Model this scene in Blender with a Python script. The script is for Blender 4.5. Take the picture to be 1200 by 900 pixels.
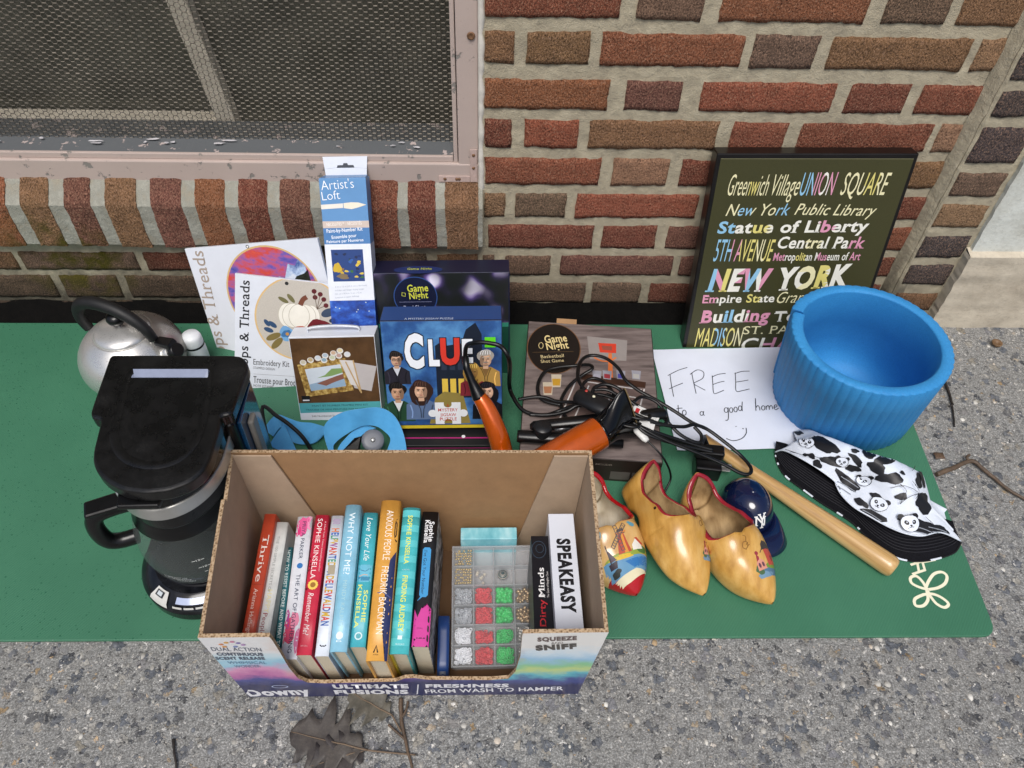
import bpy, bmesh, math, random
from math import sin, cos, pi, radians, tan, atan2, sqrt, hypot
from mathutils import Vector, Matrix, noise
from mathutils.bvhtree import BVHTree

SC = bpy.context.scene
for o in list(bpy.data.objects): bpy.data.objects.remove(o)
COL = SC.collection

# ------------------------------------------------------------------ camera
CAM_H = 0.99
FOC = 900.0                                   # focal length in units of a 1200 wide picture
_dn = Vector((-35, 810, 900)).normalized()
_Z = -_dn
_X = Vector((22700, -(-35*22700+810000)/810, 900)).normalized()
_Y = _Z.cross(_X)
CAMC = Vector((0, 0, CAM_H))
def ray(px, py):
    c = Vector((px-600, py-450, FOC))
    return Vector((_X.dot(c), _Y.dot(c), _Z.dot(c)))
def gz(px, py, z=0.0):                        # point of the plane z = const
    r = ray(px, py); return CAMC + r*((z-CAM_H)/r.z)
def gy(px, py, y):                            # point of the plane y = const (parallel to the wall)
    r = ray(px, py); return CAMC + r*(y/r.y)
cd = bpy.data.cameras.new("camera"); cam = bpy.data.objects.new("camera", cd); COL.objects.link(cam)
R = Matrix((_X, _Y, _Z))                      # camera(x right, y down, z fwd) -> world
cx, cy, cz = R @ Vector((1,0,0)), R @ Vector((0,-1,0)), R @ Vector((0,0,-1))
cam.matrix_world = Matrix(((cx.x,cy.x,cz.x,0),(cx.y,cy.y,cz.y,0),(cx.z,cy.z,cz.z,CAM_H),(0,0,0,1)))
cd.sensor_width = 36; cd.lens = FOC/1200*36; cd.clip_start = 0.01; cd.clip_end = 500
SC.camera = cam

# ------------------------------------------------------------------ light
W = bpy.data.worlds.new("World"); SC.world = W; W.use_nodes = True
nt = W.node_tree; nt.nodes.clear()
sky = nt.nodes.new("ShaderNodeTexSky"); sky.sky_type = 'NISHITA'; sky.sun_disc = False
SUN_EL, SUN_AZ = 60, 190                      # degrees; azimuth the light comes from, clockwise from +Y
sky.sun_elevation = radians(SUN_EL); sky.sun_rotation = radians(SUN_AZ)
sky.air_density = 1.0; sky.dust_density = 4.0; sky.ozone_density = 1.2
bg = nt.nodes.new("ShaderNodeBackground"); bg.inputs[1].default_value = 0.082
wo = nt.nodes.new("ShaderNodeOutputWorld")
nt.links.new(sky.outputs[0], bg.inputs[0]); nt.links.new(bg.outputs[0], wo.inputs[0])
sd = bpy.data.lights.new("sun", 'SUN'); sd.energy = 1.9; sd.angle = radians(28); sd.color = (1, .98, .95)
so = bpy.data.objects.new("sun", sd); COL.objects.link(so)
_sv = Vector((sin(radians(SUN_AZ))*cos(radians(SUN_EL)), cos(radians(SUN_AZ))*cos(radians(SUN_EL)), sin(radians(SUN_EL))))
so.rotation_euler = _sv.to_track_quat('Z', 'Y').to_euler(); so.location = (0, 0, 5)
SC.view_settings.view_transform = 'Standard'; SC.view_settings.look = 'None'
SC.view_settings.exposure = 0.42; SC.view_settings.gamma = 1.0

# ------------------------------------------------------------------ materials
def L(h):
    h = h.lstrip('#'); r = []
    for i in (0, 2, 4):
        c = int(h[i:i+2], 16)/255
        r.append(c/12.92 if c <= .04045 else ((c+.055)/1.055)**2.4)
    return (r[0], r[1], r[2], 1)
def newmat(name):
    m = bpy.data.materials.new(name); m.use_nodes = True
    return m, m.node_tree, m.node_tree.nodes["Principled BSDF"]
def nd(t, typ, **kw):
    n = t.nodes.new(typ)
    for k, v in kw.items():
        if k.startswith('i_'): n.inputs[int(k[2:])].default_value = v
        else: setattr(n, k, v)
    return n
def coords(t, sc=(1,1,1), rot=(0,0,0)):
    tc = t.nodes.new("ShaderNodeTexCoord"); mp = t.nodes.new("ShaderNodeMapping")
    mp.inputs['Scale'].default_value = sc; mp.inputs['Rotation'].default_value = rot
    t.links.new(tc.outputs['Object'], mp.inputs[0]); return mp.outputs[0]
def noisen(t, vec, scale, detail=4, rough=.6):
    n = t.nodes.new("ShaderNodeTexNoise"); n.inputs['Scale'].default_value = scale
    n.inputs['Detail'].default_value = detail; n.inputs['Roughness'].default_value = rough
    t.links.new(vec, n.inputs['Vector']); return n
def ramp(t, fac, stops, interp='LINEAR'):
    r = t.nodes.new("ShaderNodeValToRGB"); r.color_ramp.interpolation = interp
    els = r.color_ramp.elements
    while len(els) < len(stops): els.new(.5)
    for e, (p, c) in zip(els, stops):
        e.position = p; e.color = c if len(c) == 4 else (*c, 1)
    t.links.new(fac, r.inputs[0]); return r.outputs[0]
def mixc(t, fac, a, b, mode='MIX'):
    m = t.nodes.new("ShaderNodeMix"); m.data_type = 'RGBA'; m.blend_type = mode
    for s, v in ((0, fac), (6, a), (7, b)):
        if isinstance(v, (int, float)): m.inputs[s].default_value = v
        elif isinstance(v, tuple): m.inputs[s].default_value = v if len(v) == 4 else (*v, 1)
        else: t.links.new(v, m.inputs[s])
    return m.outputs[2]
def mth(t, op, a, b=None, c=None):
    m = t.nodes.new("ShaderNodeMath"); m.operation = op
    for s, v in enumerate((a, b, c)):
        if v is None: continue
        if isinstance(v, (int, float)): m.inputs[s].default_value = v
        else: t.links.new(v, m.inputs[s])
    return m.outputs[0]
def bumpn(t, h, strength, dist, prev=None):
    b = t.nodes.new("ShaderNodeBump"); b.inputs['Strength'].default_value = strength
    b.inputs['Distance'].default_value = dist; t.links.new(h, b.inputs['Height'])
    if prev is not None: t.links.new(prev, b.inputs['Normal'])
    return b.outputs[0]
_MC = {}
def mat(name, col, rough=.5, metal=0., var=.12, vs=25, bump=.0, bs=250, coat=0., spec=.5, trans=0., ior=1.45, stretch=(1,1,1)):
    key = name
    if key in _MC: return _MC[key]
    if isinstance(col, str): col = L(col)
    m, t, p = newmat(name)
    v = coords(t, stretch)
    n = noisen(t, v, vs, 5, .65)
    a = tuple(min(1, c*(1+var)) for c in col[:3])+(1,); b = tuple(c*(1-var) for c in col[:3])+(1,)
    t.links.new(ramp(t, n.outputs[0], [(.3, b), (.7, a)]), p.inputs['Base Color'])
    r = nd(t, "ShaderNodeMapRange"); t.links.new(n.outputs[0], r.inputs[0])
    r.inputs[3].default_value = max(.02, rough-.08); r.inputs[4].default_value = min(1, rough+.08)
    t.links.new(r.outputs[0], p.inputs['Roughness'])
    p.inputs['Metallic'].default_value = metal; p.inputs['Coat Weight'].default_value = coat
    p.inputs['Coat Roughness'].default_value = .12
    p.inputs['Specular IOR Level'].default_value = spec
    p.inputs['Transmission Weight'].default_value = trans; p.inputs['IOR'].default_value = ior
    if bump:
        bn = noisen(t, v, bs, 4, .6)
        t.links.new(bumpn(t, bn.outputs[0], bump, .002), p.inputs['Normal'])
    _MC[key] = m; return m
def ink(col, rough=.45):                       # printed colour
    return mat('ink_'+col.strip('#')+('' if rough == .45 else '_%d' % (rough*100)), col, rough, 0, .05, 60)

# ------------------------------------------------------------------ scene graph
def tag(o, label=None, cat=None, group=None, kind=None):
    if label: o['label'] = label
    if cat: o['category'] = cat
    if group: o['group'] = group
    if kind: o['kind'] = kind
    return o
def thing(name, label, cat, loc=(0,0,0), group=None):
    o = bpy.data.objects.new(name, None); COL.objects.link(o); o.location = loc
    o.empty_display_size = .05
    return tag(o, label, cat, group)
def origin(o):
    v = Vector((0,0,0))
    while o is not None: v += o.location; o = o.parent
    return v

class MB:
    def __init__(s): s.v = []; s.f = []; s.m = []; s.s = []; s.cols = None
    def add(s, vs, fs, mi=0, smooth=False):
        b = len(s.v); s.v += [Vector(v) for v in vs]
        for f in fs: s.f.append([b+i for i in f]); s.m.append(mi); s.s.append(smooth)
        return b
    def box(s, x0, x1, y0, y1, z0, z1, mi=0, M=None):
        vs = [Vector((x, y, z)) for x in (x0, x1) for y in (y0, y1) for z in (z0, z1)]
        if M is not None: vs = [M @ v for v in vs]
        s.add(vs, [(0,1,3,2),(4,6,7,5),(0,4,5,1),(2,3,7,6),(0,2,6,4),(1,5,7,3)], mi)
    def hexa(s, b, t, mi=0):                     # b, t: four bottom, four top points, same order (ccw from above)
        s.add(list(b)+list(t), [(3,2,1,0),(4,5,6,7),(0,1,5,4),(1,2,6,5),(2,3,7,6),(3,0,4,7)], mi)
    def grid(s, rows, mi=0, smooth=True, closed_u=False, closed_v=False):
        nr, nc = len(rows), len(rows[0]); vs = [p for r in rows for p in r]; fs = []
        for i in range(nr if closed_v else nr-1):
            for j in range(nc if closed_u else nc-1):
                i2, j2 = (i+1) % nr, (j+1) % nc
                fs.append((i*nc+j, i*nc+j2, i2*nc+j2, i2*nc+j))
        s.add(vs, fs, mi, smooth)
    def tube(s, pts, r, seg=8, mi=0, cap=True, flat=1.0, smooth=True):
        pts = [Vector(p) for p in pts]; n = len(pts)
        rs = r if isinstance(r, (list, tuple)) else [r]*n
        rows = []; up = None
        for i, p in enumerate(pts):
            d = (pts[min(i+1, n-1)]-pts[max(i-1, 0)])
            d = d.normalized() if d.length > 1e-9 else Vector((0,0,1))
            if up is None: up = Vector((0,0,1)) if abs(d.z) < .9 else Vector((1,0,0))
            a = d.cross(up); a = a.normalized() if a.length > 1e-6 else d.orthogonal().normalized()
            up = a.cross(d).normalized()
            rows.append([p + a*cos(2*pi*k/seg)*rs[i] + up*sin(2*pi*k/seg)*rs[i]*flat for k in range(seg)])
        s.grid(rows, mi, smooth, closed_u=True)
        if cap:
            for row, inv in ((rows[0], True), (rows[-1], False)):
                s.add(row, [tuple(range(seg))[::-1] if not inv else tuple(range(seg))], mi, False)
    def lathe(s, prof, seg=32, M=None, mi=0, smooth=True, capb=False, capt=False):
        M = M or Matrix.Identity(4)
        rows = [[M @ Vector((r*cos(2*pi*k/seg), r*sin(2*pi*k/seg), z)) for k in range(seg)] for r, z in prof]
        s.grid(rows, mi, smooth, closed_u=True)
        if capb: s.add(rows[0], [tuple(range(seg))[::-1]], mi)
        if capt: s.add(rows[-1], [tuple(range(seg))], mi)
    def prism(s, poly, z0, z1, M=None, mi=0, mside=None):
        n = len(poly); M = M or Matrix.Identity(4)
        A = sum(poly[i][0]*poly[(i+1)%n][1]-poly[(i+1)%n][0]*poly[i][1] for i in range(n))
        if A < 0: poly = poly[::-1]
        b = [M @ Vector((x, y, z0)) for x, y in poly]; t = [M @ Vector((x, y, z1)) for x, y in poly]
        s.add(b+t, [tuple(range(n))[::-1], tuple(range(n, 2*n))], mi)
        s.add(b+t, [(i, (i+1) % n, n+(i+1) % n, n+i) for i in range(n)], mi if mside is None else mside)
    def build(s, name, mats, parent=None, bevel=0, seg=2, subsurf=0, weld=True, solid=0, angle=35):
        me = bpy.data.meshes.new(name); og = origin(parent)
        me.from_pydata([v-og for v in s.v], [], s.f)
        if not isinstance(mats, (list, tuple)): mats = [mats]
        for m in mats: me.materials.append(m)
        me.polygons.foreach_set('material_index', s.m); me.polygons.foreach_set('use_smooth', s.s)
        if s.cols is not None:
            at = me.color_attributes.new('tone', 'FLOAT_COLOR', 'POINT')
            at.data.foreach_set('color', [c for q in s.cols for c in q])
        if weld:
            bm = bmesh.new(); bm.from_mesh(me)
            bmesh.ops.remove_doubles(bm, verts=bm.verts, dist=1e-5)
            bmesh.ops.recalc_face_normals(bm, faces=bm.faces)
            bm.to_mesh(me); bm.free()
        me.update()
        o = bpy.data.objects.new(name, me); COL.objects.link(o)
        if parent is not None: o.parent = parent
        if bevel:
            b = o.modifiers.new('bevel', 'BEVEL'); b.width = bevel; b.segments = seg; b.limit_method = 'ANGLE'
            b.angle_limit = radians(angle); b.harden_normals = False
        if solid:
            b = o.modifiers.new('solid', 'SOLIDIFY'); b.thickness = solid; b.offset = 0
        if subsurf:
            b = o.modifiers.new('sub', 'SUBSURF'); b.levels = subsurf; b.render_levels = subsurf
        return o

def bez(pts, n=12, closed=False):               # Catmull-Rom through the points
    pts = [Vector(p) for p in pts]; out = []; m = len(pts)
    for i in range(m if closed else m-1):
        if closed: p0, p1, p2, p3 = pts[i-1], pts[i], pts[(i+1) % m], pts[(i+2) % m]
        else: p0, p1, p2, p3 = pts[max(i-1, 0)], pts[i], pts[i+1], pts[min(i+2, m-1)]
        for k in range(n):
            t = k/n
            out.append(.5*((2*p1)+(p2-p0)*t+(2*p0-5*p1+4*p2-p3)*t*t+(3*p1-p0-3*p2+p3)*t**3))
    if not closed: out.append(pts[-1])
    return out

# ------------------------------------------------------------------ lettering and print
_TC = {}
def text_mesh(s, bold=0., shear=0., serif=0.):
    key = (s, bold, shear, serif)
    if key in _TC: return _TC[key]
    cu = bpy.data.curves.new('lettering', 'FONT'); cu.body = s; cu.size = 1; cu.offset = bold; cu.shear = shear
    cu.resolution_u = 3; cu.fill_mode = 'BOTH'; cu.space_character = 1.02+2*bold
    ob = bpy.data.objects.new('lettering', cu)
    me = bpy.data.meshes.new_from_object(ob)
    vs = [v.co.to_2d() for v in me.vertices]; fs = [tuple(p.vertices) for p in me.polygons]
    if serif and vs:
        cnt = {}
        for f in fs:
            for i in range(len(f)):
                k = tuple(sorted((f[i], f[(i+1) % len(f)]))); cnt[k] = cnt.get(k, 0)+1
        levels = [0., .729, .547, .76]
        ext = []
        for (a, b), c in cnt.items():
            if c != 1: continue
            A, B = vs[a], vs[b]
            if abs(A.y-B.y) > .004 or not (.03 < abs(A.x-B.x) < .34): continue
            y = A.y
            lo = abs(y+bold) < .025; hi = any(abs(y-l-bold) < .03 for l in levels[1:])
            if not (lo or hi): continue
            x0, x1 = min(A.x, B.x)-serif, max(A.x, B.x)+serif; th = .05
            y0, y1 = (y, y+th) if lo else (y-th, y)
            sh0, sh1 = 0, shear*(y1-y0)
            ext.append([(x0, y0), (x1, y0), (x1+sh1, y1), (x0+sh1, y1)])
        for q in ext:
            b = len(vs); vs += [Vector(p) for p in q]; fs.append((b, b+1, b+2, b+3))
    bpy.data.objects.remove(ob); bpy.data.curves.remove(cu); bpy.data.meshes.remove(me)
    xs = [v.x for v in vs] or [0]; 
    _TC[key] = (vs, fs, min(xs), max(xs)); return _TC[key]

class Print:
    """Flat print on one face: shapes in the face's own (u, v), each a hair above the last."""
    def __init__(s, O, U, V, base=.00022, step=.000006, bvh=None, maxlen=.006, reach=.3):
        s.O = Vector(O); s.U = Vector(U).normalized(); N = s.U.cross(Vector(V)).normalized()
        s.V = N.cross(s.U).normalized(); s.N = N
        s.mb = MB(); s.mats = []; s.lay = 0; s.base = base; s.step = step if bvh is None else .00002; s.bvh = bvh; s.maxlen = maxlen; s.reach = reach
        s.clip = None
    def uv(s, px, py):                           # where the sight line through a picture point meets this face
        r = ray(px, py); t = (s.O-CAMC).dot(s.N)/r.dot(s.N); p = CAMC+r*t-s.O
        return Vector((p.dot(s.U), p.dot(s.V)))
    def mi(s, m):
        if isinstance(m, str): m = ink(m)
        if m not in s.mats: s.mats.append(m)
        return s.mats.index(m)
    def emit(s, vs, fs, m):
        h = s.base+s.lay*s.step; s.lay += 1; i = s.mi(m)
        if s.clip:
            (a, b, c, d) = s.clip; vs = [(min(max(x, a), c), min(max(y, b), d)) for x, y in vs]
        if s.bvh is None:
            s.mb.add([s.O+s.U*x+s.V*y+s.N*h for x, y in vs], fs, i)
            return
        bm = bmesh.new(); bv = [bm.verts.new((x, y, 0)) for x, y in vs]
        for f in fs:
            try: bm.faces.new([bv[k] for k in f])
            except ValueError: pass
        bmesh.ops.triangulate(bm, faces=bm.faces)
        for _ in range(5):
            es = [e for e in bm.edges if e.calc_length() > s.maxlen]
            if not es: break
            bmesh.ops.subdivide_edges(bm, edges=es, cuts=1); bmesh.ops.triangulate(bm, faces=bm.faces)
        bm.verts.index_update(); out = []; ok = []
        for v in bm.verts:
            o = s.O+s.U*v.co.x+s.V*v.co.y+s.N*s.reach
            loc, nor, idx, dist = s.bvh.ray_cast(o, -s.N, s.reach*2)
            if loc is None: out.append(Vector((0,0,0))); ok.append(False)
            else:
                if nor.dot(s.N) < 0: nor = -nor
                out.append(loc+nor*h); ok.append(True)
        ff = [[v.index for v in f.verts] for f in bm.faces if all(ok[v.index] for v in f.verts)]
        ff = [f for f in ff if max((out[f[a]]-out[f[a-1]]).length for a in range(3)) < 4*s.maxlen]
        s.mb.add(out, ff, i, True); bm.free()
    def poly(s, pts, m): s.emit([tuple(p) for p in pts], [tuple(range(len(pts)))], m)
    def rect(s, x0, y0, x1, y1, m): s.poly([(x0,y0),(x1,y0),(x1,y1),(x0,y1)], m)
    def ell(s, x, y, rx, ry, m, rot=0, n=20):
        c, d = cos(rot), sin(rot)
        s.poly([(x+rx*cos(2*pi*k/n)*c-ry*sin(2*pi*k/n)*d, y+rx*cos(2*pi*k/n)*d+ry*sin(2*pi*k/n)*c) for k in range(n)], m)
    def blob(s, x, y, rx, ry, m, seed=0, rot=0, n=18, am=.25):
        R_ = random.Random(seed); c, d = cos(rot), sin(rot)
        ph = [R_.uniform(0, 6.28) for _ in range(3)]; pts = []
        for k in range(n):
            a = 2*pi*k/n; q = 1+am*(sin(2*a+ph[0])+.7*sin(3*a+ph[1])+.5*sin(5*a+ph[2]))/1.6
            X, Y = rx*q*cos(a), ry*q*sin(a); pts.append((x+X*c-Y*d, y+X*d+Y*c))
        s.poly(pts, m)
    def ring(s, x, y, rx, ry, w, m, n=40, rot=0):
        c, d = cos(rot), sin(rot); vs = []
        for k in range(n):
            a = 2*pi*k/n
            for q in (0, 1):
                X, Y = (rx-w*q)*cos(a), (ry-w*q)*sin(a); vs.append((x+X*c-Y*d, y+X*d+Y*c))
        s.emit(vs, [(2*k, 2*((k+1) % n), 2*((k+1) % n)+1, 2*k+1) for k in range(n)], m)
    def stroke(s, pts, w, m, smooth=4, closed=False):
        P = [p.to_2d() for p in bez([(p[0], p[1], 0) for p in pts], smooth, closed)] if smooth else [Vector(p) for p in pts]
        vs = []; n = len(P)
        for i, p in enumerate(P):
            d = (P[(i+1) % n]-P[i-1]) if closed else (P[min(i+1, n-1)]-P[max(i-1, 0)])
            d = d.normalized() if d.length > 0 else Vector((1, 0)); q = Vector((-d.y, d.x))*w/2
            vs += [tuple(p+q), tuple(p-q)]
        fs = [(2*i, 2*i+1, 2*i+3, 2*i+2) for i in range(n-1)]
        if closed: fs.append((2*n-2, 2*n-1, 1, 0))
        s.emit(vs, fs, m)
    def text(s, t, a, b, h, m, bold=0., shear=0., serif=0., cap=.729):
        """string t along the base line from a to b (u, v), capitals h high; m may be a list of colours per letter"""
        a = Vector(a); b = Vector(b); vs, fs, x0, x1 = text_mesh(t, bold, shear, serif)
        if not fs: return
        d = b-a; k = d.length/max(1e-6, x1-x0); d = d.normalized(); u = Vector((-d.y, d.x)); kv = h/cap
        tr = [tuple(a+d*((v.x-x0)*k)+u*(v.y*kv)) for v in vs]
        if isinstance(m, (list, tuple)):
            # split into islands left to right
            n = len(m)
            per = [[] for _ in range(n)]
            for f in fs:
                c = sum(vs[i].x for i in f)/len(f); per[min(n-1, int((c-x0)/(x1-x0+1e-6)*n))].append(f)
            for q, mm in zip(per, m):
                if q: s.emit(tr, q, mm); s.lay -= 1
            s.lay += 1
        else: s.emit(tr, fs, m)
    def ptext(s, t, A, B, hpx, m, **kw):          # base line given by two picture points, cap height by a third
        a, b = s.uv(*A), s.uv(*B)
        h = hpx if not isinstance(hpx, tuple) else None
        if h is None:
            c = s.uv(*hpx)-a; d = (b-a).normalized(); h = abs(c.dot(Vector((-d.y, d.x))))
        s.text(t, a, b, h, m, **kw)
    def build(s, name, parent): 
        return s.mb.build(name, s.mats, parent, weld=False)

def pxface(bl, br, tl, tr, yb, yt):
    """frame of a leaning flat face from its picture corners and its distance at foot and head"""
    yb = yb if isinstance(yb, tuple) else (yb, yb); yt = yt if isinstance(yt, tuple) else (yt, yt)
    BL, BR, TL, TR = gy(*bl, yb[0]), gy(*br, yb[1]), gy(*tl, yt[0]), gy(*tr, yt[1])
    c0 = (BL+BR)/2; c1 = (TL+TR)/2; w = ((BR-BL).length+(TR-TL).length)/2
    U = ((BR-BL).normalized()+(TR-TL).normalized()).normalized(); V = c1-c0; h = V.length
    N = U.cross(V).normalized(); V = N.cross(U).normalized()
    return c0-U*w/2, U, V, N, w, h
def fmat(O, U, V, N): return Matrix(((U.x,V.x,N.x,O.x),(U.y,V.y,N.y,O.y),(U.z,V.z,N.z,O.z),(0,0,0,1)))
WALL = 1.075                                   # the wall's face
PIER = 1.052                                   # the pier's face
rnd = random.Random(7)

# ------------------------------------------------------------------ pavement
def concrete():
    m, t, p = newmat('exposed_concrete'); v = coords(t)
    big = noisen(t, v, 3.5, 4); fine = noisen(t, v, 420, 3, .7); mid = noisen(t, v, 60, 5, .7)
    c = ramp(t, mid.outputs[0], [(.25, L('#5f5f5d')), (.5, L('#878783')), (.75, L('#a3a29c'))])
    c = mixc(t, .75, c, ramp(t, fine.outputs[0], [(.28, (.03,.03,.028)), (.42, (.15,.15,.145)), (.55, (.26,.26,.25)), (.66, (.58,.575,.55))]))
    c = mixc(t, ramp(t, big.outputs[0], [(.35, (0,0,0)), (.7, (.35,.35,.35))]), c, L('#77746d'))
    h = mth(t, 'MULTIPLY', fine.outputs[0], .5)
    wob = nd(t, "ShaderNodeVectorMath", operation='MULTIPLY_ADD'); wn = noisen(t, v, 120, 3)
    t.links.new(wn.outputs[1], wob.inputs[0]); wob.inputs[1].default_value = (.020,)*3; t.links.new(v, wob.inputs[2])
    shade = ramp(t, noisen(t, v, 240, 4, .7).outputs[0], [(.3, (.62,.62,.62)), (.7, (1.25,1.25,1.25))])
    for sc, thr, rad, stops in ((50, .36, .56, [(0, L('#4b5057')), (.3, L('#686c72')), (.5, L('#5a5a5a')), (.7, L('#7d7d80')), (.85, L('#857f72')), (1, L('#a5a29a'))]),
                           (100, .36, .54, [(0, L('#3a3c40')), (.35, L('#6f7174')), (.6, L('#8d8b86')), (.85, L('#a7a49c')), (1, L('#98815f'))]),
                           (210, .46, .52, [(0, L('#333438')), (.4, L('#8d8b86')), (.7, L('#bdbab3')), (.9, L('#dad7d0')), (1, L('#b79a74'))])):
        vo = nd(t, "ShaderNodeTexVoronoi"); vo.inputs['Scale'].default_value = sc; t.links.new(wob.outputs[0], vo.inputs['Vector'])
        sep = nd(t, "ShaderNodeSeparateColor"); t.links.new(vo.outputs['Color'], sep.inputs[0])
        pres = mth(t, 'GREATER_THAN', sep.outputs[0], thr)
        rr = mth(t, 'MULTIPLY', mth(t, 'POWER', sep.outputs[2], .7), rad)
        edge = nd(t, "ShaderNodeMapRange"); edge.interpolation_type = 'SMOOTHSTEP'
        t.links.new(mth(t, 'SUBTRACT', rr, vo.outputs['Distance']), edge.inputs[0]); edge.inputs[1].default_value = -.02; edge.inputs[2].default_value = .04
        mk = mth(t, 'MULTIPLY', mth(t, 'MULTIPLY', pres, edge.outputs[0]), .9)
        sc_ = mixc(t, 1., ramp(t, sep.outputs[1], stops), shade, 'MULTIPLY')
        c = mixc(t, mk, c, sc_); h = mth(t, 'ADD', h, mth(t, 'MULTIPLY', mk, .35))
    c = mixc(t, .8, c, ramp(t, noisen(t, v, 130, 5, .75).outputs[0], [(.32, (.30,.30,.305)), (.47, (1.0,1.0,1.01)), (.62, (1.34,1.34,1.35))]), 'MULTIPLY')
    t.links.new(c, p.inputs['Base Color']); p.inputs['Roughness'].default_value = .8; p.inputs['Specular IOR Level'].default_value = .3
    t.links.new(bumpn(t, h, .9, .004), p.inputs['Normal'])
    return m
def island_mat(name, stops, rough=.6, bump=.3, bs=300, var=.3):
    m, t, p = newmat(name); g = nd(t, "ShaderNodeNewGeometry"); v = coords(t)
    n = noisen(t, v, 180, 4)
    c = mixc(t, var, ramp(t, g.outputs['Random Per Island'], stops), ramp(t, n.outputs[0], [(.3, (.12,.12,.12)), (.7, (.75,.75,.75))]), 'OVERLAY')
    t.links.new(c, p.inputs['Base Color']); p.inputs['Roughness'].default_value = rough
    t.links.new(bumpn(t, noisen(t, v, bs, 4).outputs[0], bump, .0015), p.inputs['Normal'])
    return m
mb = MB()
mb.add([(-30,-40,0),(30,-40,0),(30,1.3,0),(-30,1.3,0)], [(0,1,2,3)], 0)
def onmat(x, y): return (-1 < x < .735) and (.44-.02*(x) < y < 1.05)
cnt = 0
while cnt < 1900:
    x = rnd.uniform(-.72, 1.12); y = rnd.uniform(.24, 1.03)
    if onmat(x, y): continue
    cnt += 1
    r = .0009+.0042*rnd.random()**3.0; n = 7; ph = rnd.uniform(0, 6); el = rnd.uniform(.6, 1)
    base = [(x+r*el*cos(2*pi*k/n+ph)*rnd.uniform(.8,1.15), y+r*sin(2*pi*k/n+ph)*rnd.uniform(.8,1.15)) for k in range(n)]
    hgt = r*rnd.uniform(.2, .42)
    vs = [(a, b, -.0002) for a, b in base]+[(x+(a-x)*.7, y+(b-y)*.7, hgt) for a, b in base]
    mb.add(vs, [(k, (k+1) % n, n+(k+1) % n, n+k) for k in range(n)]+[tuple(range(n, 2*n))], 1, True)
pebble = island_mat('aggregate_stone', [(0, L('#45484e')), (.25, L('#6e7176')), (.45, L('#8d8b86')), (.65, L('#9a978f')), (.88, L('#b5b2aa')), (.96, L('#d6d3cb')), (1, L('#a98f6c'))])
pav = mb.build('pavement', [concrete(), pebble], weld=False); tag(pav, 'grey exposed aggregate concrete pavement with small stones', 'pavement', kind='structure')

# ------------------------------------------------------------------ brick walls
def brick_mat():
    m, t, p = newmat('rough_brick'); v = coords(t)
    a = nd(t, "ShaderNodeVertexColor"); a.layer_name = 'tone'
    n1 = noisen(t, v, 45, 5, .7); n2 = noisen(t, coords(t, (1.4, 1, .8)), 330, 4, .75)
    c = mixc(t, .75, a.outputs[0], ramp(t, n1.outputs[0], [(.25, (.25,.25,.25)), (.75, (.72,.70,.68))]), 'OVERLAY')
    c = mixc(t, ramp(t, n2.outputs[0], [(.51, (0,0,0)), (.63, (.62,.62,.62))]), c, L('#c9a084'))
    c = mixc(t, ramp(t, n2.outputs[0], [(.36, (.85,.85,.85)), (.47, (0,0,0))]), c, (.040,.020,.015))
    # grime and moss near the foot
    tc = nd(t, "ShaderNodeTexCoord"); sp = nd(t, "ShaderNodeSeparateXYZ"); t.links.new(tc.outputs['Object'], sp.inputs[0])
    n3 = noisen(t, v, 16, 5, .7)
    zz = mth(t, 'ADD', sp.outputs[2], mth(t, 'MULTIPLY', mth(t, 'SUBTRACT', n3.outputs[0], .5), .17))
    gr = ramp(t, zz, [(.035, (.9,.9,.9)), (.14, (0,0,0))])
    lx = mth(t, 'LESS_THAN', sp.outputs[0], -.02)
    c = mixc(t, mth(t, 'MULTIPLY', gr, mth(t, 'ADD', mth(t, 'MULTIPLY', lx, .55), .3)), c, L('#39322a'))
    n4 = noisen(t, v, 22, 4, .6); d2 = nd(t, "ShaderNodeVectorMath", operation='DISTANCE'); t.links.new(tc.outputs['Object'], d2.inputs[0]); d2.inputs[1].default_value = (-.705, 0, .133)
    ms = mth(t, 'MULTIPLY', ramp(t, d2.outputs['Value'], [(.05, (1,1,1)), (.13, (0,0,0))]), ramp(t, n4.outputs[0], [(.42, (0,0,0)), (.58, (1,1,1))]))
    c = mixc(t, ms, c, L('#5c5518'))
    t.links.new(c, p.inputs['Base Color']); p.inputs['Roughness'].default_value = .88; p.inputs['Specular IOR Level'].default_value = .25
    vr = coords(t, (1.5, 1, .75))
    b = bumpn(t, noisen(t, vr, 330, 3, .7).outputs[0], 1.0, .010)
    t.links.new(bumpn(t, noisen(t, v, 60, 4).outputs[0], .35, .004, b), p.inputs['Normal'])
    return m
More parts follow.
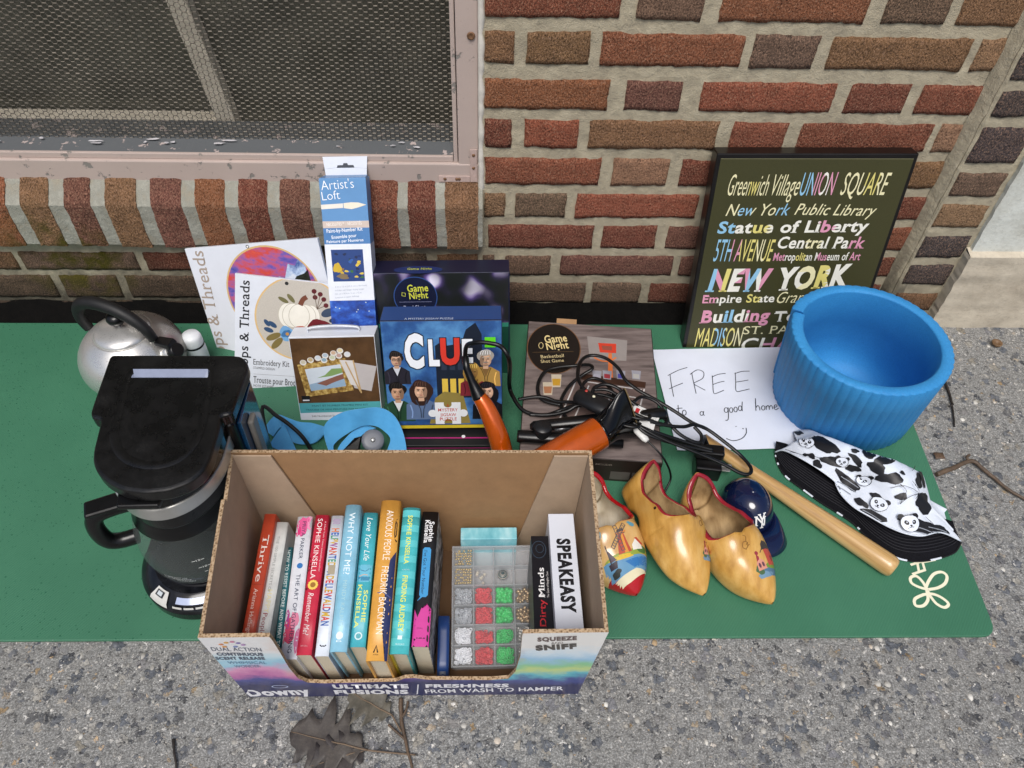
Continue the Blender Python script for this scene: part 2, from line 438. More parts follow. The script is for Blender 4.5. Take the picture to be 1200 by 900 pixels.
def mortar_mat(name='mortar', a='#a89e87', b='#beb49b'):
    m, t, p = newmat(name); v = coords(t)
    n = noisen(t, v, 35, 5, .7); f = noisen(t, v, 600, 3)
    c = ramp(t, n.outputs[0], [(.25, L('#948b78')), (.5, L(a)), (.75, L(b))])
    c = mixc(t, ramp(t, f.outputs[0], [(.6, (0,0,0)), (.75, (.5,.5,.5))]), c, L('#c4c0b4'))
    tc = nd(t, "ShaderNodeTexCoord"); sp = nd(t, "ShaderNodeSeparateXYZ"); t.links.new(tc.outputs['Object'], sp.inputs[0])
    n3 = noisen(t, v, 18, 5, .75)
    zz = mth(t, 'ADD', sp.outputs[2], mth(t, 'MULTIPLY', mth(t, 'SUBTRACT', n3.outputs[0], .5), .2))
    lx = mth(t, 'LESS_THAN', sp.outputs[0], -.02)
    c = mixc(t, mth(t, 'MULTIPLY', ramp(t, zz, [(.03, (1,1,1)), (.13, (0,0,0))]), mth(t, 'ADD', mth(t, 'MULTIPLY', lx, .55), .35)), c, L('#38342b'))
    t.links.new(c, p.inputs['Base Color']); p.inputs['Roughness'].default_value = .92
    b_ = bumpn(t, f.outputs[0], .5, .003)
    t.links.new(bumpn(t, noisen(t, v, 70, 4).outputs[0], .6, .005, b_), p.inputs['Normal'])
    return m
BRICK = brick_mat(); MORTAR = mortar_mat()
TONES = {'r': '#a0604a', 'd': '#8f5343', 'o': '#aa6f4e', 'b': '#9c7756', 'g': '#87705d', 'p': '#8d6053', 't': '#b08a6a', 'k': '#605857', 'c': '#b56a50'}
def add_brick(mb, x0, x1, z0, z1, y, key, seed, depth=.03, fine=True, ax=None):
    """one brick with a ragged, rounded face; ax maps (x, z, out) to the world, default the back wall"""
    R_ = random.Random(seed); w, h = x1-x0, z1-z0
    nx = max(3, int(w/.006)) if fine else 3; nz = max(3, int(h/.006)) if fine else 3
    base = L(TONES[key]); f = R_.uniform(.88, 1.1); col = [min(1, c*f*R_.uniform(.96, 1.04)) for c in base[:3]]+[1]
    ax = ax or (lambda x, z, o: Vector((x, y-o, z)))
    rows = []; cols = []
    for j in range(nz+3):
        r = []
        for i in range(nx+3):
            ii, jj = min(max(i-1, 0), nx), min(max(j-1, 0), nz)
            edge_i, edge_j = i in (0, nx+2), j in (0, nz+2)
            x = x0+w*ii/nx; z = z0+h*jj/nz
            q = noise.noise_vector(Vector((x*210, z*210, seed*7.3)))
            q2 = noise.noise_vector(Vector((x*28, z*28, seed*3.1)))
            amp = .0021 if fine else .001
            onb = ii in (0, nx) or jj in (0, nz)
            ox = (q.x*.7+q2.x*.9)*amp if ii in (0, nx) else 0; oz = (q.y*.9+q2.y*1.2)*amp if jj in (0, nz) else 0
            o = q.z*.0009+q2.z*.0011
            if onb: o -= .0013+.0010*abs(q2.x)
            if edge_i or edge_j: o = -depth
            r.append(ax(x+ox, z+oz, o)); cols.append(col)
        rows.append(r)
    b = len(mb.v); mb.grid(rows, 0, True)
    if mb.cols is None: mb.cols = []
    mb.cols += cols
wall = thing('brick_wall', 'red brown rough brick wall with a barred and screened window and a sloping brick sill', 'wall', (0, WALL, 0))
mb = MB()
def X(px, py, d=WALL): return gy(px, py, d).x
def Zr(py, d=WALL, px=700): return gy(px, py, d).z
rows = [ # (top px, bottom px, [(x0, x1, tone)...]) read course by course
 (-16, 22.5, [(568,728,'r'),(748,826,'g'),(847,1020,'o'),(1042,1117,'g'),(1131,1215,'b')]),
 (39, 77, [(568,602,'b'),(617,691,'b'),(705,871,'o'),(882,958,'g'),(975,1137,'b'),(1148,1180,'t')]),
 (95, 129.5, [(568,713,'o'),(733,799,'p'),(822,978,'c'),(995,1065,'d'),(1079,1151,'r')]),
 (142, 174.5, [(568,599,'d'),(614,677,'c'),(690,841,'b'),(858,921,'r'),(938,1091,'r'),(1100,1128,'t')]),
 (187, 217.5, [(568,703,'r'),(718,783,'t'),(798,925,'d'),(940,1045,'r'),(1063,1106,'b')]),
 (228.5, 255.5, [(568,592,'t'),(604,663,'g'),(675,817,'c'),(830,890,'r'),(905,1035,'d'),(1050,1086,'d')]),
 (265.5, 291.5, [(572,695,'d'),(706,769,'d'),(782,905,'p'),(918,1024,'r'),(1036,1065,'r')]),
 (301, 323, [(566,579,'g'),(592,645,'g'),(657,788,'p'),(797,850,'p'),(862,985,'d'),(998,1046,'d')]),
 (333, 355, [(570,685,'g'),(694,750,'g'),(761,880,'d'),(892,945,'r'),(957,1028,'d')])]
sd_ = 1
for top, bot, bl in rows:
    ym = (top+bot)/2; z0, z1 = Zr(bot), Zr(top)
    for a, b, k in bl:
        x0, x1 = X(a, ym), X(b, ym)
        if x1 > .757: x1 = .757
        add_brick(mb, x0, x1, z0, z1, WALL, k, sd_); sd_ += 1
ztop = Zr(-16)
for i in range(14):                            # courses above the picture
    z0 = ztop+.0115+i*.0677; x = .004; st = i % 2
    while x < .75:
        w = .203 if (st % 2 == 0) else .098
        add_brick(mb, x, min(x+w, .757), z0, z0+.056, WALL, rnd.choice('rdobgpc'), sd_, fine=False); sd_ += 1
        x += w+.012; st += 1
for top, bot, bl in [(297, 317, [(-205,-140,'b'),(-130,18,'b'),(26,160,'g'),(170,300,'d'),(312,372,'b'),(384,500,'g'),(512,560,'b')]),
                     (324, 349, [(-170,-60,'g'),(-45,64,'g'),(74,140,'g'),(150,285,'g'),(297,355,'b'),(367,490,'g'),(502,560,'g')])]:
    ym = (top+bot)/2; z0, z1 = Zr(bot, px=150), Zr(top, px=150)
    for a, b, k in bl: add_brick(mb, X(a, ym), X(b, ym), z0, z1, WALL, k, sd_); sd_ += 1
z0 = Zr(368, px=150); z1 = Zr(354, px=150)
for a, b in ((-190,-80),(-70,30),(40,180),(192,250),(262,400),(412,470),(482,560)): add_brick(mb, X(a,360), X(b,360), z0, z1, WALL, 'g', sd_); sd_ += 1
for za, zb_, st0 in ((Zr(317, px=150), Zr(297, px=150), 0), (Zr(349, px=150), Zr(324, px=150), 1), (z0, z1, 0)):   # the same courses on to the left
    x = (X(-205, 307), X(-170, 336), X(-190, 360))[0 if st0 == 0 and za > .1 else 1 if st0 else 2]-.012; st = st0
    while x > -2.25:
        w = .203 if st % 2 == 0 else .098
        add_brick(mb, x-w, x, za, zb_, WALL, rnd.choice('gbdg'), sd_, fine=False); sd_ += 1; x -= w+.012; st += 1
mb.build('facing_bricks', [BRICK], wall, weld=False)
# mortar bed: a slightly uneven sheet behind the brick faces, and the core behind it
mb = MB()
def mortar_sheet(x0, x1, z0, z1, y, st=.012):
    nx = max(2, int((x1-x0)/st)); nz = max(2, int((z1-z0)/st)); r = []
    for j in range(nz+1):
        r.append([Vector((x0+(x1-x0)*i/nx, y+.0035+.0018*noise.noise(Vector((x0+(x1-x0)*i/nx*1.0, 3, (z0+(z1-z0)*j/nz)))*38), z0+(z1-z0)*j/nz)) for i in range(nx+1)])
    mb.grid(r, 0, True)
mortar_sheet(.0, .80, -.01, ztop+.97, WALL)
mortar_sheet(-2.3, .0, -.01, .175, WALL)
mb.box(-2.4, .80, WALL+.03, WALL+.25, -.02, .24)
mb.box(.0, .80, WALL+.03, WALL+.25, .24, 1.55)
mb.box(-2.4, .0, WALL+.03, WALL+.25, 1.30, 1.55)
mb.build('mortar', [MORTAR], wall, weld=False)
# near-black footing strip along the foot of the wall
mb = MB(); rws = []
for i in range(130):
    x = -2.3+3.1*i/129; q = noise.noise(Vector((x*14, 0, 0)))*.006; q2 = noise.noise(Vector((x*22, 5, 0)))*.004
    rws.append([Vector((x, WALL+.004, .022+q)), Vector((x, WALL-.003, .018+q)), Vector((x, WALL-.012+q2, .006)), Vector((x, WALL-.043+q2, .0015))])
mb.grid(rws, 0, True); mb.build('footing', [mat('dark_footing', '#080706', .9, var=.7, vs=60, bump=.9, bs=120, spec=.15)], wall, weld=False)

# rowlock sill under the window
SZ0, SZ1 = .166, .249; SY = 1.050; SB = .284
mb = MB(); jo = [(-205,-188),(-150,-133),(-98,-80),(-46,-27),(7,25),(57,76),(107,124),(160,177),(213,229),(263,280),(313,328),(363,378),(415,428),(465,478),(510,522)]
edges = [(-240, -205)]+[(jo[i][1], jo[i+1][0]) for i in range(len(jo)-1)]+[(522, 560)]
ln_top = hypot(WALL+.012-SY, SB-SZ1)
tn = 'bpdcobpbpodpbrd'
xl0 = gy(-240, 245, SY).x; spans = [(gy(a, 245, SY).x, gy(b, 245, SY).x) for a, b in edges]+[(xl0-.024-.071*k-.047, xl0-.024-.071*k) for k in range(16)]
for i, (x0, x1) in enumerate(spans):
    hf = SZ1-SZ0
    def ax(x, s, o):                          # bent strip: front face then sloping top
        rr = .006
        if s < hf: return Vector((x, SY-o, SZ0+s))
        t_ = (s-hf)/ln_top; ny, nz = -(SB-SZ1)/ln_top, (WALL+.012-SY)/ln_top
        return Vector((x, SY+(WALL+.012-SY)*t_+ny*o, SZ1+(SB-SZ1)*t_+nz*o))
    add_brick(mb, x0, x1, 0, hf+ln_top, SY, tn[i % len(tn)], 900+i, depth=.012, ax=ax)
mb.s = [False]*len(mb.s)
sill = mb.build('window_sill', [BRICK], wall, weld=False)
mb = MB(); sk = []
for i in range(200):
    x = -2.3+2.302*i/199; q = .0012*noise.noise(Vector((x*40, 2, 2)))
    sk.append([Vector((x, WALL, SZ0+.004)), Vector((x, SY+.003+q, SZ0+.004)), Vector((x, SY+.0025+q, SZ1-.002)), Vector((x, WALL+.012, SB-.004)), Vector((x, WALL+.05, SB-.002))])
mb.grid(sk, 0, False); mb.build('mortar', [mortar_mat('sill_mortar', '#8f8e83', '#a9a89c')], sill, weld=False)

# ------------------------------------------------------------------ window
def paint_mat(name, col, under, thr=.62, rough=.5):
    m, t, p = newmat(name); v = coords(t)
    n = noisen(t, v, 45, 6, .65); f = noisen(t, v, 7, 4)
    c = mixc(t, ramp(t, f.outputs[0], [(.3, (0,0,0)), (.7, (.5,.5,.5))]), L(col), tuple(x*.82 for x in L(col)[:3])+(1,))
    k = ramp(t, n.outputs[0], [(thr, (0,0,0)), (thr+.02, (1,1,1))])
    d = noisen(t, v, 260, 3, .7)
    c = mixc(t, ramp(t, d.outputs[0], [(.66, (0,0,0)), (.8, (.6,.6,.6))]), c, L('#6b5f55'))
    c = mixc(t, k, c, L(under)); t.links.new(c, p.inputs['Base Color']); p.inputs['Roughness'].default_value = rough
    t.links.new(bumpn(t, mth(t, 'MULTIPLY', k, -1.), .6, .002, bumpn(t, d.outputs[0], .15, .001)), p.inputs['Normal'])
    return m
PINK = paint_mat('weathered_pink_paint', '#b9a89f', '#85807a', .62)
PEEL = paint_mat('peeling_grey_sill', '#5c5f61', '#b0a29d', .60, .7)
FY = 1.083; ZT = 1.25; XL = -2.2
fz0, fz1 = gy(300, 218, FY).z, gy(300, 190, FY).z
sx0 = gy(535, 100, FY).x; sx1 = gy(561, 100, FY).x
mb = MB()
mb.box(XL, sx1, FY, FY+.06, fz0, fz1)                      # bottom rail
mb.box(sx0, sx1-.0005, FY+.0012, FY+.06, fz1-.002, ZT)       # right stile
mb.box(XL, sx1, FY, FY+.06, ZT, ZT+.05)
win = mb.build('window', [PINK], wall, bevel=.002)
mb = MB(); ix = gy(528, 100, FY).x
mb.box(XL, ix, FY+.006, FY+.012, fz1, gy(300, 183.5, FY).z)   # stop bead along the rail
mb.box(ix+.001, sx0-.0012, FY+.005, FY+.05, fz1, ZT)
mb.build('bead', [PINK], win, bevel=.0012)
zl = gy(300, 184, FY).z
mb = MB(); r = []
for i in range(220):
    x = XL+(ix-XL)*i/219; q = .0012*noise.noise(Vector((x*60, 0, 1)))
    r.append([Vector((x, FY+.010, fz1)), Vector((x, FY+.012, zl+q*.3)), Vector((x, FY+.05, zl+.004+q)), Vector((x, FY+.1, zl+.005))])
mb.grid(r, 0, False); mb.build('ledge', [PEEL], win, weld=False)
mb = MB()                                        # flaking paint and putty lumps
for i in range(16):
    x = rnd.uniform(-.85, ix-.02); y = FY+rnd.uniform(.018, .04); a = rnd.uniform(.003, .013); b = rnd.uniform(.001, .0028)
    n = 7; z = zl+.0032+.003*(y-FY-.012)/.03
    vs = [(x+a*cos(2*pi*k/n)*rnd.uniform(.6,1.2), y+b*sin(2*pi*k/n)*rnd.uniform(.6,1.2), z+rnd.uniform(.0003,.0022)) for k in range(n)]
    mb.add(vs, [tuple(range(n))], 0)
mb.build('paint_flakes', [mat('pale_flake', '#b5b2b4', .6, var=.25)], win, weld=False)
mb = MB(); pts = []
zz = fz0-.001
for i in range(260):
    x = XL+(sx1-XL)*i/259; q = noise.noise(Vector((x*55, 0, 3))); pts.append((Vector((x, FY-.004+q*.002, zz-.002+q*.002)), max(.001, .0042+.0030*q)))
mb.tube([p for p, _ in pts], [r_ for _, r_ in pts], 6)
pts = []
for i in range(140):
    z = fz0+(ZT-fz0)*i/139; q = noise.noise(Vector((4, z*45, 0))); pts.append((Vector((sx1+.0035+q*.0012, FY-.002, z)), .0050+.002*q))
mb.tube([p for p, _ in pts], [r_ for _, r_ in pts], 6)
mb.build('caulk', [mat('old_white_caulk', '#cfcac0', .7, var=.18, vs=40, bump=.3, bs=90)], win, weld=False)
mb = MB()                                        # L-shaped corner brace with its screws
bx = gy(554, 200, FY).x; bz = gy(540, 210, FY).z
mb.box(bx-.004, bx+.007, FY-.0022, FY-.0004, bz-.004, bz+.055); mb.box(bx-.055, bx-.0045, FY-.0022, FY-.0004, bz-.004, bz+.007)
mb.build('corner_brace', [mat('painted_brace', '#bba59c', .45, var=.2, vs=60)], win, bevel=.0006)
RUST = mat('rusty_screw', '#77583f', .6, .3, var=.4, vs=300)
for x, z in ((bx+.0015, bz+.045), (bx+.0015, bz+.022), (bx-.045, bz+.0015), (bx-.022, bz+.0015), (bx-.026, bz+.0015)):
    mb = MB(); mb.lathe([(0, .0016), (.002, .0012), (.0028, 0)], 10, Matrix.Translation((x, FY-.0022, z)) @ Matrix.Rotation(pi/2, 4, 'X')); mb.build('screw', [RUST], win)
sx = gy(552, 42, FY); mb = MB(); mb.lathe([(0, -.001), (.0035, .0012), (.005, .0014), (.006, 0)], 12, Matrix.Translation((sx.x, FY-.0005, sx.z)) @ Matrix.Rotation(pi/2, 4, 'X'))
mb.build('screw', [RUST], win)
# sash and panes behind the screen
SYD = FY+.105; CREAM = mat('dusty_cream_sash', '#ded4c0', .6, var=.15, vs=30)
A0, A1 = gy(193, 0, SYD), gy(262, 160, SYD); B0 = gy(217, 0, SYD)
wv = B0-A0; d = (A1-A0)/(A1.z-A0.z)
mb = MB()
zt = .95; zb = gy(200, 156, SYD).z; zu = gy(200, 140, SYD).z
p = lambda z, o: A0+d*(z-A0.z)+wv*o
for y0, y1 in ((0, .03),):
    q = [p(zb, 0), p(zb, 1), p(zt, 1), p(zt, 0)]
    mb.hexa([v+Vector((0, y0, 0)) for v in q], [v+Vector((0, y1, 0)) for v in q])
mb.box(XL, p(zb, 0).x-.0005, SYD+.002, SYD+.03, zb, zu)
mb.box(p(zb, 1).x+.0005, ix+.03, SYD+.012, SYD+.03, zb-.012, zb+.006)
mb.build('sash', [CREAM], win, bevel=.002)
mb = MB(); mb.box(XL, ix+.03, SYD+.034, SYD+.038, zb-.03, ZT)
mb.build('pane', [mat('dusty_glass', '#46453a', .25, var=.35, vs=9, spec=.5)], win)
# insect screen (fine woven alpha grid) and the wire guard in front of it
def screen_mat():
    m, t, p = newmat('insect_screen'); tc = nd(t, "ShaderNodeTexCoord"); sp = nd(t, "ShaderNodeSeparateXYZ")
    t.links.new(tc.outputs['Object'], sp.inputs[0]); k = []
    for s in (0, 2):
        f = mth(t, 'FRACT', mth(t, 'MULTIPLY', sp.outputs[s], 1/.00205)); k.append(mth(t, 'LESS_THAN', f, .13))
    a = mth(t, 'MAXIMUM', k[0], k[1]); t.links.new(a, p.inputs['Alpha'])
    n = noisen(t, coords(t), 14, 5, .7)
    t.links.new(ramp(t, n.outputs[0], [(.35, L('#4a4842')), (.6, L('#77736a')), (.75, L('#98927f'))]), p.inputs['Base Color'])
    p.inputs['Roughness'].default_value = .6; p.inputs['Metallic'].default_value = .0
    return m
mb = MB(); mb.add([(XL, FY+.052, zl), (ix+.008, FY+.052, zl), (ix+.008, FY+.052, ZT), (XL, FY+.052, ZT)], [(0,1,2,3)])
mb.build('insect_screen', [screen_mat()], win)
mb = MB(); cw, ch = .0146, .0044; y = FY+.046; j = 0
x0, x1 = -1.7, ix+.004; z0_ = zl+.004
nrow = int((.78-z0_)/ch); ncol = int((x1-x0)/(cw/4))
for r_ in range(nrow):                           # honeycomb mesh as zig-zag strands that touch row to row
    pts = []; k = 0; x = x0; off = (r_ % 2)*2
    i = 0
    while x < x1:
        ph = (i+off) % 4; zz = z0_+r_*ch+ (.0 if ph in (0, 1) else ch*.86)
        pts.append(Vector((x, y+.0006*noise.noise(Vector((x*9, r_, 0))), zz))); x += cw*(.36 if ph in (0, 2) else .14); i += 1
    mb.tube(pts, .00062, 4, 0, False, smooth=False)
mb.build('wire_guard', [mat('dull_wire', '#5d574e', .45, .45, var=.45, vs=6)], win, weld=False)

# ------------------------------------------------------------------ pier at the right with its stone base
pier = thing('brick_pier', 'shallow pier of dark bricks with a pale limestone base, right of the brick wall', 'pier', (.8, PIER, 0))
mb = MB()
def edge_x(py): return gy(1101-(py-245)*.555, py, PIER).x
pxl = edge_x(245)
lx = gy(1146, 290, 1.036).x
tops = [(-5,'k',38),(52,'k',64),(97,'k',0),(141,'k',0)]
prow = [(-40,-2,'k'),(12,48,'k'),(62,94,'k'),(107,137,'k'),(150,191,'k'),(204,231,'g'),(241,267,'t'),(278,302,'k'),(312,334,'k'),(345,364,'b'),(372,386,'k')]
for i, (a, b, k) in enumerate(prow):
    z0, z1 = gy(1130, b, PIER).z, gy(1130, a, PIER).z
    if z1 > .25: xe = pxl+.098+(.11 if i % 2 else 0)
    else: xe = lx-.008
    xe = min(xe, lx-.008)
    add_brick(mb, pxl+.004, xe, z0, z1, PIER, k, 2000+i)
zt_ = gy(1130, -40, PIER).z
for i in range(15):
    z0 = zt_+.011+i*.0677; x = pxl+.004
    while x < 1.5:
        w = .203 if (i % 2) else .098
        add_brick(mb, x, x+w, z0, z0+.056, PIER, rnd.choice('kgkb'), 2500+i, fine=False); x += w+.012
mb.build('facing_bricks', [BRICK], pier, weld=False)
mb = MB()
def sheet2(f, nu, nv):
    mb.grid([[f(i/nu, j/nv) for i in range(nu+1)] for j in range(nv+1)], 0, True)
sheet2(lambda a, b: Vector((pxl+.75*a, PIER+.0035+.0015*noise.noise(Vector((a*30, b*40, 9))), 1.55*b)), 60, 110)
sheet2(lambda a, b: Vector((pxl+.0005-.0022*noise.noise(Vector((a*4, b*60, 4)))-.003, PIER+.004+(WALL-PIER)*a, 1.55*b)), 5, 110)
mb.box(pxl+.012, 1.6, PIER+.02, WALL+.25, -.02, 1.55)
# smeared joint in the corner
pts = []; rs = []
for i in range(120):
    z = 1.3*i/119; q = noise.noise(Vector((z*30, 1, 1))); pts.append(Vector((pxl-.004+q*.0025, WALL+.001, z))); rs.append(.0085+.004*q)
mb.tube(pts, rs, 8)
sheet2(lambda a, b: Vector((pxl-.014+.0165*a+.0012*noise.noise(Vector((a*3, b*50, 6))), WALL+.002+(PIER+.002-WALL-.002)*a-.004*sin(pi*a)+.0015*noise.noise(Vector((a*3, b*70, 2))), 1.55*b)), 6, 160)
mb.build('mortar', [MORTAR], pier, weld=False)
def stone_mat(name, a, b, st):
    m, t, p = newmat(name); v = coords(t); n = noisen(t, v, 14, 6, .7); f = noisen(t, v, 140, 4, .7)
    c = ramp(t, n.outputs[0], [(.3, L(a)), (.6, L(b))]); c = mixc(t, ramp(t, f.outputs[0], [(.55, (0,0,0)), (.75, (.5,.5,.5))]), c, L(st))
    t.links.new(c, p.inputs['Base Color']); p.inputs['Roughness'].default_value = .85
    t.links.new(bumpn(t, n.outputs[0], .5, .006, bumpn(t, f.outputs[0], .5, .002)), p.inputs['Normal']); return m
zl1 = gy(1170, 302, 1.034).z
SG = 1.034
def rough_block(nm, x0, x1, y, yb, z0, z1, m, bev):
    mb = MB(); nx, nz = 40, 24
    r = [[Vector((x0+(x1-x0)*i/nx+(.0016*noise.noise(Vector((0, j*.9, z0*50))) if i == 0 else 0), y+.0022*noise.noise(Vector((i*.35, j*.35, z0*30)))+.001*noise.noise(Vector((i*1.3, j*1.3, 0))), z0+(z1-z0)*j/nz)) for i in range(nx+1)] for j in range(nz+1)]
    rb = [[Vector((q.x, yb, q.z)) for q in (rr[0], rr[-1])] for rr in r]
    mb.grid(r, 0, True)
    top = r[-1]; mb.grid([top, [Vector((q.x, yb, q.z+bev)) for q in top]], 0, False)
    mb.grid([[rr[0] for rr in r], [Vector((rr[0].x, yb, rr[0].z)) for rr in r]], 0, False)
    return mb.build(nm, [m], pier, weld=False)
xe0 = gy(1092, 390, SG).x
rough_block('stone_plinth', lx-.004, 1.6, SG, PIER+.03, -.005, zl1, stone_mat('buff_limestone', '#a89d8b', '#c6bca9', '#8f8473'), .012)
rough_block('stone_slab', lx+.002, 1.6, 1.047, PIER+.03, zl1+.002, .52, stone_mat('pale_limestone', '#b3b3a8', '#cfd2cb', '#9c9c90'), .0)

# ------------------------------------------------------------------ yoga mat
def mat_mat():
    m, t, p = newmat('green_mat_foam'); v = coords(t)
    n = noisen(t, v, 5, 4); f = noisen(t, v, 900, 2)
    c = ramp(t, n.outputs[0], [(.3, L('#346b50')), (.7, L('#3c7458'))])
    # woven rib texture
    tc = nd(t, "ShaderNodeTexCoord"); mp = nd(t, "ShaderNodeMapping"); mp.inputs['Rotation'].default_value = (0, 0, radians(38)); t.links.new(tc.outputs['Object'], mp.inputs[0])
    wv = nd(t, "ShaderNodeTexWave"); wv.inputs['Scale'].default_value = 95; wv.inputs['Distortion'].default_value = .6; wv.inputs['Detail'].default_value = 1; wv.inputs['Detail Scale'].default_value = 30; t.links.new(mp.outputs[0], wv.inputs['Vector'])
    # small dark damp specks, thick towards the left end where rain fell
    vo = nd(t, "ShaderNodeTexVoronoi"); vo.inputs['Scale'].default_value = 210; t.links.new(v, vo.inputs['Vector'])
    sep = nd(t, "ShaderNodeSeparateColor"); t.links.new(vo.outputs['Color'], sep.inputs[0])
    sp = nd(t, "ShaderNodeSeparateXYZ"); t.links.new(tc.outputs['Object'], sp.inputs[0])
    pn = noisen(t, v, 9, 3); wet = ramp(t, mth(t, 'ADD', sp.outputs[0], mth(t, 'MULTIPLY', pn.outputs[0], .3)), [(.0, (1,1,1)), (.25, (0,0,0))])
    wetm = nd(t, "ShaderNodeMapRange"); t.links.new(mth(t, 'ADD', sp.outputs[0], mth(t, 'MULTIPLY', pn.outputs[0], .35)), wetm.inputs[0])
    wetm.inputs[1].default_value = -.35; wetm.inputs[2].default_value = -.1; wetm.inputs[3].default_value = .75; wetm.inputs[4].default_value = 0
    k = mth(t, 'MULTIPLY', mth(t, 'LESS_THAN', vo.outputs['Distance'], mth(t, 'MULTIPLY', sep.outputs[1], .27)), mth(t, 'LESS_THAN', sep.outputs[0], wetm.outputs[0]))
    c = mixc(t, mth(t, 'MULTIPLY', k, .42), c, L('#1b4f39'))
    t.links.new(c, p.inputs['Base Color'])
    t.links.new(mth(t, 'SUBTRACT', .52, mth(t, 'MULTIPLY', k, .40)), p.inputs['Roughness'])
    b = bumpn(t, wv.outputs['Fac'], .25, .0012); b = bumpn(t, f.outputs[0], .2, .0006, b)
    t.links.new(bumpn(t, k, .6, .0015, b), p.inputs['Normal'])
    return m
ymat = thing('yoga_mat', 'long green yoga mat with rounded corners spread on the pavement', 'mat', (0, .7, 0))
Cn = [Vector((-1.15, .442, 0)), Vector((.700, .424, 0)), Vector((.742, 1.034, 0)), Vector((-1.15, 1.036, 0))]
poly = []
for i, c in enumerate(Cn):
    a, b = (Cn[i-1]-c).normalized(), (Cn[(i+1) % 4]-c).normalized(); r = .022
    for k in range(7):
        t_ = k/6; p0, p2 = c+a*r, c+b*r; q = p0*(1-t_)**2+c*2*t_*(1-t_)+p2*t_*t_; poly.append((q.x, q.y))
mb = MB(); mb.prism(poly, .0008, .0055)
mb.build('foam_sheet', [mat_mat()], ymat, bevel=.0012)
MZ = .0056
pr = Print((0, 0, MZ), (1,0,0), (0,1,0))
cl = L('#e9e6cc'); CR = '#e8e4c8'
def g2(px, py): q = gz(px, py, MZ); return (q.x, q.y)
c0 = Vector(g2(1090, 690)); u = (Vector(g2(1112, 690))-c0); v = (Vector(g2(1090, 670))-c0)
def lp(pts, w=.0042): pr.stroke([tuple(c0+u*a+v*b) for a, b in pts], w, CR, 5)
for loop in ([(-.22,.10),(-.08,.45),(.20,.86),(.62,.98),(.90,.74),(.80,.32),(.42,.06),(-.05,-.04)], [(.02,-.05),(-.50,.06),(-.98,.32),(-1.05,.64),(-.75,.74),(-.42,.42),(-.18,-.02),(.02,-.46)],
          [(-.02,-.38),(.32,-.84),(.74,-1.06),(.96,-.86),(.62,-.52),(.12,-.30),(-.40,-.34)], [(-.34,-.33),(-.80,-.58),(-.76,-.95),(-.36,-.96),(-.12,-.62),(-.18,-.12),(-.23,.16)]): lp(loop)
for a in (((1067,662),(1083,657)), ((1069,673),(1084,668)), ((1080,659),(1096,656)), ((1075,660),(1077,671)), ((1081,659),(1084,669))):
    pr.stroke([g2(*q) for q in a], .0036, CR, 0)
pr.build('logo', ymat)
# ------------------------------------------------------------------ shared finishes
BLACK = mat('black_plastic', '#0b0b0c', .30, var=.3, vs=40, bump=.05)
GLOSSBLK = mat('glossy_black_plastic', '#060607', .12, var=.2, vs=30)
RUBBER = mat('black_rubber', '#131314', .55, var=.2, vs=80)
STEEL = mat('brushed_steel', '#c6c5c1', .34, .8, var=.05, vs=60)
CARD = mat('kraft_card', '#9a7753', .85, var=.1, vs=40, bump=.15, bs=200)
CARDG = mat('kraft_card_pale', '#ab957e', .85, var=.08, vs=40, bump=.15, bs=200)
WHITEC = mat('white_coated_card', '#d6dae2', .4, var=.04, vs=30)
PAPER = mat('page_edges', '#cfc4ac', .85, var=.14, vs=200, stretch=(60,1,1), bump=.2, bs=100)

# ------------------------------------------------------------------ kettle
KX, KY = -.568, .890
ket = thing('kettle', 'round steel stovetop kettle with a black arched handle behind the coffee maker', 'kettle', (KX, KY, MZ))
M = Matrix.Translation((KX, KY, MZ))
def kettle_steel():
    m, t, p = newmat('dark_backed_steel'); v = coords(t)
    n = noisen(t, v, 12, 5, .65); f = noisen(t, v, 300, 3, .7)
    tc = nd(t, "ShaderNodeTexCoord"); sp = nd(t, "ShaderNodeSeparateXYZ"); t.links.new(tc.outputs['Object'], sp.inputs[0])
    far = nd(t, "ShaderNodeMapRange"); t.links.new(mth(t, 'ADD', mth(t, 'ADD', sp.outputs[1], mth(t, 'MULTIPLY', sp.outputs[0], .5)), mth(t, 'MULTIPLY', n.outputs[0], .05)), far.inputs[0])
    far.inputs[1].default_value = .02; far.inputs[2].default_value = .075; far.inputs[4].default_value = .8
    c = mixc(t, far.outputs[0], L('#d6d5d1'), L('#6d645c')); c = mixc(t, ramp(t, f.outputs[0], [(.55, (0,0,0)), (.75, (.4,.4,.4))]), c, L('#6f6a64'))  # steel colour darkens towards the far right side, with grey specks
    t.links.new(c, p.inputs['Base Color']); p.inputs['Metallic'].default_value = .72
    t.links.new(ramp(t, n.outputs[0], [(.3, (.22,)*3), (.7, (.42,)*3)]), p.inputs['Roughness']); return m
KS = kettle_steel()
prof = [(.0,.001),(.068,.001),(.075,.004),(.0765,.012)]
for i in range(19):
    a = radians(-52+i*(52+56)/18); prof.append((.0935*cos(a)**.9 if False else .0935*cos(a), .074+.0735*sin(a)))
prof += [(.050, .1362), (.0485,.1353)]
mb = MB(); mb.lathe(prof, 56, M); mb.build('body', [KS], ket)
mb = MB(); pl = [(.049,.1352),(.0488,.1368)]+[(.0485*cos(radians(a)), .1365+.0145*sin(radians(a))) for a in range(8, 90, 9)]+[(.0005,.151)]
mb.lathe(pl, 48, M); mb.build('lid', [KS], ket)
mb = MB(); mb.lathe([(.004,.1495),(.004,.157),(.007,.157)], 16, M); mb.build('knob_stem', [STEEL], ket)
